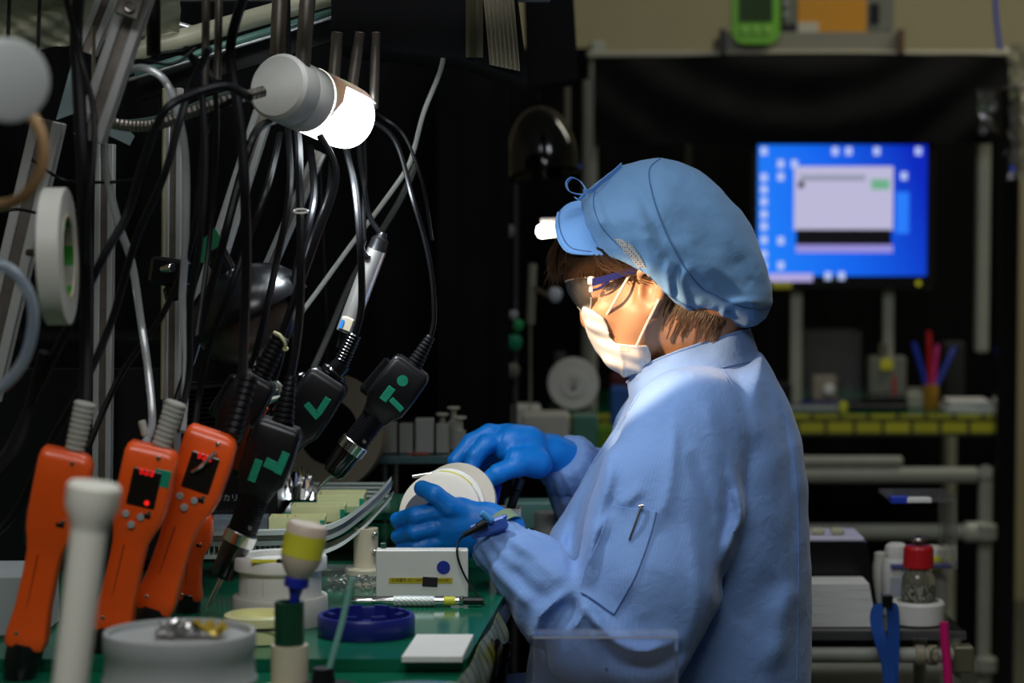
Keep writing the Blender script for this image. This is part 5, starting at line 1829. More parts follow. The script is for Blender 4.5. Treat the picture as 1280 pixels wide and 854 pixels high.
screws(a + Vector((0, 0, .004)), .06, .04, 170, 'screw_heap', sb, 3)
# ---- beige post
yc = 3.02; c = Vector((P(455, 0, yc).x, yc, ZB + .0003)); k = S(yc)
bp_ = empty('beige_post', c, 'beige plastic post with side screws holding up the curved rail', 'post')
MB().lathe(c, c + Vector((0, 0, 1)), [(0, 26 * k), (.001, 27 * k), (.007, 27 * k), (.009, 25 * k), (.009, 16 * k), (.052, 15.5 * k), (.058, 15.5 * k)], 36).build('column', M['cream_plastic'], bp_)
for py in (668, 690):
    MB().cyl(P(466, py, yc - .012), P(470, py, yc - .018), .0028, n=12, bev=.0008).build('screw', M['steel'], bp_)

# ---- stepped rail system behind: horizontal comb strip that curves up to the right
rl = empty('curved_rail', P(340, 700, 2.98), 'long clear and metal parts rail with square cells, curving up to the right', 'rail')
def rail_path(dy):
    return spline([P(244, 682 + dy, 2.98), P(300, 682 + dy, 2.98), P(350, 681 + dy, 2.98), P(392, 679 + dy, 2.98), P(425, 668 + dy * .95, 2.99), P(455, 646 + dy * .9, 3.01), P(474, 628 + dy * .8, 3.03), P(489, 611 + dy * .8, 3.05)], 8)
for (dy0, dy1, w, mt, nm) in ((-18, -12, .015, 'pipe_w', 'top_strip'), (-11, -6, .02, 'aluminium', 'rod_strip'), (-5, 1, .060, 'clear_s', 'clear_strip'), (12, 17, .065, 'pipe_w', 'base_strip')):
    if mt == 'pipe_w': m_ = M.setdefault('pipe_w', mat('pale_strip', (.80, .85, .80), .25, spec=.6))
    elif mt == 'clear_s': m_ = M.setdefault('clear_s', mat('frosted_strip', (.55, .62, .58), .15, trans=.3, spec=.8))
    else: m_ = M['aluminium']
    A_ = rail_path(dy0); B_ = rail_path(dy1); q = MB(); rows = []
    for p, p2 in zip(A_, B_):
        rows.append([p, p2, p2 + Vector((0, w, 0)), p + Vector((0, w, 0))])
    q.sheet(rows, closed_u=True)
    q.add(rows[0], [(0, 1, 2, 3)]); q.add(rows[-1], [(3, 2, 1, 0)])
    q.build(nm, m_, rl, smooth=False)
A_ = rail_path(-1); B_ = rail_path(14); 
cell0 = None
for i in range(0, 12 * 2):
    px = 248 + i * 6.4
    if px > 396: break
    a, b2 = P(px, 683, 2.98), P(px, 695, 2.98)
    o = MB().box((a.x, 2.98 + .03, (a.z + b2.z) / 2), (.0012, .056, a.z - b2.z)).build('cell_wall', M['pipe_w'], rl, smooth=False) if cell0 is None else cell0.copy()
    if cell0 is None: cell0 = o; x00 = a.x
    else:
        o.location = Vector(cell0.location) + Vector((a.x - x00, 0, 0)); o.parent = rl; COL.objects.link(o)
# green tray behind
g0, g1 = P(262, 655, 3.12), P(546, 655, 3.12)
yg = 3.10; zg = P(0, 640, yg).z
tr = empty('green_tray', Vector((P(400, 0, yg).x, yg + .06, ZB)), 'raised green topped tray behind the curved rail', 'tray')
MB().box((P(448, 0, yg).x, yg + .10, zg - .006), (.200, .20, .010), None, .001).build('tray_top', M['green_mat'], tr)
for x in (P(365, 0, yg).x, P(535, 0, yg).x):
    for y in (yg + .02, yg + .18): MB().cyl((x, y, ZB), (x, y, zg - .011), .006, n=10).build('foot', M['black_plastic'], tr)
for k in range(4):
    z = zg + .002 + k * .0042
    MB().box((P(430, 0, yg + .14).x, yg + .15 + k * .012, z), (.115, .006, .0035), None, .0006).build('slat', M['clear_s'], tr)

# yellow parts boxes
def ybox(name, x0, x1, ytop, ybot, y, depth, label, seed, fill=True):
    a, b2 = P(x0, ytop, y), P(x1, ybot, y)
    w = b2.x - a.x; hh = a.z - b2.z; c = Vector(((a.x + b2.x) / 2, y + depth / 2, b2.z))
    t = empty(name, c, label, 'box', 'pale yellow parts boxes'); th = .0022
    q = MB()
    q.box(c + Vector((0, 0, th / 2)), (w, depth, th))
    for sx in (-1, 1): q.box(c + Vector((sx * (w - th) / 2, 0, hh / 2)), (th, depth, hh))
    for sy in (-1, 1): q.box(c + Vector((0, sy * (depth - th) / 2, hh / 2)), (w - 2 * th, th, hh))
    q.build('walls', M['pale_yellow'], t, smooth=False)
    MB().box(c + Vector((w / 2 - .003, -depth / 2 - .0004, hh * .5)), (.006, .0008, hh * .6)).build('label', M['green_tape'], t, 'small green label')
    if fill: screws(c + Vector((0, 0, hh * .55)), w * .85, depth * .8, 70, 'screw_heap', t, seed, .0013, .004)
    return t


ybox('parts_box', 336, 406, 647, 665, 3.045, .035, 'frontmost pale yellow parts box, filled with screws', 1)
ybox('parts_box', 364, 431, 633, 653, 3.10, .04, 'middle pale yellow parts box on the green tray', 2)
ybox('parts_box', 396, 455, 619, 642, 3.16, .06, 'rearmost pale yellow parts box, right behind the driver tip', 5)
# metal chips
q = MB(); rr = random.Random(9); rows = []
for i in range(16):
    row = []
    for j in range(12):
        p = P(352 + 46 * i / 15, 640 - 8 * j / 11, 3.22 + .05 * j / 11)
        hgt = .030 * math.sin(math.pi * i / 15) ** .6 * math.sin(math.pi * j / 11) ** .6
        row.append(Vector((p.x, p.y, zg + .001 + hgt * (1 + rr.uniform(-.5, .5)))) + Vector((rr.uniform(-.002, .002), rr.uniform(-.002, .002), 0)))
    rows.append(row)
q.sheet(rows)
tag(q.build('crumpled_foil', mat('foil', (.75, .74, .72), .18, 1.0), smooth=False), 'heap of crumpled silver foil beside the yellow parts boxes', 'foil')
# small clear bins
for k, (x0, x1, y0, y1, y) in enumerate(((262, 300, 648, 664, 3.08), (302, 334, 646, 662, 3.09))):
    a, b2 = P(x0, y0, y), P(x1, y1, y)
    t = tag(MB().box(((a.x + b2.x) / 2, y + .02, (a.z + b2.z) / 2), (b2.x - a.x, .04, a.z - b2.z), None, .001).build('clear_bin', clear_mat('bin_clear', (.75, .85, .92), .22, .1)),
            ['left of two bluish clear bins behind the rail', 'right of two bluish clear bins behind the rail'][k], 'bin', 'clear bins')
# black carton with white letters
yk = 3.12
a, b2 = P(226, 575, yk), P(347, 646, yk)
ct_ = empty('black_carton', Vector(((a.x + b2.x) / 2, yk + .05, ZB)), 'black carton with white lettering behind the drivers', 'carton')
MB().box(((a.x + b2.x) / 2, yk + .05, (a.z + ZB) / 2), (b2.x - a.x, .10, a.z - ZB), None, .002).build('carton_body', M['black_plastic'], ct_)
wt = mat('print_white', (.35, .36, .36), .6)
flat_text('ナカリタ', P(268, 628, yk - .001), .0105, wt, 'print_letters', ct_)
flat_text('ー ｎ ー ニ ー', P(262, 642, yk - .001), .005, mat('print_grey', (.10, .11, .11), .6), 'print_letters', ct_)

# ---- bottle upside down in green and beige holder (front, out of focus)
yf = 2.34; zf_ = ZL + .0005
c = Vector((P(357.5, 0, yf).x, yf, zf_)); k = S(yf)
hd = empty('bottle_holder', c, 'beige and dark green round holder carrying the upside down bottle', 'holder')
def zz(py, y=yf): return P(0, py, y).z
MB().lathe(c, c + Vector((0, 0, 1)), [(0, 38 * k), (.002, 40 * k), (.005, 40 * k), (.007, 37 * k), (.007, 23.5 * k), (zz(806) - zf_, 23.5 * k), (zz(806) - zf_, 19 * k)], 40).build('base', M['cream_plastic'], hd)
MB().lathe(Vector((c.x, c.y, zz(807))), Vector((c.x, c.y, 5)), [(0, 18.3 * k), (.002, 18.8 * k), (zz(752) - zz(807), 18.8 * k), (zz(752) - zz(807), 15 * k), (.02, 14 * k)], 36).build('sleeve', M['dark_green'], hd, 'dark green sleeve')
bt0, bt1 = P(371, 724, yf), P(385, 655, yf); ax = (bt1 - bt0).normalized(); L_ = (bt1 - bt0).length
bt = empty('squeeze_bottle', bt0, 'beige squeeze bottle with yellow label stuck nozzle down in the green holder', 'bottle')
MB().lathe(bt0, bt1, [(0, 11 * k), (L_ * .10, 17 * k), (L_ * .25, 23 * k), (L_ * .38, 26 * k), (L_ * .93, 26 * k), (L_, 23 * k)], 32).build('bottle_body', mat('bottle_beige', (.58, .46, .36), .45, sss=.1), bt)
MB().lathe(bt0.lerp(bt1, .42), bt1, [(0, 26.4 * k), (L_ * .40, 26.4 * k)], 32, cap=False).build('label', M['yellow'], bt, 'yellow printed label')
MB().lathe(P(367, 760, yf), bt0 + ax * .002, [(0, 6 * k), (.012, 7 * k), (.020, 10 * k), (.021, 15.5 * k), (.029, 15.5 * k), (.032, 10 * k)], 24).build('nozzle', mat('nozzle_blue', (.01, .02, .30), .35), bt, 'dark blue nozzle')
tag(MB().tube([P(441, 722, 2.33), P(427, 780, 2.33), P(411, 838, 2.33)], [.0026, .003, .003], 10).build('teal_stick', mat('teal_stick', (.18, .42, .34), .4, spec=.6)), 'pale teal stick standing in the black stand', 'stick')
c = P(404, 846, 2.33)
bs_ = tag(MB().lathe(Vector((c.x, c.y, ZL + .0005)), Vector((c.x, c.y, 5)), [(0, .034), (.003, .036), (.010, .034), (.014, .012), (c.z - ZL + .008, .010)], 28).build('black_stand', M['black_rubber']), 'black round stand holding the teal stick', 'stand')
# clear petri dish at the bottom edge
c = Vector((P(520, 0, 2.28).x, 2.28, ZL + .0005))
t = empty('petri_dish', c, 'shallow clear round dish at the bottom edge of the picture', 'dish')
MB().lathe(c, c + Vector((0, 0, 1)), [(0, .056), (.001, .058), (.014, .058), (.014, .0565), (.002, .056), (.002, .001)], 48).build('dish_body', clear_mat('dish_clear', (.6, .75, .95), .25, .05, .9), t)
MB().lathe(c + Vector((0, 0, .0025)), c + Vector((0, 0, 1)), [(0, .04), (.004, .04)], 40).build('disc', mat('disc_grey', (.35, .40, .42), .4), t)

# ---- grey tin in front
yg_ = 2.20; k = S(yg_); c = Vector((P(218, 0, yg_).x, yg_, ZL + .0005)); H = P(0, 789, yg_).z - c.z
tin = empty('grey_tin', c, 'large round grey tub with ribbed sides in the left foreground', 'tub')
MB().lathe(c, c + Vector((0, 0, 1)), [(0, 92 * k), (.002, 95 * k), (H * .45, 95 * k), (H * .5, 98 * k), (H * .55, 95 * k), (H * .75, 93 * k), (H * .80, 96 * k), (H * .97, 96 * k), (H, 95 * k), (H, 90 * k), (H - .006, 89 * k), (H - .006, .001)], 64).build('tub_body', M['grey_plastic'], tin)
q = MB(); rr = random.Random(3); rows = []
for i in range(9):
    rows.append([c + Vector(((i - 4) * .005 + rr.uniform(-.002, .002), (j - 3) * .005 + rr.uniform(-.002, .002), H - .0045 + rr.uniform(0, .014))) for j in range(7)])
q.sheet(rows)
tag(q.build('foil_scrap', mat('foil_dark', (.45, .44, .42), .25, 1.0), smooth=False), 'crumpled foil scrap lying on the grey tub', 'foil')
q = MB(); rows = []
for i in range(8):
    rows.append([c + Vector((.030 + (i - 4) * .0045 + rr.uniform(-.002, .002), (j - 3) * .005, H - .0045 + rr.uniform(0, .018))) for j in range(6)])
q.sheet(rows)
tag(q.build('amber_scrap', mat('amber_scrap', (.45, .32, .04), .3, .3), smooth=False), 'crumpled amber scrap beside the foil on the grey tub', 'scrap')

# ---- big blurred white bolt in front
yb_ = 1.92; a, b2 = P(114, 640, yb_), P(82, 900, yb_); k = S(yb_); ax = (b2 - a).normalized()
wb = empty('white_screw', b2, 'tall white plastic screw with a wide head, blurred in the left foreground', 'screw')
MB().lathe(a - ax * 37 * k, b2, [(0, 30 * k), (.003, 34 * k), (30 * k, 34 * k), (48 * k, 26 * k), (60 * k, 23 * k)], 36).build('head', M.setdefault('cream_white', mat('cream_white', (.90, .88, .76), .4, sss=.1)), wb)
MB().cyl(a + ax * 20 * k, b2, 23 * k, 22 * k, n=32).build('shaft', M['cream_white'], wb)
tag(MB().cyl(Vector((b2.x, b2.y, ZL + .0005)), Vector((b2.x, b2.y, ZL + .03)), .026, n=28, bev=.003).build('screw_socket', M['grey_plastic']), 'grey round socket under the white screw', 'socket') if 0 else None
# white folded sheet at far left
tag(MB().box(Vector((P(10, 0, 2.6).x, 2.62, ZB + .035)), (.07, .10, .07), None, .004).build('white_carton', mat('pale_carton', (.42, .46, .46), .5)), 'pale carton at the left edge beside the first orange driver', 'box')

# ---- held part: cream discs
hp = empty('disc_assembly', P(553, 640, 2.99), 'round cream plastic disc assembly held between both gloved hands', 'part')
ax = Vector((-.22, -.93, .30)).normalized(); k = S(2.98)
c0 = P(549, 641, 2.965)
MB().lathe(c0, c0 - ax, [(0, 46 * k), (.0015, 52 * k), (.003, 53 * k), (.010, 53 * k), (.010, 46 * k), (.016, 46 * k)], 56).build('front_disc', mat('disc_cream', (.70, .64, .54), .4, sss=.05), hp)
cs_ = c0 + Vector((-.010, 0, -.006)); cs_ = cs_ - ax * ((cs_ - c0).dot(ax))
MB().lathe(cs_ + ax * .0006, cs_, [(0, 36 * k), (.001, 36 * k)], 48).build('grey_face', mat('disc_slate', (.055, .060, .075), .4), hp, 'slate grey round face of the front disc')
c1 = P(556, 635, 3.0)
MB().lathe(c1, c1 - ax, [(0, 48 * k), (.001, 51 * k), (.006, 51 * k), (.006, 38 * k), (.018, 38 * k)], 56).build('middle_disc', M['white_plastic'], hp)
q = MB(); u = ax.orthogonal().normalized(); w_ = ax.cross(u)
c2 = P(571, 628, 3.03)
rows = []
for i in range(30):
    th = i / 29 * 3.6; rows.append([])
    for (rr_, tt) in ((30, -.003), (51, -.003), (51, .006), (30, .006)):
        up_ = Vector((0, 0, 1)) - ax * ax.z; up_.normalize(); sd_ = ax.cross(up_)
        an = th - 1.8
        rows[-1].append(c2 - ax * tt + (up_ * math.cos(an) + sd_ * math.sin(an)) * rr_ * k)
q.sheet(rows, closed_u=True); q.build('rear_rim', mat('rim_cream', (.62, .56, .46), .4), hp)
MB().tube([c0 - ax * .004 + (up_ * math.cos(t_) + sd_ * math.sin(t_)) * 53.4 * k for t_ in [(-.1 + i * .07) * -1 for i in range(14)]], .0011, 6).build('yellow_line', M['yellow'], hp)
MB().cyl(P(515, 596, 3.02), P(548, 591, 3.02), .0024, n=12, bev=.0006).build('rod', M['steel'], hp, 'short metal rod')
# cup with blue and black pens behind the near wrist
yq = 3.16; c = Vector((P(632, 0, yq).x, yq, ZB + .0003)); 
cu_ = empty('square_cup', c, 'grey white square cup behind the near wrist', 'cup')
hh = P(0, 634, yq).z - c.z
q = MB(); q.box(c + Vector((0, 0, .002)), (.040, .04, .004))
for sx in (-1, 1): q.box(c + Vector((sx * .019, 0, hh / 2)), (.002, .04, hh)); q.box(c + Vector((0, sx * .019, hh / 2)), (.036, .002, hh))
q.build('cup_body', mat('cup_grey', (.40, .39, .34), .5), cu_, smooth=False)
pe = empty('black_marker', P(630, 640, yq), 'fat black marker leaning in the square cup', 'marker')
MB().cyl(P(628, 668, yq), P(646, 612, yq), .0062, n=14, bev=.001).build('barrel', M['black_plastic'], pe)
MB().cyl(P(646, 612, yq), P(651, 598, yq), .0068, n=14, bev=.001).build('cap', M['black_gloss'], pe)
pe = empty('blue_bottle', P(620, 640, yq - .02), 'deep blue slim bottle leaning beside the black marker', 'bottle')
MB().box(P(618, 626, yq - .02), (.011, .010, .045), Matrix.Rotation(math.radians(12), 3, 'Y'), .002).build('body', M['blue'], pe)
MB().box(P(613, 645, yq - .02), (.016, .010, .006), Matrix.Rotation(math.radians(20), 3, 'Y'), .001).build('amber_end', mat('amber_end', (.25, .08, .01), .4), pe)
c = Vector((P(688, 0, 3.30).x, 3.30, ZB + .0003))
tag(MB().lathe(c, c + Vector((0, 0, 1)), [(0, .020), (.002, .022), (.038, .022), (.042, .020), (.042, .018), (.036, .017)], 30).build('milky_tub', M['milky']), 'small milky tub just in front of the chest', 'tub')
tag(MB().box(Vector((P(662, 0, 3.45).x, 3.45, ZB + .02)), (.07, .05, .04), None, .003).build('teal_box', mat('teal_box', (.10, .22, .20), .35)), 'blurred teal box behind the cuff of the far arm', 'box')

# ---- glass shelf with acrylic blocks and valves, at the back of the bench
ys_ = 3.50; zs = P(0, 575, ys_).z
gs = empty('glass_shelf', Vector((P(520, 0, ys_).x, ys_ + .05, ZB)), 'small bluish glass shelf on thin legs behind the far hand', 'shelf')
a, b2 = P(469, 570, ys_), P(572, 581, ys_)
MB().box(((a.x + b2.x) / 2, ys_ + .055, (a.z + b2.z) / 2), (b2.x - a.x, .11, .011), None, .001).build('glass_board', mat('glass_blue', (.10, .17, .19), .1, trans=.3, spec=.8), gs)
zt = a.z
for px in (478, 492, 562):
    MB().cyl((P(px, 0, ys_).x, ys_ + .02, ZB), (P(px, 0, ys_).x, ys_ + .02, b2.z + .0005), .004, n=10).build('leg', M['dark_steel'], gs)
M['block_clear'] = mat('acrylic_block', (.55, .55, .48), .15, trans=.6, spec=.7)
for k, (x0, x1, y0, lb) in enumerate(((478, 497, 528, 'leftmost clear acrylic block on the glass shelf'), (498, 517, 530, 'second clear acrylic block on the glass shelf'),
                                      (518, 543, 524, 'frosty middle block on the glass shelf'), (544, 562, 530, 'rightmost dark clear block on the glass shelf'))):
    a, b2 = P(x0, y0, ys_ + .03), P(x1, 569, ys_ + .03)
    tag(MB().box(((a.x + b2.x) / 2, ys_ + .045, (a.z + zt + .0005) / 2), (b2.x - a.x - .002, .03, a.z - zt - .0005), None, .0015).build('acrylic_block', M['block_clear'] if k != 2 else mat('frosty_block', (.45, .45, .42), .5, trans=.4)), lb, 'block', 'blocks on the glass shelf')
for k, (px, py, lb) in enumerate(((553, 516, 'left pale valve standing on the blocks'), (567, 508, 'tallest pale valve behind the blocks'), (575, 520, 'right pale valve at the shelf end'))):
    yv = ys_ + .085
    a = P(px, py, yv)
    t = empty('push_valve', Vector((a.x, yv, zt + .0005)), lb, 'valve', 'push valves on the glass shelf')
    MB().lathe(Vector((a.x, yv, zt + .0005)), Vector((a.x, yv, 5)), [(0, .009), (a.z - zt - .022, .009), (a.z - zt - .021, .005), (a.z - zt - .006, .004)], 16).build('stem', M['block_clear'], t)
    MB().lathe(Vector((a.x, yv, a.z - .0055)), Vector((a.x, yv, 5)), [(0, .006), (.002, .010), (.005, .0095)], 16).build('cap', mat('valve_cap', (.42, .40, .34), .5), t)
tag(MB().box(Vector((P(522, 0, ys_).x, ys_ + .012, zt + .002)), (.03, .008, .003)).build('red_strip', mat('brick_red', (.25, .04, .015), .5)), 'thin brick red strip at the glass shelf edge', 'strip')

# ---- clear acrylic cover in front of the sleeve
ya = 2.46
t = empty('acrylic_guard', P(758, 860, ya), 'clear acrylic box in front of the elbow, its top edge catching light', 'guard')
a, b2 = P(666, 796, ya), P(848, 800, ya)
zt2 = a.z
x0, x1 = a.x, b2.x
H = zt2 - .45
MB().box(((x0 + x1) / 2, ya + .001, .45 + H / 2), (x1 - x0, .002, H)).build('front_panel', clear_mat('guard_clear', (.75, .80, .9), .07, .04, .5), t, smooth=False)
MB().box(((x0 + x1) / 2, ya + .016, zt2 + .001), (x1 - x0, .032, .0025), None, .0006).build('top_panel', clear_mat('guard_top', (.85, .88, .95), .06, .1, .35), t, smooth=False)
for x in (x0 + .001, x1 - .001):
    MB().box((x, ya + .016, .45 + H / 2), (.002, .030, H - .003)).build('side_panel', M['clear'], t, smooth=False)
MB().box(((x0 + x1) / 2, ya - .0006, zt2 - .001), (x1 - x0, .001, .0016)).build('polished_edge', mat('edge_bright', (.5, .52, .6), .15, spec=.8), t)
MB().cyl(P(758, 836, ya), P(758, 836, ya) + Vector((0, -.003, 0)), .0015, n=10).build('rivet', M['steel'], t)
# small stand carrying it (out of frame)
t = empty('guard_trolley', (P(758, 0, ya).x, ya + .05, 0), 'low grey stand below the clear acrylic box, below the frame', 'stand')
MB().box((P(758, 0, ya).x, ya + .05, .4385), (.20, .14, .02), None, .002).build('top', M['grey_plastic'], t)
for sx in (-.08, .08):
    for sy in (-.05, .05): MB().cyl((P(758, 0, ya).x + sx, ya + .05 + sy, 0), (P(758, 0, ya).x + sx, ya + .05 + sy, .428), .01, n=10).build('leg', M['pipe_grey'], t)
# stool
t = empty('work_stool', (.27, YB, 0), 'round black work stool under the seated person', 'stool')
MB().cyl((.27, YB, .375), (.27, YB, .42), .17, n=36, bev=.015).build('seat', M['black_plastic'], t)
MB().cyl((.27, YB, .05), (.27, YB, .375), .025, n=18).build('column', M['steel'], t)
for i in range(5):
    an = i * 1.2566
    MB().cyl((.27, YB, .06), (.27 + .24 * math.cos(an), YB + .24 * math.sin(an), .03), .016, .010, n=10).build('foot', M['black_plastic'], t)

# black backing box added to keep the area behind the orange drivers dark
a, b2 = P(-90, 425, 3.04), P(236, 760, 3.04)
t = empty('black_backing', Vector(((a.x + b2.x) / 2, 3.20, ZB)), 'plain black backing box added on the bench to keep the area behind the orange screwdrivers dark', 'backing')
MB().box(((a.x + b2.x) / 2, 3.19, (a.z + ZB) / 2), (b2.x - a.x, .30, a.z - ZB - .001), None, .004).build('body', M['black_cloth'], t)
MB().box(((a.x + b2.x) / 2, 3.038, (a.z + ZB) / 2 - .01), (b2.x - a.x - .03, .006, a.z - ZB - .05), None, .002).build('backing_face', M['black_plastic'], t)
# ------------------------------------------------------------------ hanging tools, frames and cables at the left
def loft(mb, cs, fr, hw, hd, n=20, pw=3.2):
    """superellipse sections: centres cs, frame (u, w), half sizes"""
    rows = []
    u, w = fr
    for c, a, b in zip(cs, hw, hd):
        row = []
        for i in range(n):
            th = 2 * math.pi * i / n
            ct_, st_ = math.cos(th), math.sin(th)
            x = abs(ct_) ** (2 / pw) * (1 if ct_ >= 0 else -1)
            y = abs(st_) ** (2 / pw) * (1 if st_ >= 0 else -1)
            row.append(c + u * a * x + w * b * y)
        rows.append(row)
    mb.sheet(rows, closed_u=True)
    mb.add(rows[0], [tuple(range(n))]); mb.add(rows[-1], [tuple(reversed(range(n)))])


def orange_driver(top, bot, y, label, face=True, tape=False, digits='05', sc=1.0, slim=1.0):
    """top / bottom pixels of the orange shell"""
    a, b = P(top[0], top[1], y), P(bot[0], bot[1], y)
    L = (b - a).length; ax = (b - a) / L
    w = Vector((0, -1, 0)); u = ax.cross(w).normalized(); u = u if u.x > 0 else -u
    k = S(y) * slim
    t = empty('orange_screwdriver', b, label, 'screwdriver', 'orange electric screwdrivers hanging at the bench')
    vs = [0, .015, .05, .18, .34, .41, .46, .52, .62, .80, .93, .98, 1.0]
    hw = [25, 31, 35, 36, 35, 32, 27, 23, 22, 23, 27, 27, 25]
    of = [-3, 0, 2, 3, 3, 2, 1, 0, 0, 0, 0, 0, 0]
    hd = [14, 19, 22, 23, 23, 22, 20, 19, 19, 20, 22, 22, 20]
    q = MB()
    loft(q, [a + ax * L * v + u * o * k for v, o in zip(vs, of)], (u, w), [h * k for h in hw], [h * k for h in hd], 36, 8.0)
    sh = q.build('shell', M['orange'], t, angle=40)
    # raised cap corner
    q = MB(); q.box(a + ax * L * .06 + u * 22 * k, (20 * k, 30 * k, 26 * k), rot_to(ax, w), .004); q.build('shell_corner', M['orange'], t)
    # split line and trigger
    MB().tube([a + ax * L * v - u * (h - 1) * k * .9 + w * 8 * k for v, h in ((.3, 34), (.42, 31), (.5, 25))], .0045, 8).build('trigger', M['black_plastic'], t)
    d = hd[3] * k
    if face:
        R = Matrix((u, ax, w)).transposed()
        MB().box(a + ax * L * .22 + u * 4 * k + w * (d + .0004), (38 * k, 50 * k, .002), R, .0012).build('display', M.setdefault('display_dark', mat('display_dark', (.012, .010, .008), .15)), t, 'dark display window')
        dm = M.setdefault('led_red', mat('led_red', (.05, 0, 0), .4, emit=(1.0, .015, .01), estr=.9))
        q = MB()
        for i in range(3):
            c = a + ax * L * .135 + u * (-4 + i * 7) * k + w * (d + .0018)
            for (dx, dy, sx, sy) in ((0, -3.2, 3.4, 1.2), (0, 0, 3.4, 1.2), (0, 3.2, 3.4, 1.2), (2.0, -1.6, 1.2, 2.6), (2.0, 1.6, 1.2, 2.6), (-2.0, 1.6 if i else -1.6, 1.2, 2.6)):
                q.box(c + u * dx * k + ax * dy * k, (sx * k, sy * k, .0006), R)
        q.build('red_digits', dm, t, 'glowing red digits')
        if tape: MB().cyl(a + ax * L * .29 + u * 12 * k + w * (d + .001), a + ax * L * .29 + u * 12 * k + w * (d + .002), 3.5 * k, n=14).build('red_lamp', dm, t)
        for (dx, dv) in ((-12, .37), (8, .37), (-2, .42)):
            c = a + ax * L * dv + u * dx * k + w * (d - .0012)
            MB().cyl(c, c + w * .0028, 5 * k, n=14, bev=.0006).build('button', M['grey_plastic'], t)
    for (dx, dv) in ((-12, .93), (14, .05), (18, .34)):
        c = a + ax * L * dv + u * dx * k + w * (hd[9 if dv > .5 else 2] * k - .0008)
        MB().cyl(c, c + w * .0028, 3 * k, n=12, bev=.0005).build('screw', M['steel'], t)
    if tape:
        R = Matrix((u, ax, w)).transposed()
        MB().box(a + ax * L * .15 + u * 24 * k + w * (d * .93), (22 * k, 24 * k, .003), R, .001).build('green_sticker', M['green_tape'], t, 'green tape sticker')
    sm_ = M.setdefault('orange_seam', mat('orange_seam', (.30, .03, .004), .6))
    MB().tube([a + ax * L * v + u * (-6) * k + w * ((19.2 if v > .5 else 21) * k) for v in (.53, .6, .7, .8, .9)], .0007, 6).build('split_line', sm_, t)
    MB().box(a + ax * L * .36 + u * 15 * k + w * (21 * k), (12 * k, 7 * k, .004), Matrix((u, ax, w)).transposed(), .001).build('vent_slot', M['black_plastic'], t)
    q = MB(); q.lathe(b - ax * .004, b + ax, [(0, 24 * k), (.004, 25 * k), (.026, 24 * k), (.030, 22 * k), (.040, 20 * k)], 28); q.build('chuck', M['black_plastic'], t, 'black chuck')
    MB().cyl(b + ax * .033, b + ax * .060, .0028, n=10).build('bit', M['steel'], t)
    return t, a, ax, u, k


def boot(mb, a, b, r0, r1, ribs=9, n=18):
    L = (b - a).length; pr = []
    for i in range(ribs):
        t0 = i / ribs; t1 = (i + .62) / ribs; r = r0 + (r1 - r0) * t0
        pr += [(L * t0, r * .86), (L * (t0 + .02), r), (L * t1, r), (L * (t1 + .03), r * .86)]
    mb.lathe(a, b, pr, n)


YO = 2.52
M['boot_grey'] = mat('boot_grey', (.42, .41, .36), .6)
drv = [((84, 562), (32, 808), 2.42, 'leftmost orange electric screwdriver, behind the blurred white screw', False, False),
       ((191, 556), (139, 788), 2.50, 'middle orange electric screwdriver with a green sticker', True, True),
       ((266, 538), (192, 762), 2.56, 'rightmost orange electric screwdriver, its red display facing out', True, False),
       ((244, 640), (236, 750), 2.74, 'slim orange screwdriver half hidden behind the others', False, False)]
for i, (tp0, bt0_, y, lb, fc, tpg) in enumerate(drv):
    t, a, ax, u, k = orange_driver(tp0, bt0_, y, lb, fc, tpg, slim=.62 if i == 3 else .95)
    if i == 0:
        q = MB(); boot(q, P(93, 563, y), P(107, 502, y), 13 * k, 15 * k); q.build('cable_boot', M['boot_grey'], t, 'ribbed grey cable boot')
    if i == 1:
        q = MB(); boot(q, P(201, 558, y), P(221, 502, y), 13 * k, 15 * k); q.build('cable_boot', M['boot_grey'], t, 'ribbed grey cable boot')
        MB().cyl(P(182, 545, y), P(177, 526, y), 5 * k, n=14, bev=.001).build('bayonet', M['boot_grey'], t)
    if i == 2:
        q = MB(); boot(q, P(290, 545, y + .02), P(312, 470, y + .04), 14 * k, 12 * k); q.build('cable_boot', M['black_rubber'], t)
        q = MB(); q.tube(spline([P(240, 590, y - .022), P(252, 582, y - .026), P(270, 565, y - .024)], 4), .0022, 8); q.build('hook', M['steel'], t, 'bright metal hook')
    if i == 3:
        q = MB(); q.cyl(P(237, 742, y), P(234, 768, y), 15 * S(y), n=20, bev=.001); q.build('dark_ring', M['black_plastic'], t)


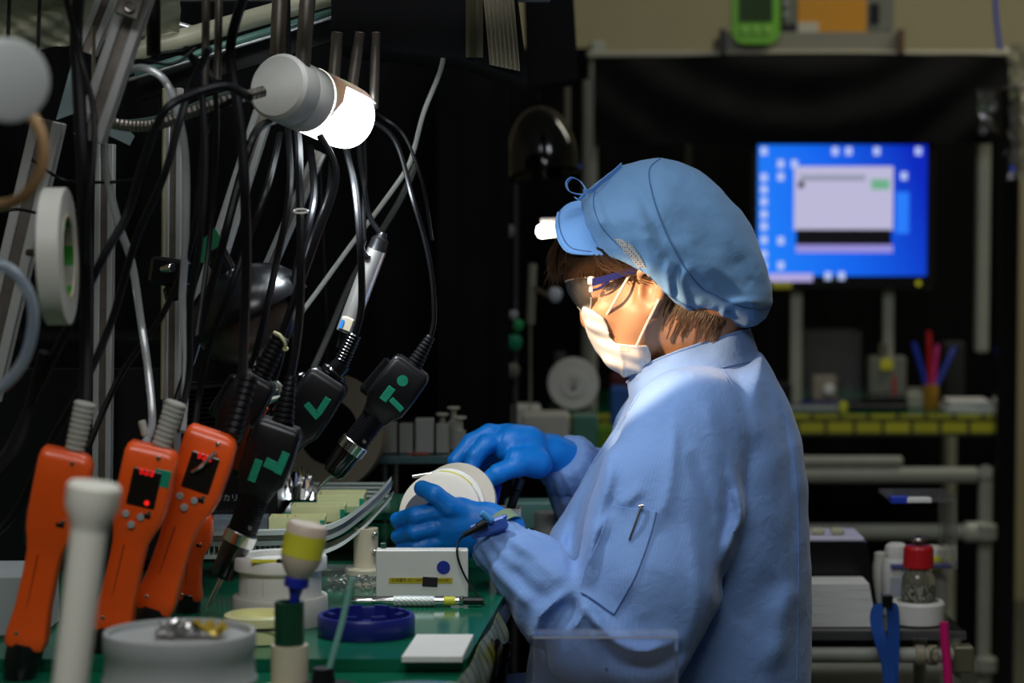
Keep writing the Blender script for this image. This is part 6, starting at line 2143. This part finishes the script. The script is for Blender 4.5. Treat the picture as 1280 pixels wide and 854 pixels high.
def black_driver(name_label, top, ring, tip, y, s=1.0, tapes=(), bitpx=None, lever=True, gloss=False):
    """top = cable end of body, ring = silver ring, tip = end of chuck (pixels)"""
    a, r_, b = P(*top, y), P(*ring, y), P(*tip, y)
    ax = (r_ - a).normalized(); L = (r_ - a).length; k = S(y) * s
    w = Vector((0, -1, 0)); u = ax.cross(w).normalized(); u = u if u.x > 0 else -u
    t = empty('black_screwdriver', b, name_label, 'screwdriver', 'black electric screwdrivers hanging over the bench')
    body = M['black_plastic']
    q = MB()
    vs = [0, .02, .06, .30, .48, .55, .64]
    hw = [21, 25, 27, 28, 27, 21, 17.5]; hd = [17, 20, 22, 23, 22, 18, 16]
    loft(q, [a + ax * L * v for v in vs], (u, w), [h * k for h in hw], [h * k for h in hd], 32, 9.0)
    q.build('housing', body, t, angle=50)
    q = MB(); pr = []
    m = 14
    for i in range(m):
        t0 = .62 + .37 * i / m; rr = (17.5 - 1.2 * math.sin((t0 - .62) * 8)) * k
        pr += [(L * t0, rr), (L * (t0 + .016), rr), (L * (t0 + .018), rr * .93), (L * (t0 + .025), rr * .93)]
    q.lathe(a, r_, pr, 24); q.build('ribbed_grip', M['black_rubber'], t)
    Lc = (b - r_).length; axc = (b - r_).normalized()
    MB().lathe(r_ - axc * 7 * k, b, [(0, 18 * k), (.001, 18.8 * k), (14 * k, 18.4 * k), (14.5 * k, 17 * k)], 28).build('silver_ring', M['steel'], t, 'silver ring')
    MB().lathe(r_ + axc * 7 * k, b, [(0, 16.5 * k), (Lc - 14 * k, 14.5 * k), (Lc - 9 * k, 12 * k)], 28).build('chuck', M['black_gloss'], t)
    if bitpx:
        c = P(*bitpx, y); Lb = (c - b).length
        MB().lathe(b - axc * 4 * k, c, [(0, 5 * k), (.004, 5 * k), (.005, 3 * k), (Lb * .8, 2.8 * k), (Lb, 1.6 * k)], 12).build('bit', M['steel'], t)
    if lever:
        c = a + ax * L * .10 - u * 26 * k
        q = MB(); loft(q, [c, c + ax * L * .02, c + ax * L * .38, c + ax * L * .42], (u, w), [6 * k, 9 * k, 12 * k, 8 * k], [10 * k, 13 * k, 14 * k, 10 * k], 20, 6)
        q.build('start_lever', M['black_gloss'], t)
    R = Matrix((u, ax, w)).transposed()
    for (v, du, sw, sh, rot) in tapes:
        hh = (24 if v < .46 else 19) * k
        MB().box(a + ax * L * v + u * du * k + w * hh, (sw * k, sh * k, .0010), R @ Matrix.Rotation(rot, 3, 'Z'), .0003).build('green_tape', M['green_tape'], t, 'green tape')
    MB().cyl(a + ax * L * .88 + u * 8 * k + w * 15 * k, a + ax * L * .88 + u * 8 * k + w * 18 * k, 2.6 * k, n=12).build('screw', M['steel'], t)
    return t, a, ax, u, k


def cable(parent, pts, r, mt='black_rubber', n=8, name='cable', label=None):
    q = MB(); q.tube(spline(pts, 8), r, n)
    return q.build(name, M[mt], parent, label)


Y1 = 2.88
t, a, ax, u, k = black_driver('black screwdriver with green tape pointing at the yellow parts boxes', (518, 456), (441, 558), (414, 594), Y1, 1.0, ((.40, 12, 20, 7, .15), (.37, -5, 10, 20, 0)), (395, 613))
MB().cyl(a + ax * .022 + u * -0 * k + Vector((0, -1, 0)) * 19 * k, a + ax * .022 + Vector((0, -1, 0)) * 23 * k, 7 * k, n=20).build('green_dot', M['green_tape'], t, 'round green dot')
q = MB(); boot(q, P(517, 458, Y1), P(539, 420, Y1), 11 * k, 5.5 * k); q.build('cable_boot', M['black_rubber'], t)
cable(t, [P(539, 420, Y1), P(543, 395, Y1), P(540, 345, Y1), P(530, 295, Y1), P(515, 245, Y1), P(500, 190, Y1 + .04), P(485, 165, Y1 + .08), P(462, 150, Y1 + .12)], 3.2 * S(Y1))
t, a, ax, u, k = black_driver('large black screwdriver with silver ring pointing down, left of the white spool', (352, 528), (300, 672), (277, 724), 2.66, 1.12, ((.42, -8, 9, 26, 0), (.33, 6, 14, 11, .1), (.29, 17, 9, 26, .05)), (256, 766))
q = MB(); boot(q, P(353, 530, 2.66), P(364, 470, 2.67), 13 * k, 6 * k); q.build('cable_boot', M['black_rubber'], t)
cable(t, [P(364, 470, 2.67), P(374, 400, 2.68), P(376, 300, 2.69), P(374, 215, 2.76), P(372, 170, 2.90), P(360, 100, 2.95), P(358, -30, 2.95)], 5.5 * S(2.68))
q = MB(); q.tube([P(376 + 9 * math.cos(i * .42), 264 + 2.5 * math.sin(i * .42), 2.69 - .008 * math.sin(i * .42)) for i in range(15)], .0012, 6, closed=True); q.build('cable_tie', M['white_plastic'], t, 'white cable tie')
t, a, ax, u, k = black_driver('black screwdriver with an L shaped green tape and bright ribbed cable boot', (414, 470), (330, 600), (312, 630), 2.82, 1.05, ((.22, 12, 8, 22, 0), (.30, 4, 22, 8, .3)), None)
q = MB(); q.lathe(P(408, 478, 2.82), P(428, 455, 2.82), [(0, 15 * k), (.01, 15 * k), (.012, 17 * k), (.016, 17 * k), (.018, 12 * k), (.03, 11 * k)], 22); q.build('collar', M['black_gloss'], t)
q = MB(); boot(q, P(424, 460, 2.82), P(444, 418, 2.82), 10 * k, 8 * k, 11); q.build('cable_boot', M['black_gloss'], t, 'shiny ribbed cable boot')
cable(t, [P(444, 418, 2.82), P(452, 380, 2.82), P(450, 300, 2.82), P(444, 235, 2.86), P(436, 200, 2.93), P(425, 150, 3.02), P(415, 60, 3.04)], 4.6 * S(2.82))
t, a, ax, u, k = black_driver('black screwdriver behind the rightmost orange one, with a green tape at its side', (325, 470), (258, 590), (246, 612), 2.72, .95, ((.34, -4, 9, 24, 0), (.50, 12, 8, 14, 0)), None)
q = MB(); boot(q, P(325, 472, 2.72), P(352, 420, 2.72), 14 * k, 12 * k); q.build('cable_boot', M['black_rubber'], t)
cable(t, [P(352, 420, 2.72), P(366, 380, 2.72), P(395, 300, 2.74), P(420, 220, 2.78), P(400, 170, 2.8)], 5 * S(2.72))
q = MB(); q.tube(spline([P(343, 416, 2.70), P(350, 419, 2.69), P(356, 428, 2.69), P(357, 436, 2.70)], 5), [.0018] * 15 + [.0032], 8); q.build('cable_tie', M['pale_yellow'], t, 'pale cable tie')
# silver round knob driver
t = empty('silver_motor', P(340, 490, 2.78), 'small polished silver cylinder with a green mark and red wires', 'motor')
MB().lathe(P(322, 494, 2.78), P(356, 487, 2.78), [(0, .010), (.002, .0125), (.026, .0125), (.028, .010), (.032, .004)], 24).build('can', M['steel'], t)
MB().box(P(341, 481, 2.766), (.007, .002, .005), None, .0005).build('green_mark', M['green_tape'], t)
MB().tube(spline([P(322, 492, 2.78), P(316, 484, 2.77), P(325, 478, 2.765), P(332, 484, 2.765)], 5), .0012, 6).build('wire', M['red'], t)
tag(MB().box(P(318, 525, 2.80), (.018, .015, .045), Matrix.Rotation(math.radians(25), 3, 'Y'), .004).build('orange_handle', M['orange']), 'small orange handle peeking out between the black drivers', 'tool')  # a handle alone, the rest of its tool is not modelled
# black ribbed heat sink
t = empty('heat_sink', P(270, 500, 2.95), 'black finned heat sink behind the screwdrivers', 'heat sink')
for i in range(9):
    MB().box(P(282, 482 + i * 6, 2.95), (.105, .05, .0022), Matrix.Rotation(math.radians(-5), 3, 'Y')).build('fin', M['black_rubber'], t)
MB().box(P(282, 508, 2.98), (.095, .012, .060), None).build('core', M['black_plastic'], t)

# silver stick tool with black caps
y = 2.93; a, b = P(471, 312, y), P(432, 416, y); ax = (b - a).normalized(); k = S(y)
t = empty('silver_sensor', a, 'silver rod shaped sensor with black ends hanging by its cable', 'sensor')
MB().cyl(a, b, 12.5 * k, n=28, bev=.0006).build('tube', mat('satin_silver', (.75, .72, .68), .35, .85), t)
MB().lathe(a - ax * .022, a + ax * .003, [(0, 5 * k), (.006, 7 * k), (.009, 11 * k), (.018, 12 * k), (.022, 13 * k)], 24).build('cable_cap', M['black_plastic'], t)
MB().cyl(b - ax * .001, b + ax * .020, 8 * k, 5 * k, n=20).build('nozzle', M['black_plastic'], t)
MB().box(P(433, 405, y - .012), (.015, .008, .016), Matrix.Rotation(math.radians(20), 3, 'Y'), .001).build('bracket', M['cream_plastic'], t, 'cream bracket')
MB().box(P(427, 405, y - .017), (.004, .001, .011), Matrix.Rotation(math.radians(20), 3, 'Y')).build('blue_stripe', mat('stripe_blue', (.03, .25, .8), .4), t)
MB().tube(spline([P(455, 300, y - .01), P(452, 312, y - .012), P(460, 322, y - .013)], 4), .004, 8).build('elbow', M['black_gloss'], t)
cable(t, [a - ax * .018, P(462, 270, y), P(455, 230, y), P(450, 200, y + .05), P(446, 140, y + .12)], 3.4 * k)
cable(t, [P(455, 300, y - .01), P(455, 260, y), P(456, 220, y + .04), P(454, 150, y + .12)], 3 * k)

# white and beige cables in front of the curtain
def loose(name, pts, r, mt, label, cat='cable', n=8, grp=None):
    q = MB(); q.tube(spline(pts, 8), r, n)
    m_ = M[mt] if isinstance(mt, str) else mt
    return tag(q.build(name, m_), label, cat, grp)


loose('white_hose', [P(556, 60, 3.05), P(550, 90, 3.05), P(530, 140, 3.05), P(518, 185, 3.05), P(508, 212, 3.05), P(478, 255, 3.05), P(440, 305, 3.05), P(400, 360, 3.05), P(360, 415, 3.05), P(330, 470, 3.05)], 3.2 * S(3.05), mat('hose_white', (.50, .50, .44), .5), 'thin white cable slanting down past the silver sensor')
loose('grey_hose', [P(520, 205, 3.1), P(500, 250, 3.1), P(470, 300, 3.12), P(440, 350, 3.14), P(410, 420, 3.15), P(392, 460, 3.15)], 4 * S(3.1), mat('hose_dark', (.13, .13, .11), .5), 'dull grey cable running just behind the white cable')

# ---- black dome lamp in the tangle
y = 2.86
c0 = P(282, 340, y); ax = (P(330, 430, y) - c0).normalized(); k = S(y)
t = empty('shade_lamp', c0, 'glossy black bowl shaped lamp shade among the hanging cables', 'lamp')
pr = []
for i in range(18):
    th = i / 17 * math.pi / 2
    pr.append((62 * k * (1 - math.cos(th)), .001 + 80 * k * math.sin(th)))
q = MB(); q.lathe(c0, c0 + ax, pr + [(64 * k, 81 * k), (64 * k, 76 * k), (30 * k, 50 * k), (20 * k, .001)], 48); q.build('shade', M.setdefault('shade_black', mat('shade_black', (.005, .005, .006), .25, spec=.5)), t)
q = MB(); pr = [(62 * k, 72 * k), (88 * k, 66 * k), (104 * k, 50 * k), (112 * k, 30 * k), (114 * k, .001)]
q.lathe(c0, c0 + ax, pr, 40); q.build('dull_diffuser', mat('diffuser_dark', (.06, .045, .038), .3), t, 'dark unlit diffuser')
MB().cyl(c0 - ax * .03, c0 + ax * .01, .014, n=18, bev=.002).build('neck', M['black_gloss'], t)
tag(MB().prism([P(268, 285, y - .01), P(277, 300, y - .01), P(268, 330, y - .01), P(247, 328, y - .01), P(250, 303, y - .01)], (0, .008, 0)).build('green_card', mat('card_green', (.004, .16, .06), .5), smooth=False), 'small bright green card stuck behind the bowl lamp', 'card')
t = empty('black_clamp', P(210, 345, 2.9), 'black screw clamp on the grey upright', 'clamp')
MB().box(P(212, 340, 2.88), (.045, .03, .034), Matrix.Rotation(.15, 3, 'Y'), .004).build('jaw', M['black_gloss'], t)
MB().cyl(P(192, 338, 2.88), P(216, 335, 2.86), .006, n=14, bev=.001).build('bolt', M['steel'], t)
MB().box(P(222, 365, 2.88), (.03, .03, .02), Matrix.Rotation(-.2, 3, 'Y'), .004).build('jaw', M['black_gloss'], t)

# beige tape ring behind the drivers
y = 3.45; c = P(408, 540, y); k = S(y); ax = Vector((-.25, -1, .1)).normalized()
q = MB(); q.lathe(c, c - ax, [(0, 42 * k), (0, 74 * k), (.02, 74 * k), (.02, 42 * k)], 48, cap=False)
q.add([], [])
tag(q.build('beige_ring', mat('ring_beige', (.20, .165, .115), .6)), 'large beige ring roll hanging behind the screwdrivers', 'ring')
tag(MB().tube([P(408, 466, y), P(408, 380, y + .01), P(400, 200, y + .05)], .002, 6).build('ring_cord', M['black_rubber']), 'dark cord from which the beige ring roll hangs', 'cord')

# ---- aluminium frame members
M['profile'] = mat('profile_alu', (.48, .48, .46), .30, .45, bump=.05, bscale=80)


def profile(pa, pb, wpx, y, y2=None, label='', name='frame_profile', grooves=True):
    y2 = y if y2 is None else y2
    a, b = P(*pa, y), P(*pb, y2); L = (b - a).length
    ax = (b - a).normalized(); R = rot_to(ax, (0, 1, 0)); w = wpx * S(y)
    t = empty(name, (a + b) / 2, label, 'frame')
    c = (a + b) / 2
    MB().box(c, (w * .62, w * .62, L), R).build('core', M['dark_steel'], t, smooth=False)
    for sx in (-1, 1):
        for sy in (-1, 1):
            MB().box(c + R @ Vector((sx * w * .33, sy * w * .33, 0)), (w * .30, w * .30, L), R, w * .04).build('rail', M['profile'], t)
    return t


profile((178, -20), (112, 175), 38, 2.55, label='wide slanting aluminium profile at the top left')
profile((142, -20), (108, 66), 26, 2.75, label='short bright aluminium profile left of the wide one')
profile((62, 150), (-20, 500), 40, 2.80, label='long aluminium profile slanting down along the left edge')
profile((330, 140), (205, 530), 26, 3.1, label='long aluminium arm slanting behind the bowl lamp')
profile((400, 190), (330, 350), 18, 3.12, label='thin aluminium arm behind the hanging cables')
profile((132, 180), (128, 640), 24, 3.0, label='upright aluminium profile behind the leftmost hose')
profile((218, 110), (214, 620), 22, 3.0, label='upright aluminium profile behind the clear hose loop')
for (pa, pb, w, y, mt, lb) in (((205, 110), (203, 500), 5, 2.98, mat('tan_strip', (.26, .24, .14), .6), 'narrow tan strip beside the right upright'),
                          ((117, 32), (117, 130), 5, 2.6, M['steel'], 'thin steel rod at the top left'),
                          ((50, -10), (47, 75), 5, 2.7, M['black_plastic'], 'right of two thin black rods at the top left corner'),
                          ((12, -10), (10, 50), 5, 2.7, M['black_plastic'], 'left of two thin black rods at the top left corner'),
                          ((192, -20), (192, 70), 18, 2.62, M['black_plastic'], 'thick black rod beside the wide aluminium profile'),
                          ((258, -20), (256, 115), 10, 2.6, M['dark_steel'], 'dark rod at the top, left of the lamp'),
                          ((274, -20), (272, 100), 10, 2.62, M['dark_steel'], 'second dark rod at the top, left of the lamp'),
                          ((351, -20), (347, 70), 20, 2.84, M['dark_steel'], 'left of two thick steel rods right above the lit lamp'),
                          ((386, -20), (378, 84), 20, 2.80, M['dark_steel'], 'right of two thick steel rods right above the lit lamp'),
                          ((422, 40), (416, 112), 15, 2.98, M['dark_steel'], 'first of three bronze coloured rods right of the lamp'),
                          ((450, 40), (438, 122), 14, 2.98, M['dark_steel'], 'second of three bronze coloured rods right of the lamp'),
                          ((470, 40), (467, 136), 12, 2.98, M['dark_steel'], 'last of three bronze coloured rods, farthest right')):
    a, b = P(*pa, y), P(*pb, y)
    tag(MB().cyl(a, b, w / 2 * S(y), n=18, bev=.001).build('hanging_rod', mt), lb, 'rod')
# joint plate with bolt
t = empty('joint_plate', P(162, 4, 2.5), 'dark joint plate with a round bolt at the top of the wide profile', 'plate')
MB().box(P(164, 2, 2.515), (.026, .006, .034), Matrix.Rotation(.33, 3, 'Y'), .002).build('plate', M['dark_steel'], t)
MB().lathe(P(162, 8, 2.512), P(162, 8, 2.512) + Vector((0, -.01, 0)), [(0, .0065), (.004, .0065), (.004, .0045), (.002, .004)], 18).build('bolt', M['steel'], t)
# overhead fixture
t = empty('strip_fixture', P(290, 20, 3.1), 'slanting unlit strip light fixture with pale tube across the top left', 'fixture')
for (pa, pb, r, mt, nm, lb) in (((150, 70), (440, -12), 12, mat('tube_pale', (.50, .48, .34), .3), 'tube', 'pale yellowish lamp tube'), ((180, 58), (200, 4), 5, M['aluminium'], 'strut', None),
                            ((185, 22), (262, 44), 6, M['aluminium'], 'strut', None), ((168, 92), (440, 6), 5, mat('glass_edge_green', (.10, .22, .18), .2), 'glass_edge', 'green glass edge'),
                            ((160, 100), (440, 14), 2.5, M['aluminium'], 'trim_edge', None)):
    MB().cyl(P(*pa, 3.1), P(*pb, 3.12), r * S(3.1), n=20).build(nm, mt, t, lb)
MB().prism([P(170, 96, 3.14), P(440, 16, 3.14), P(440, 44, 3.14), P(175, 126, 3.14)], (0, .02, 0)).build('back_plate', M['black_plastic'], t, smooth=False)
# crinkled film under the ceiling
q = MB(); rows = []; rr = random.Random(8)
for i in range(64):
    row = []
    for j in range(30):
        p = P(-30 + 255 * i / 63, -30 + (100 - 30 * i / 63) * j / 29, 3.0 + .1 * j / 29)
        row.append(p + Vector((0, .006 * math.sin(i * .23 + j * .32) + .0022 * math.sin(i * .9 - j * 1.3 + 2 * math.sin(j * .3)) + .0012 * rr.uniform(-1, 1), .001 * math.sin(i * .7 + j))))
    rows.append(row)
q.sheet(rows)
tag(q.build('crinkled_film', mat('film_olive', (.42, .40, .28), .3, spec=.7), smooth=True, angle=70), 'crinkled olive plastic film hanging at the top left', 'film')
# pale cards behind profiles
tag(MB().prism([P(92, 70, 2.72), P(70, 150, 2.72), P(98, 140, 2.72), P(110, 100, 2.72)], (0, .002, 0)).build('pale_card', mat('card_pale', (.25, .33, .33), .5), smooth=False), 'pale bluish card behind the black cable at the left', 'card')
tag(MB().prism([P(137, 140, 2.75), P(168, 170, 2.75), P(162, 182, 2.75), P(137, 170, 2.75)], (0, .002, 0)).build('pale_card', mat('card_pale2', (.25, .33, .33), .5), smooth=False), 'small pale card tucked in the hose loop', 'card')

# ---- clear hoses
loose('clear_hose', [P(178, 560, 2.6), P(190, 530, 2.62), P(186, 470, 2.64), P(176, 400, 2.66), P(165, 330, 2.66), P(150, 285, 2.64), P(138, 240, 2.62), P(130, 190, 2.60), P(135, 130, 2.60), P(152, 96, 2.60), P(178, 85, 2.6), P(205, 100, 2.6),
                     P(222, 140, 2.6), P(232, 200, 2.62), P(232, 300, 2.64), P(228, 380, 2.66), P(233, 450, 2.66), P(228, 540, 2.62)], 5.0 * S(2.6), mat('hose_clear', (.55, .57, .58), .10, trans=.4, spec=1.0), 'clear hose looping up and over at the left, beside the tape roll', 'hose', 10)
loose('clear_hose', [P(-30, 330, 2.2), P(10, 335, 2.2), P(35, 365, 2.2), P(42, 400, 2.2), P(30, 450, 2.2), P(0, 485, 2.2), P(-30, 495, 2.2)], 7.5 * S(2.2), mat('hose_bluish', (.42, .50, .58), .2, trans=.5, spec=.8), 'bluish clear hose arc at the left edge below the tape roll', 'hose', 12)
# ---- tape roll
y = 2.38; k = S(y); c = P(58, 321, y); ax = Vector((1, .03, .02)).normalized()
t = empty('tape_roll', c, 'thick roll of milky white tape with a green printed core', 'tape')
R0 = 86 * k
q = MB(); q.lathe(c - ax * .0, c + ax, [(0, R0 * .60), (0, R0 * .985), (.001, R0), (.021, R0), (.022, R0 * .985), (.022, R0 * .62)], 56, cap=False); q.build('tape_body', M['milky'], t)
q = MB(); q.lathe(c, c + ax, [(0, R0 * .625), (.0225, R0 * .625), (.0225, R0 * .58), (0, R0 * .58)], 48, cap=False); q.build('core', M['cream_plastic'], t)
pm = bpy.data.materials.new('core_print'); pm.use_nodes = True; nt = pm.node_tree; bs = nt.nodes['Principled BSDF']
tc = nt.nodes.new('ShaderNodeTexCoord'); wv = nt.nodes.new('ShaderNodeTexWave'); wv.bands_direction = 'Z'; wv.inputs['Scale'].default_value = 8; cr = nt.nodes.new('ShaderNodeValToRGB')
cr.color_ramp.interpolation = 'CONSTANT'; cr.color_ramp.elements[0].color = (.01, .18, .01, 1); cr.color_ramp.elements[1].position = .5; cr.color_ramp.elements[1].color = (.22, .23, .18, 1)
nt.links.new(tc.outputs['Object'], wv.inputs[0]); nt.links.new(wv.outputs['Fac'], cr.inputs[0]); nt.links.new(cr.outputs[0], bs.inputs['Base Color'])
q = MB(); q.lathe(c + ax * .001, c + ax, [(0, R0 * .575), (.020, R0 * .575), (.020, R0 * .565), (0, R0 * .565)], 48, cap=False); q.build('printed_core', pm, t, 'green and grey printed lining of the core')
tag(MB().tube([P(36, 316, 2.5), P(60, 318, 2.45), P(74, 322, 2.40)], .004, 8).build('tape_peg', M['black_plastic']), 'black peg the tape roll hangs on', 'peg')
# tan ring and pale round lamp in front
y = 2.05; k = S(y); c = P(-2, 190, y)
pts = [c + Vector((60 * k * math.cos(i / 40 * 6.2832), -.012 * math.cos(i / 40 * 6.2832), 66 * k * math.sin(i / 40 * 6.2832))) for i in range(40)]
tag(MB().tube(pts, 7.5 * k, 12, closed=True).build('tan_ring', mat('ring_tan', (.42, .25, .11), .5)), 'tan wooden ring hanging at the left edge', 'ring')
y = 1.92; k = S(y); c = P(22, 102, y)
t = empty('round_cap_lamp', c, 'big pale grey round lamp end, blurred at the top left edge', 'lamp')
MB().lathe(c + Vector((-.02, -.02, 0)) * .2, c + Vector((-.6, 1, .1)), [(0, 44 * k), (.002, 51 * k), (.006, 53 * k), (.06, 53 * k), (.075, 40 * k)], 44).build('housing', mat('lamp_grey', (.40, .42, .40), .45), t)
MB().cyl(c + Vector((-.03, .06, .0)), c + Vector((-.09, .12, .22)), .008, n=12).build('stem', M['black_plastic'], t)

# ---- black cables
cab = [
    ([(100, -20), (95, 40), (99, 120), (104, 220), (108, 330), (108, 430), (106, 505)], 2.45, 8.5, 'thick black cable running straight down to the leftmost orange driver'),
    ([(78, -20), (100, 70), (118, 150), (112, 260), (110, 330)], 2.42, 4, 'thin black cable beside the thick one at the left'),
    ([(312, 122), (282, 108), (240, 118), (205, 140), (180, 200), (158, 270), (130, 320), (90, 400), (50, 480), (10, 560), (-20, 600)], 2.50, 5.5, 'black cable sweeping from the lamp down to the lower left edge'),
    ([(262, 60), (238, 110), (222, 160), (205, 220), (170, 300), (140, 400), (105, 480), (60, 560), (20, 640), (-20, 680)], 2.55, 5.0, 'black cable crossing behind the clear hose loop'),
    ([(310, -20), (288, 60), (300, 150), (306, 240), (308, 330), (305, 420), (302, 510)], 2.60, 6.5, 'black cable hanging in front of the bowl lamp'),
    ([(300, 120), (262, 150), (250, 220), (240, 300), (205, 390), (150, 470), (110, 560)], 2.66, 4.0, 'black cable running left of the bowl lamp'),
    ([(345, 150), (320, 165), (298, 230), (280, 300), (258, 380), (238, 450), (215, 520)], 2.70, 5.5, 'black cable curving round the left of the bowl lamp'),
    ([(350, 168), (335, 230), (310, 300), (285, 370), (262, 430), (248, 500), (240, 560)], 2.74, 4.5, 'black cable passing over the bowl lamp shade'),
    ([(388, 185), (392, 250), (372, 330), (360, 400), (350, 450), (340, 480)], 2.84, 5.0, 'black cable right of the bowl lamp'),
    ([(360, 160), (362, 240), (345, 330), (330, 400), (312, 470)], 2.76, 4.5, 'black cable hanging over the right rim of the bowl lamp'),
    ([(414, 180), (410, 240), (388, 300), (372, 360), (352, 430)], 2.90, 3.0, 'thin black cable left of the silver sensor'),
    ([(430, 100), (470, 140), (505, 170), (528, 230), (540, 300)], 3.00, 2.2, 'very thin black wire arching over the white cable'),
    ([(232, 60), (250, 100), (256, 200), (250, 300), (238, 380), (236, 470), (220, 540)], 2.58, 4.5, 'black cable hugging the right limb of the clear hose'),
    ([(190, 70), (225, 66), (250, 78), (268, 110), (270, 180), (262, 300), (246, 420)], 2.62, 3.5, 'thin black cable arching over the hose loop'),
    ([(125, 130), (140, 95), (170, 76), (215, 80), (245, 60)], 2.58, 2.0, 'thin black wire over the top of the clear hose loop'),
    ([(40, 200), (80, 225), (130, 228), (170, 225)], 2.62, 2.0, 'thin black wire crossing the left frame sideways'),
    ([(-20, 270), (20, 262), (60, 268), (110, 262)], 2.66, 2.0, 'thin black wire crossing above the tape roll'),
    ([(55, 440), (40, 500), (20, 560), (-10, 600)], 2.50, 7.0, 'thick black cable at the far left bottom'),
]
for pts, y, r, lb in cab:
    loose('black_cable', [P(a, b, y + .02 * math.sin(i * 1.7) + (.22 if (335 < a < 470 and b < 205) else 0)) for i, (a, b) in enumerate(pts)], r * S(y), 'black_rubber', lb, 'cable', 8, 'black cables in the tangle at the left')
# ribbed conduit across
q = MB(); pts = spline([P(130, 152, 2.68), P(165, 158, 2.68), P(200, 155, 2.68), P(240, 140, 2.68), P(290, 125, 2.68), P(330, 114, 2.70)], 14)
q.tube(pts, [(6.5 + (1.0 if i % 2 else 0)) * S(2.68) for i in range(len(pts))], 12)
tag(q.build('ribbed_conduit', M['dark_steel'], angle=20), 'ribbed metal conduit crossing from the left frame to the lamp', 'conduit')
# green dark cable along
# ---- black hood and film at top centre
YHd = 2.98
t = empty('black_hood', P(540, 40, YHd), 'big black hood over the bench with a strip of clear ribbed film', 'hood')
MB().prism([P(414, -60, YHd), P(640, -60, YHd), P(660, 100, YHd), P(612, 84, YHd), P(570, 70, YHd), P(414, 56, YHd)], (0, .30, 0)).build('hood_cloth', M['black_cloth'], t, smooth=False)
q = MB(); rows = []
for i in range(15):
    row = []
    for j in range(6):
        p = P(604 + 38 * i / 14 + 8 * j / 5, -10 + (88 + 8 * i / 14) * j / 5 + 3, YHd - .006)
        row.append(p + Vector((0, .0035 * (1 if i % 2 else -1), 0)))
    rows.append(row)
q.sheet(rows)
q.build('ribbed_film', mat('film_ribbed', (.36, .33, .24), .18, spec=.9, trans=.25), t, 'clear ribbed film strip', smooth=False)
q = MB(); rows = [[P(582 + 22 * u_ / 5, -20 + 92 * v_ / 5, YHd - .003 - .003 * math.sin(u_ * 1.4)) for v_ in range(6)] for u_ in range(6)]
q.sheet(rows); q.build('olive_edge', mat('film_edge', (.035, .032, .018), .4), t)
tag(MB().prism([P(655, -40, 3.9), P(715, -40, 3.9), P(723, 98, 3.9), P(660, 108, 3.9)], (0, .25, 0)).build('hanging_black_box', M['black_cloth'], smooth=False), 'black cloth covered box hanging at the top centre behind the hood', 'box')

# ---- overhead rack (just above the frame) from which profiles, rods and cables hang
t = empty('overhead_rack', (-.55, 3.0, 0), 'aluminium rack standing over the bench, carrying the hanging tools above the frame', 'rack')
ZR = 1.475
for y in (2.42, 2.60, 2.80, 3.00, 3.16):
    MB().box((-.60, y, ZR), (1.30, .035, .035), None, .003).build('cross_beam', M['profile'], t)
for x in (-1.23, .03):
    MB().box((x, 2.80, ZR + .035), (.035, .86, .035), None, .003).build('side_beam', M['profile'], t)
MB().box((-1.23, 3.50, (ZR + .73) / 2), (.035, .035, ZR - .73), None, .003).build('post', M['profile'], t)
MB().box((-.10, 3.66, (ZR + .70) / 2), (.03, .03, ZR - .70), None, .003).build('post', M['black_cloth'], t)
for x in (-1.23, -.10):
    MB().box((x, 3.40, ZR + .035), (.035, .56, .035), None, .003).build('side_beam', M['profile'], t)
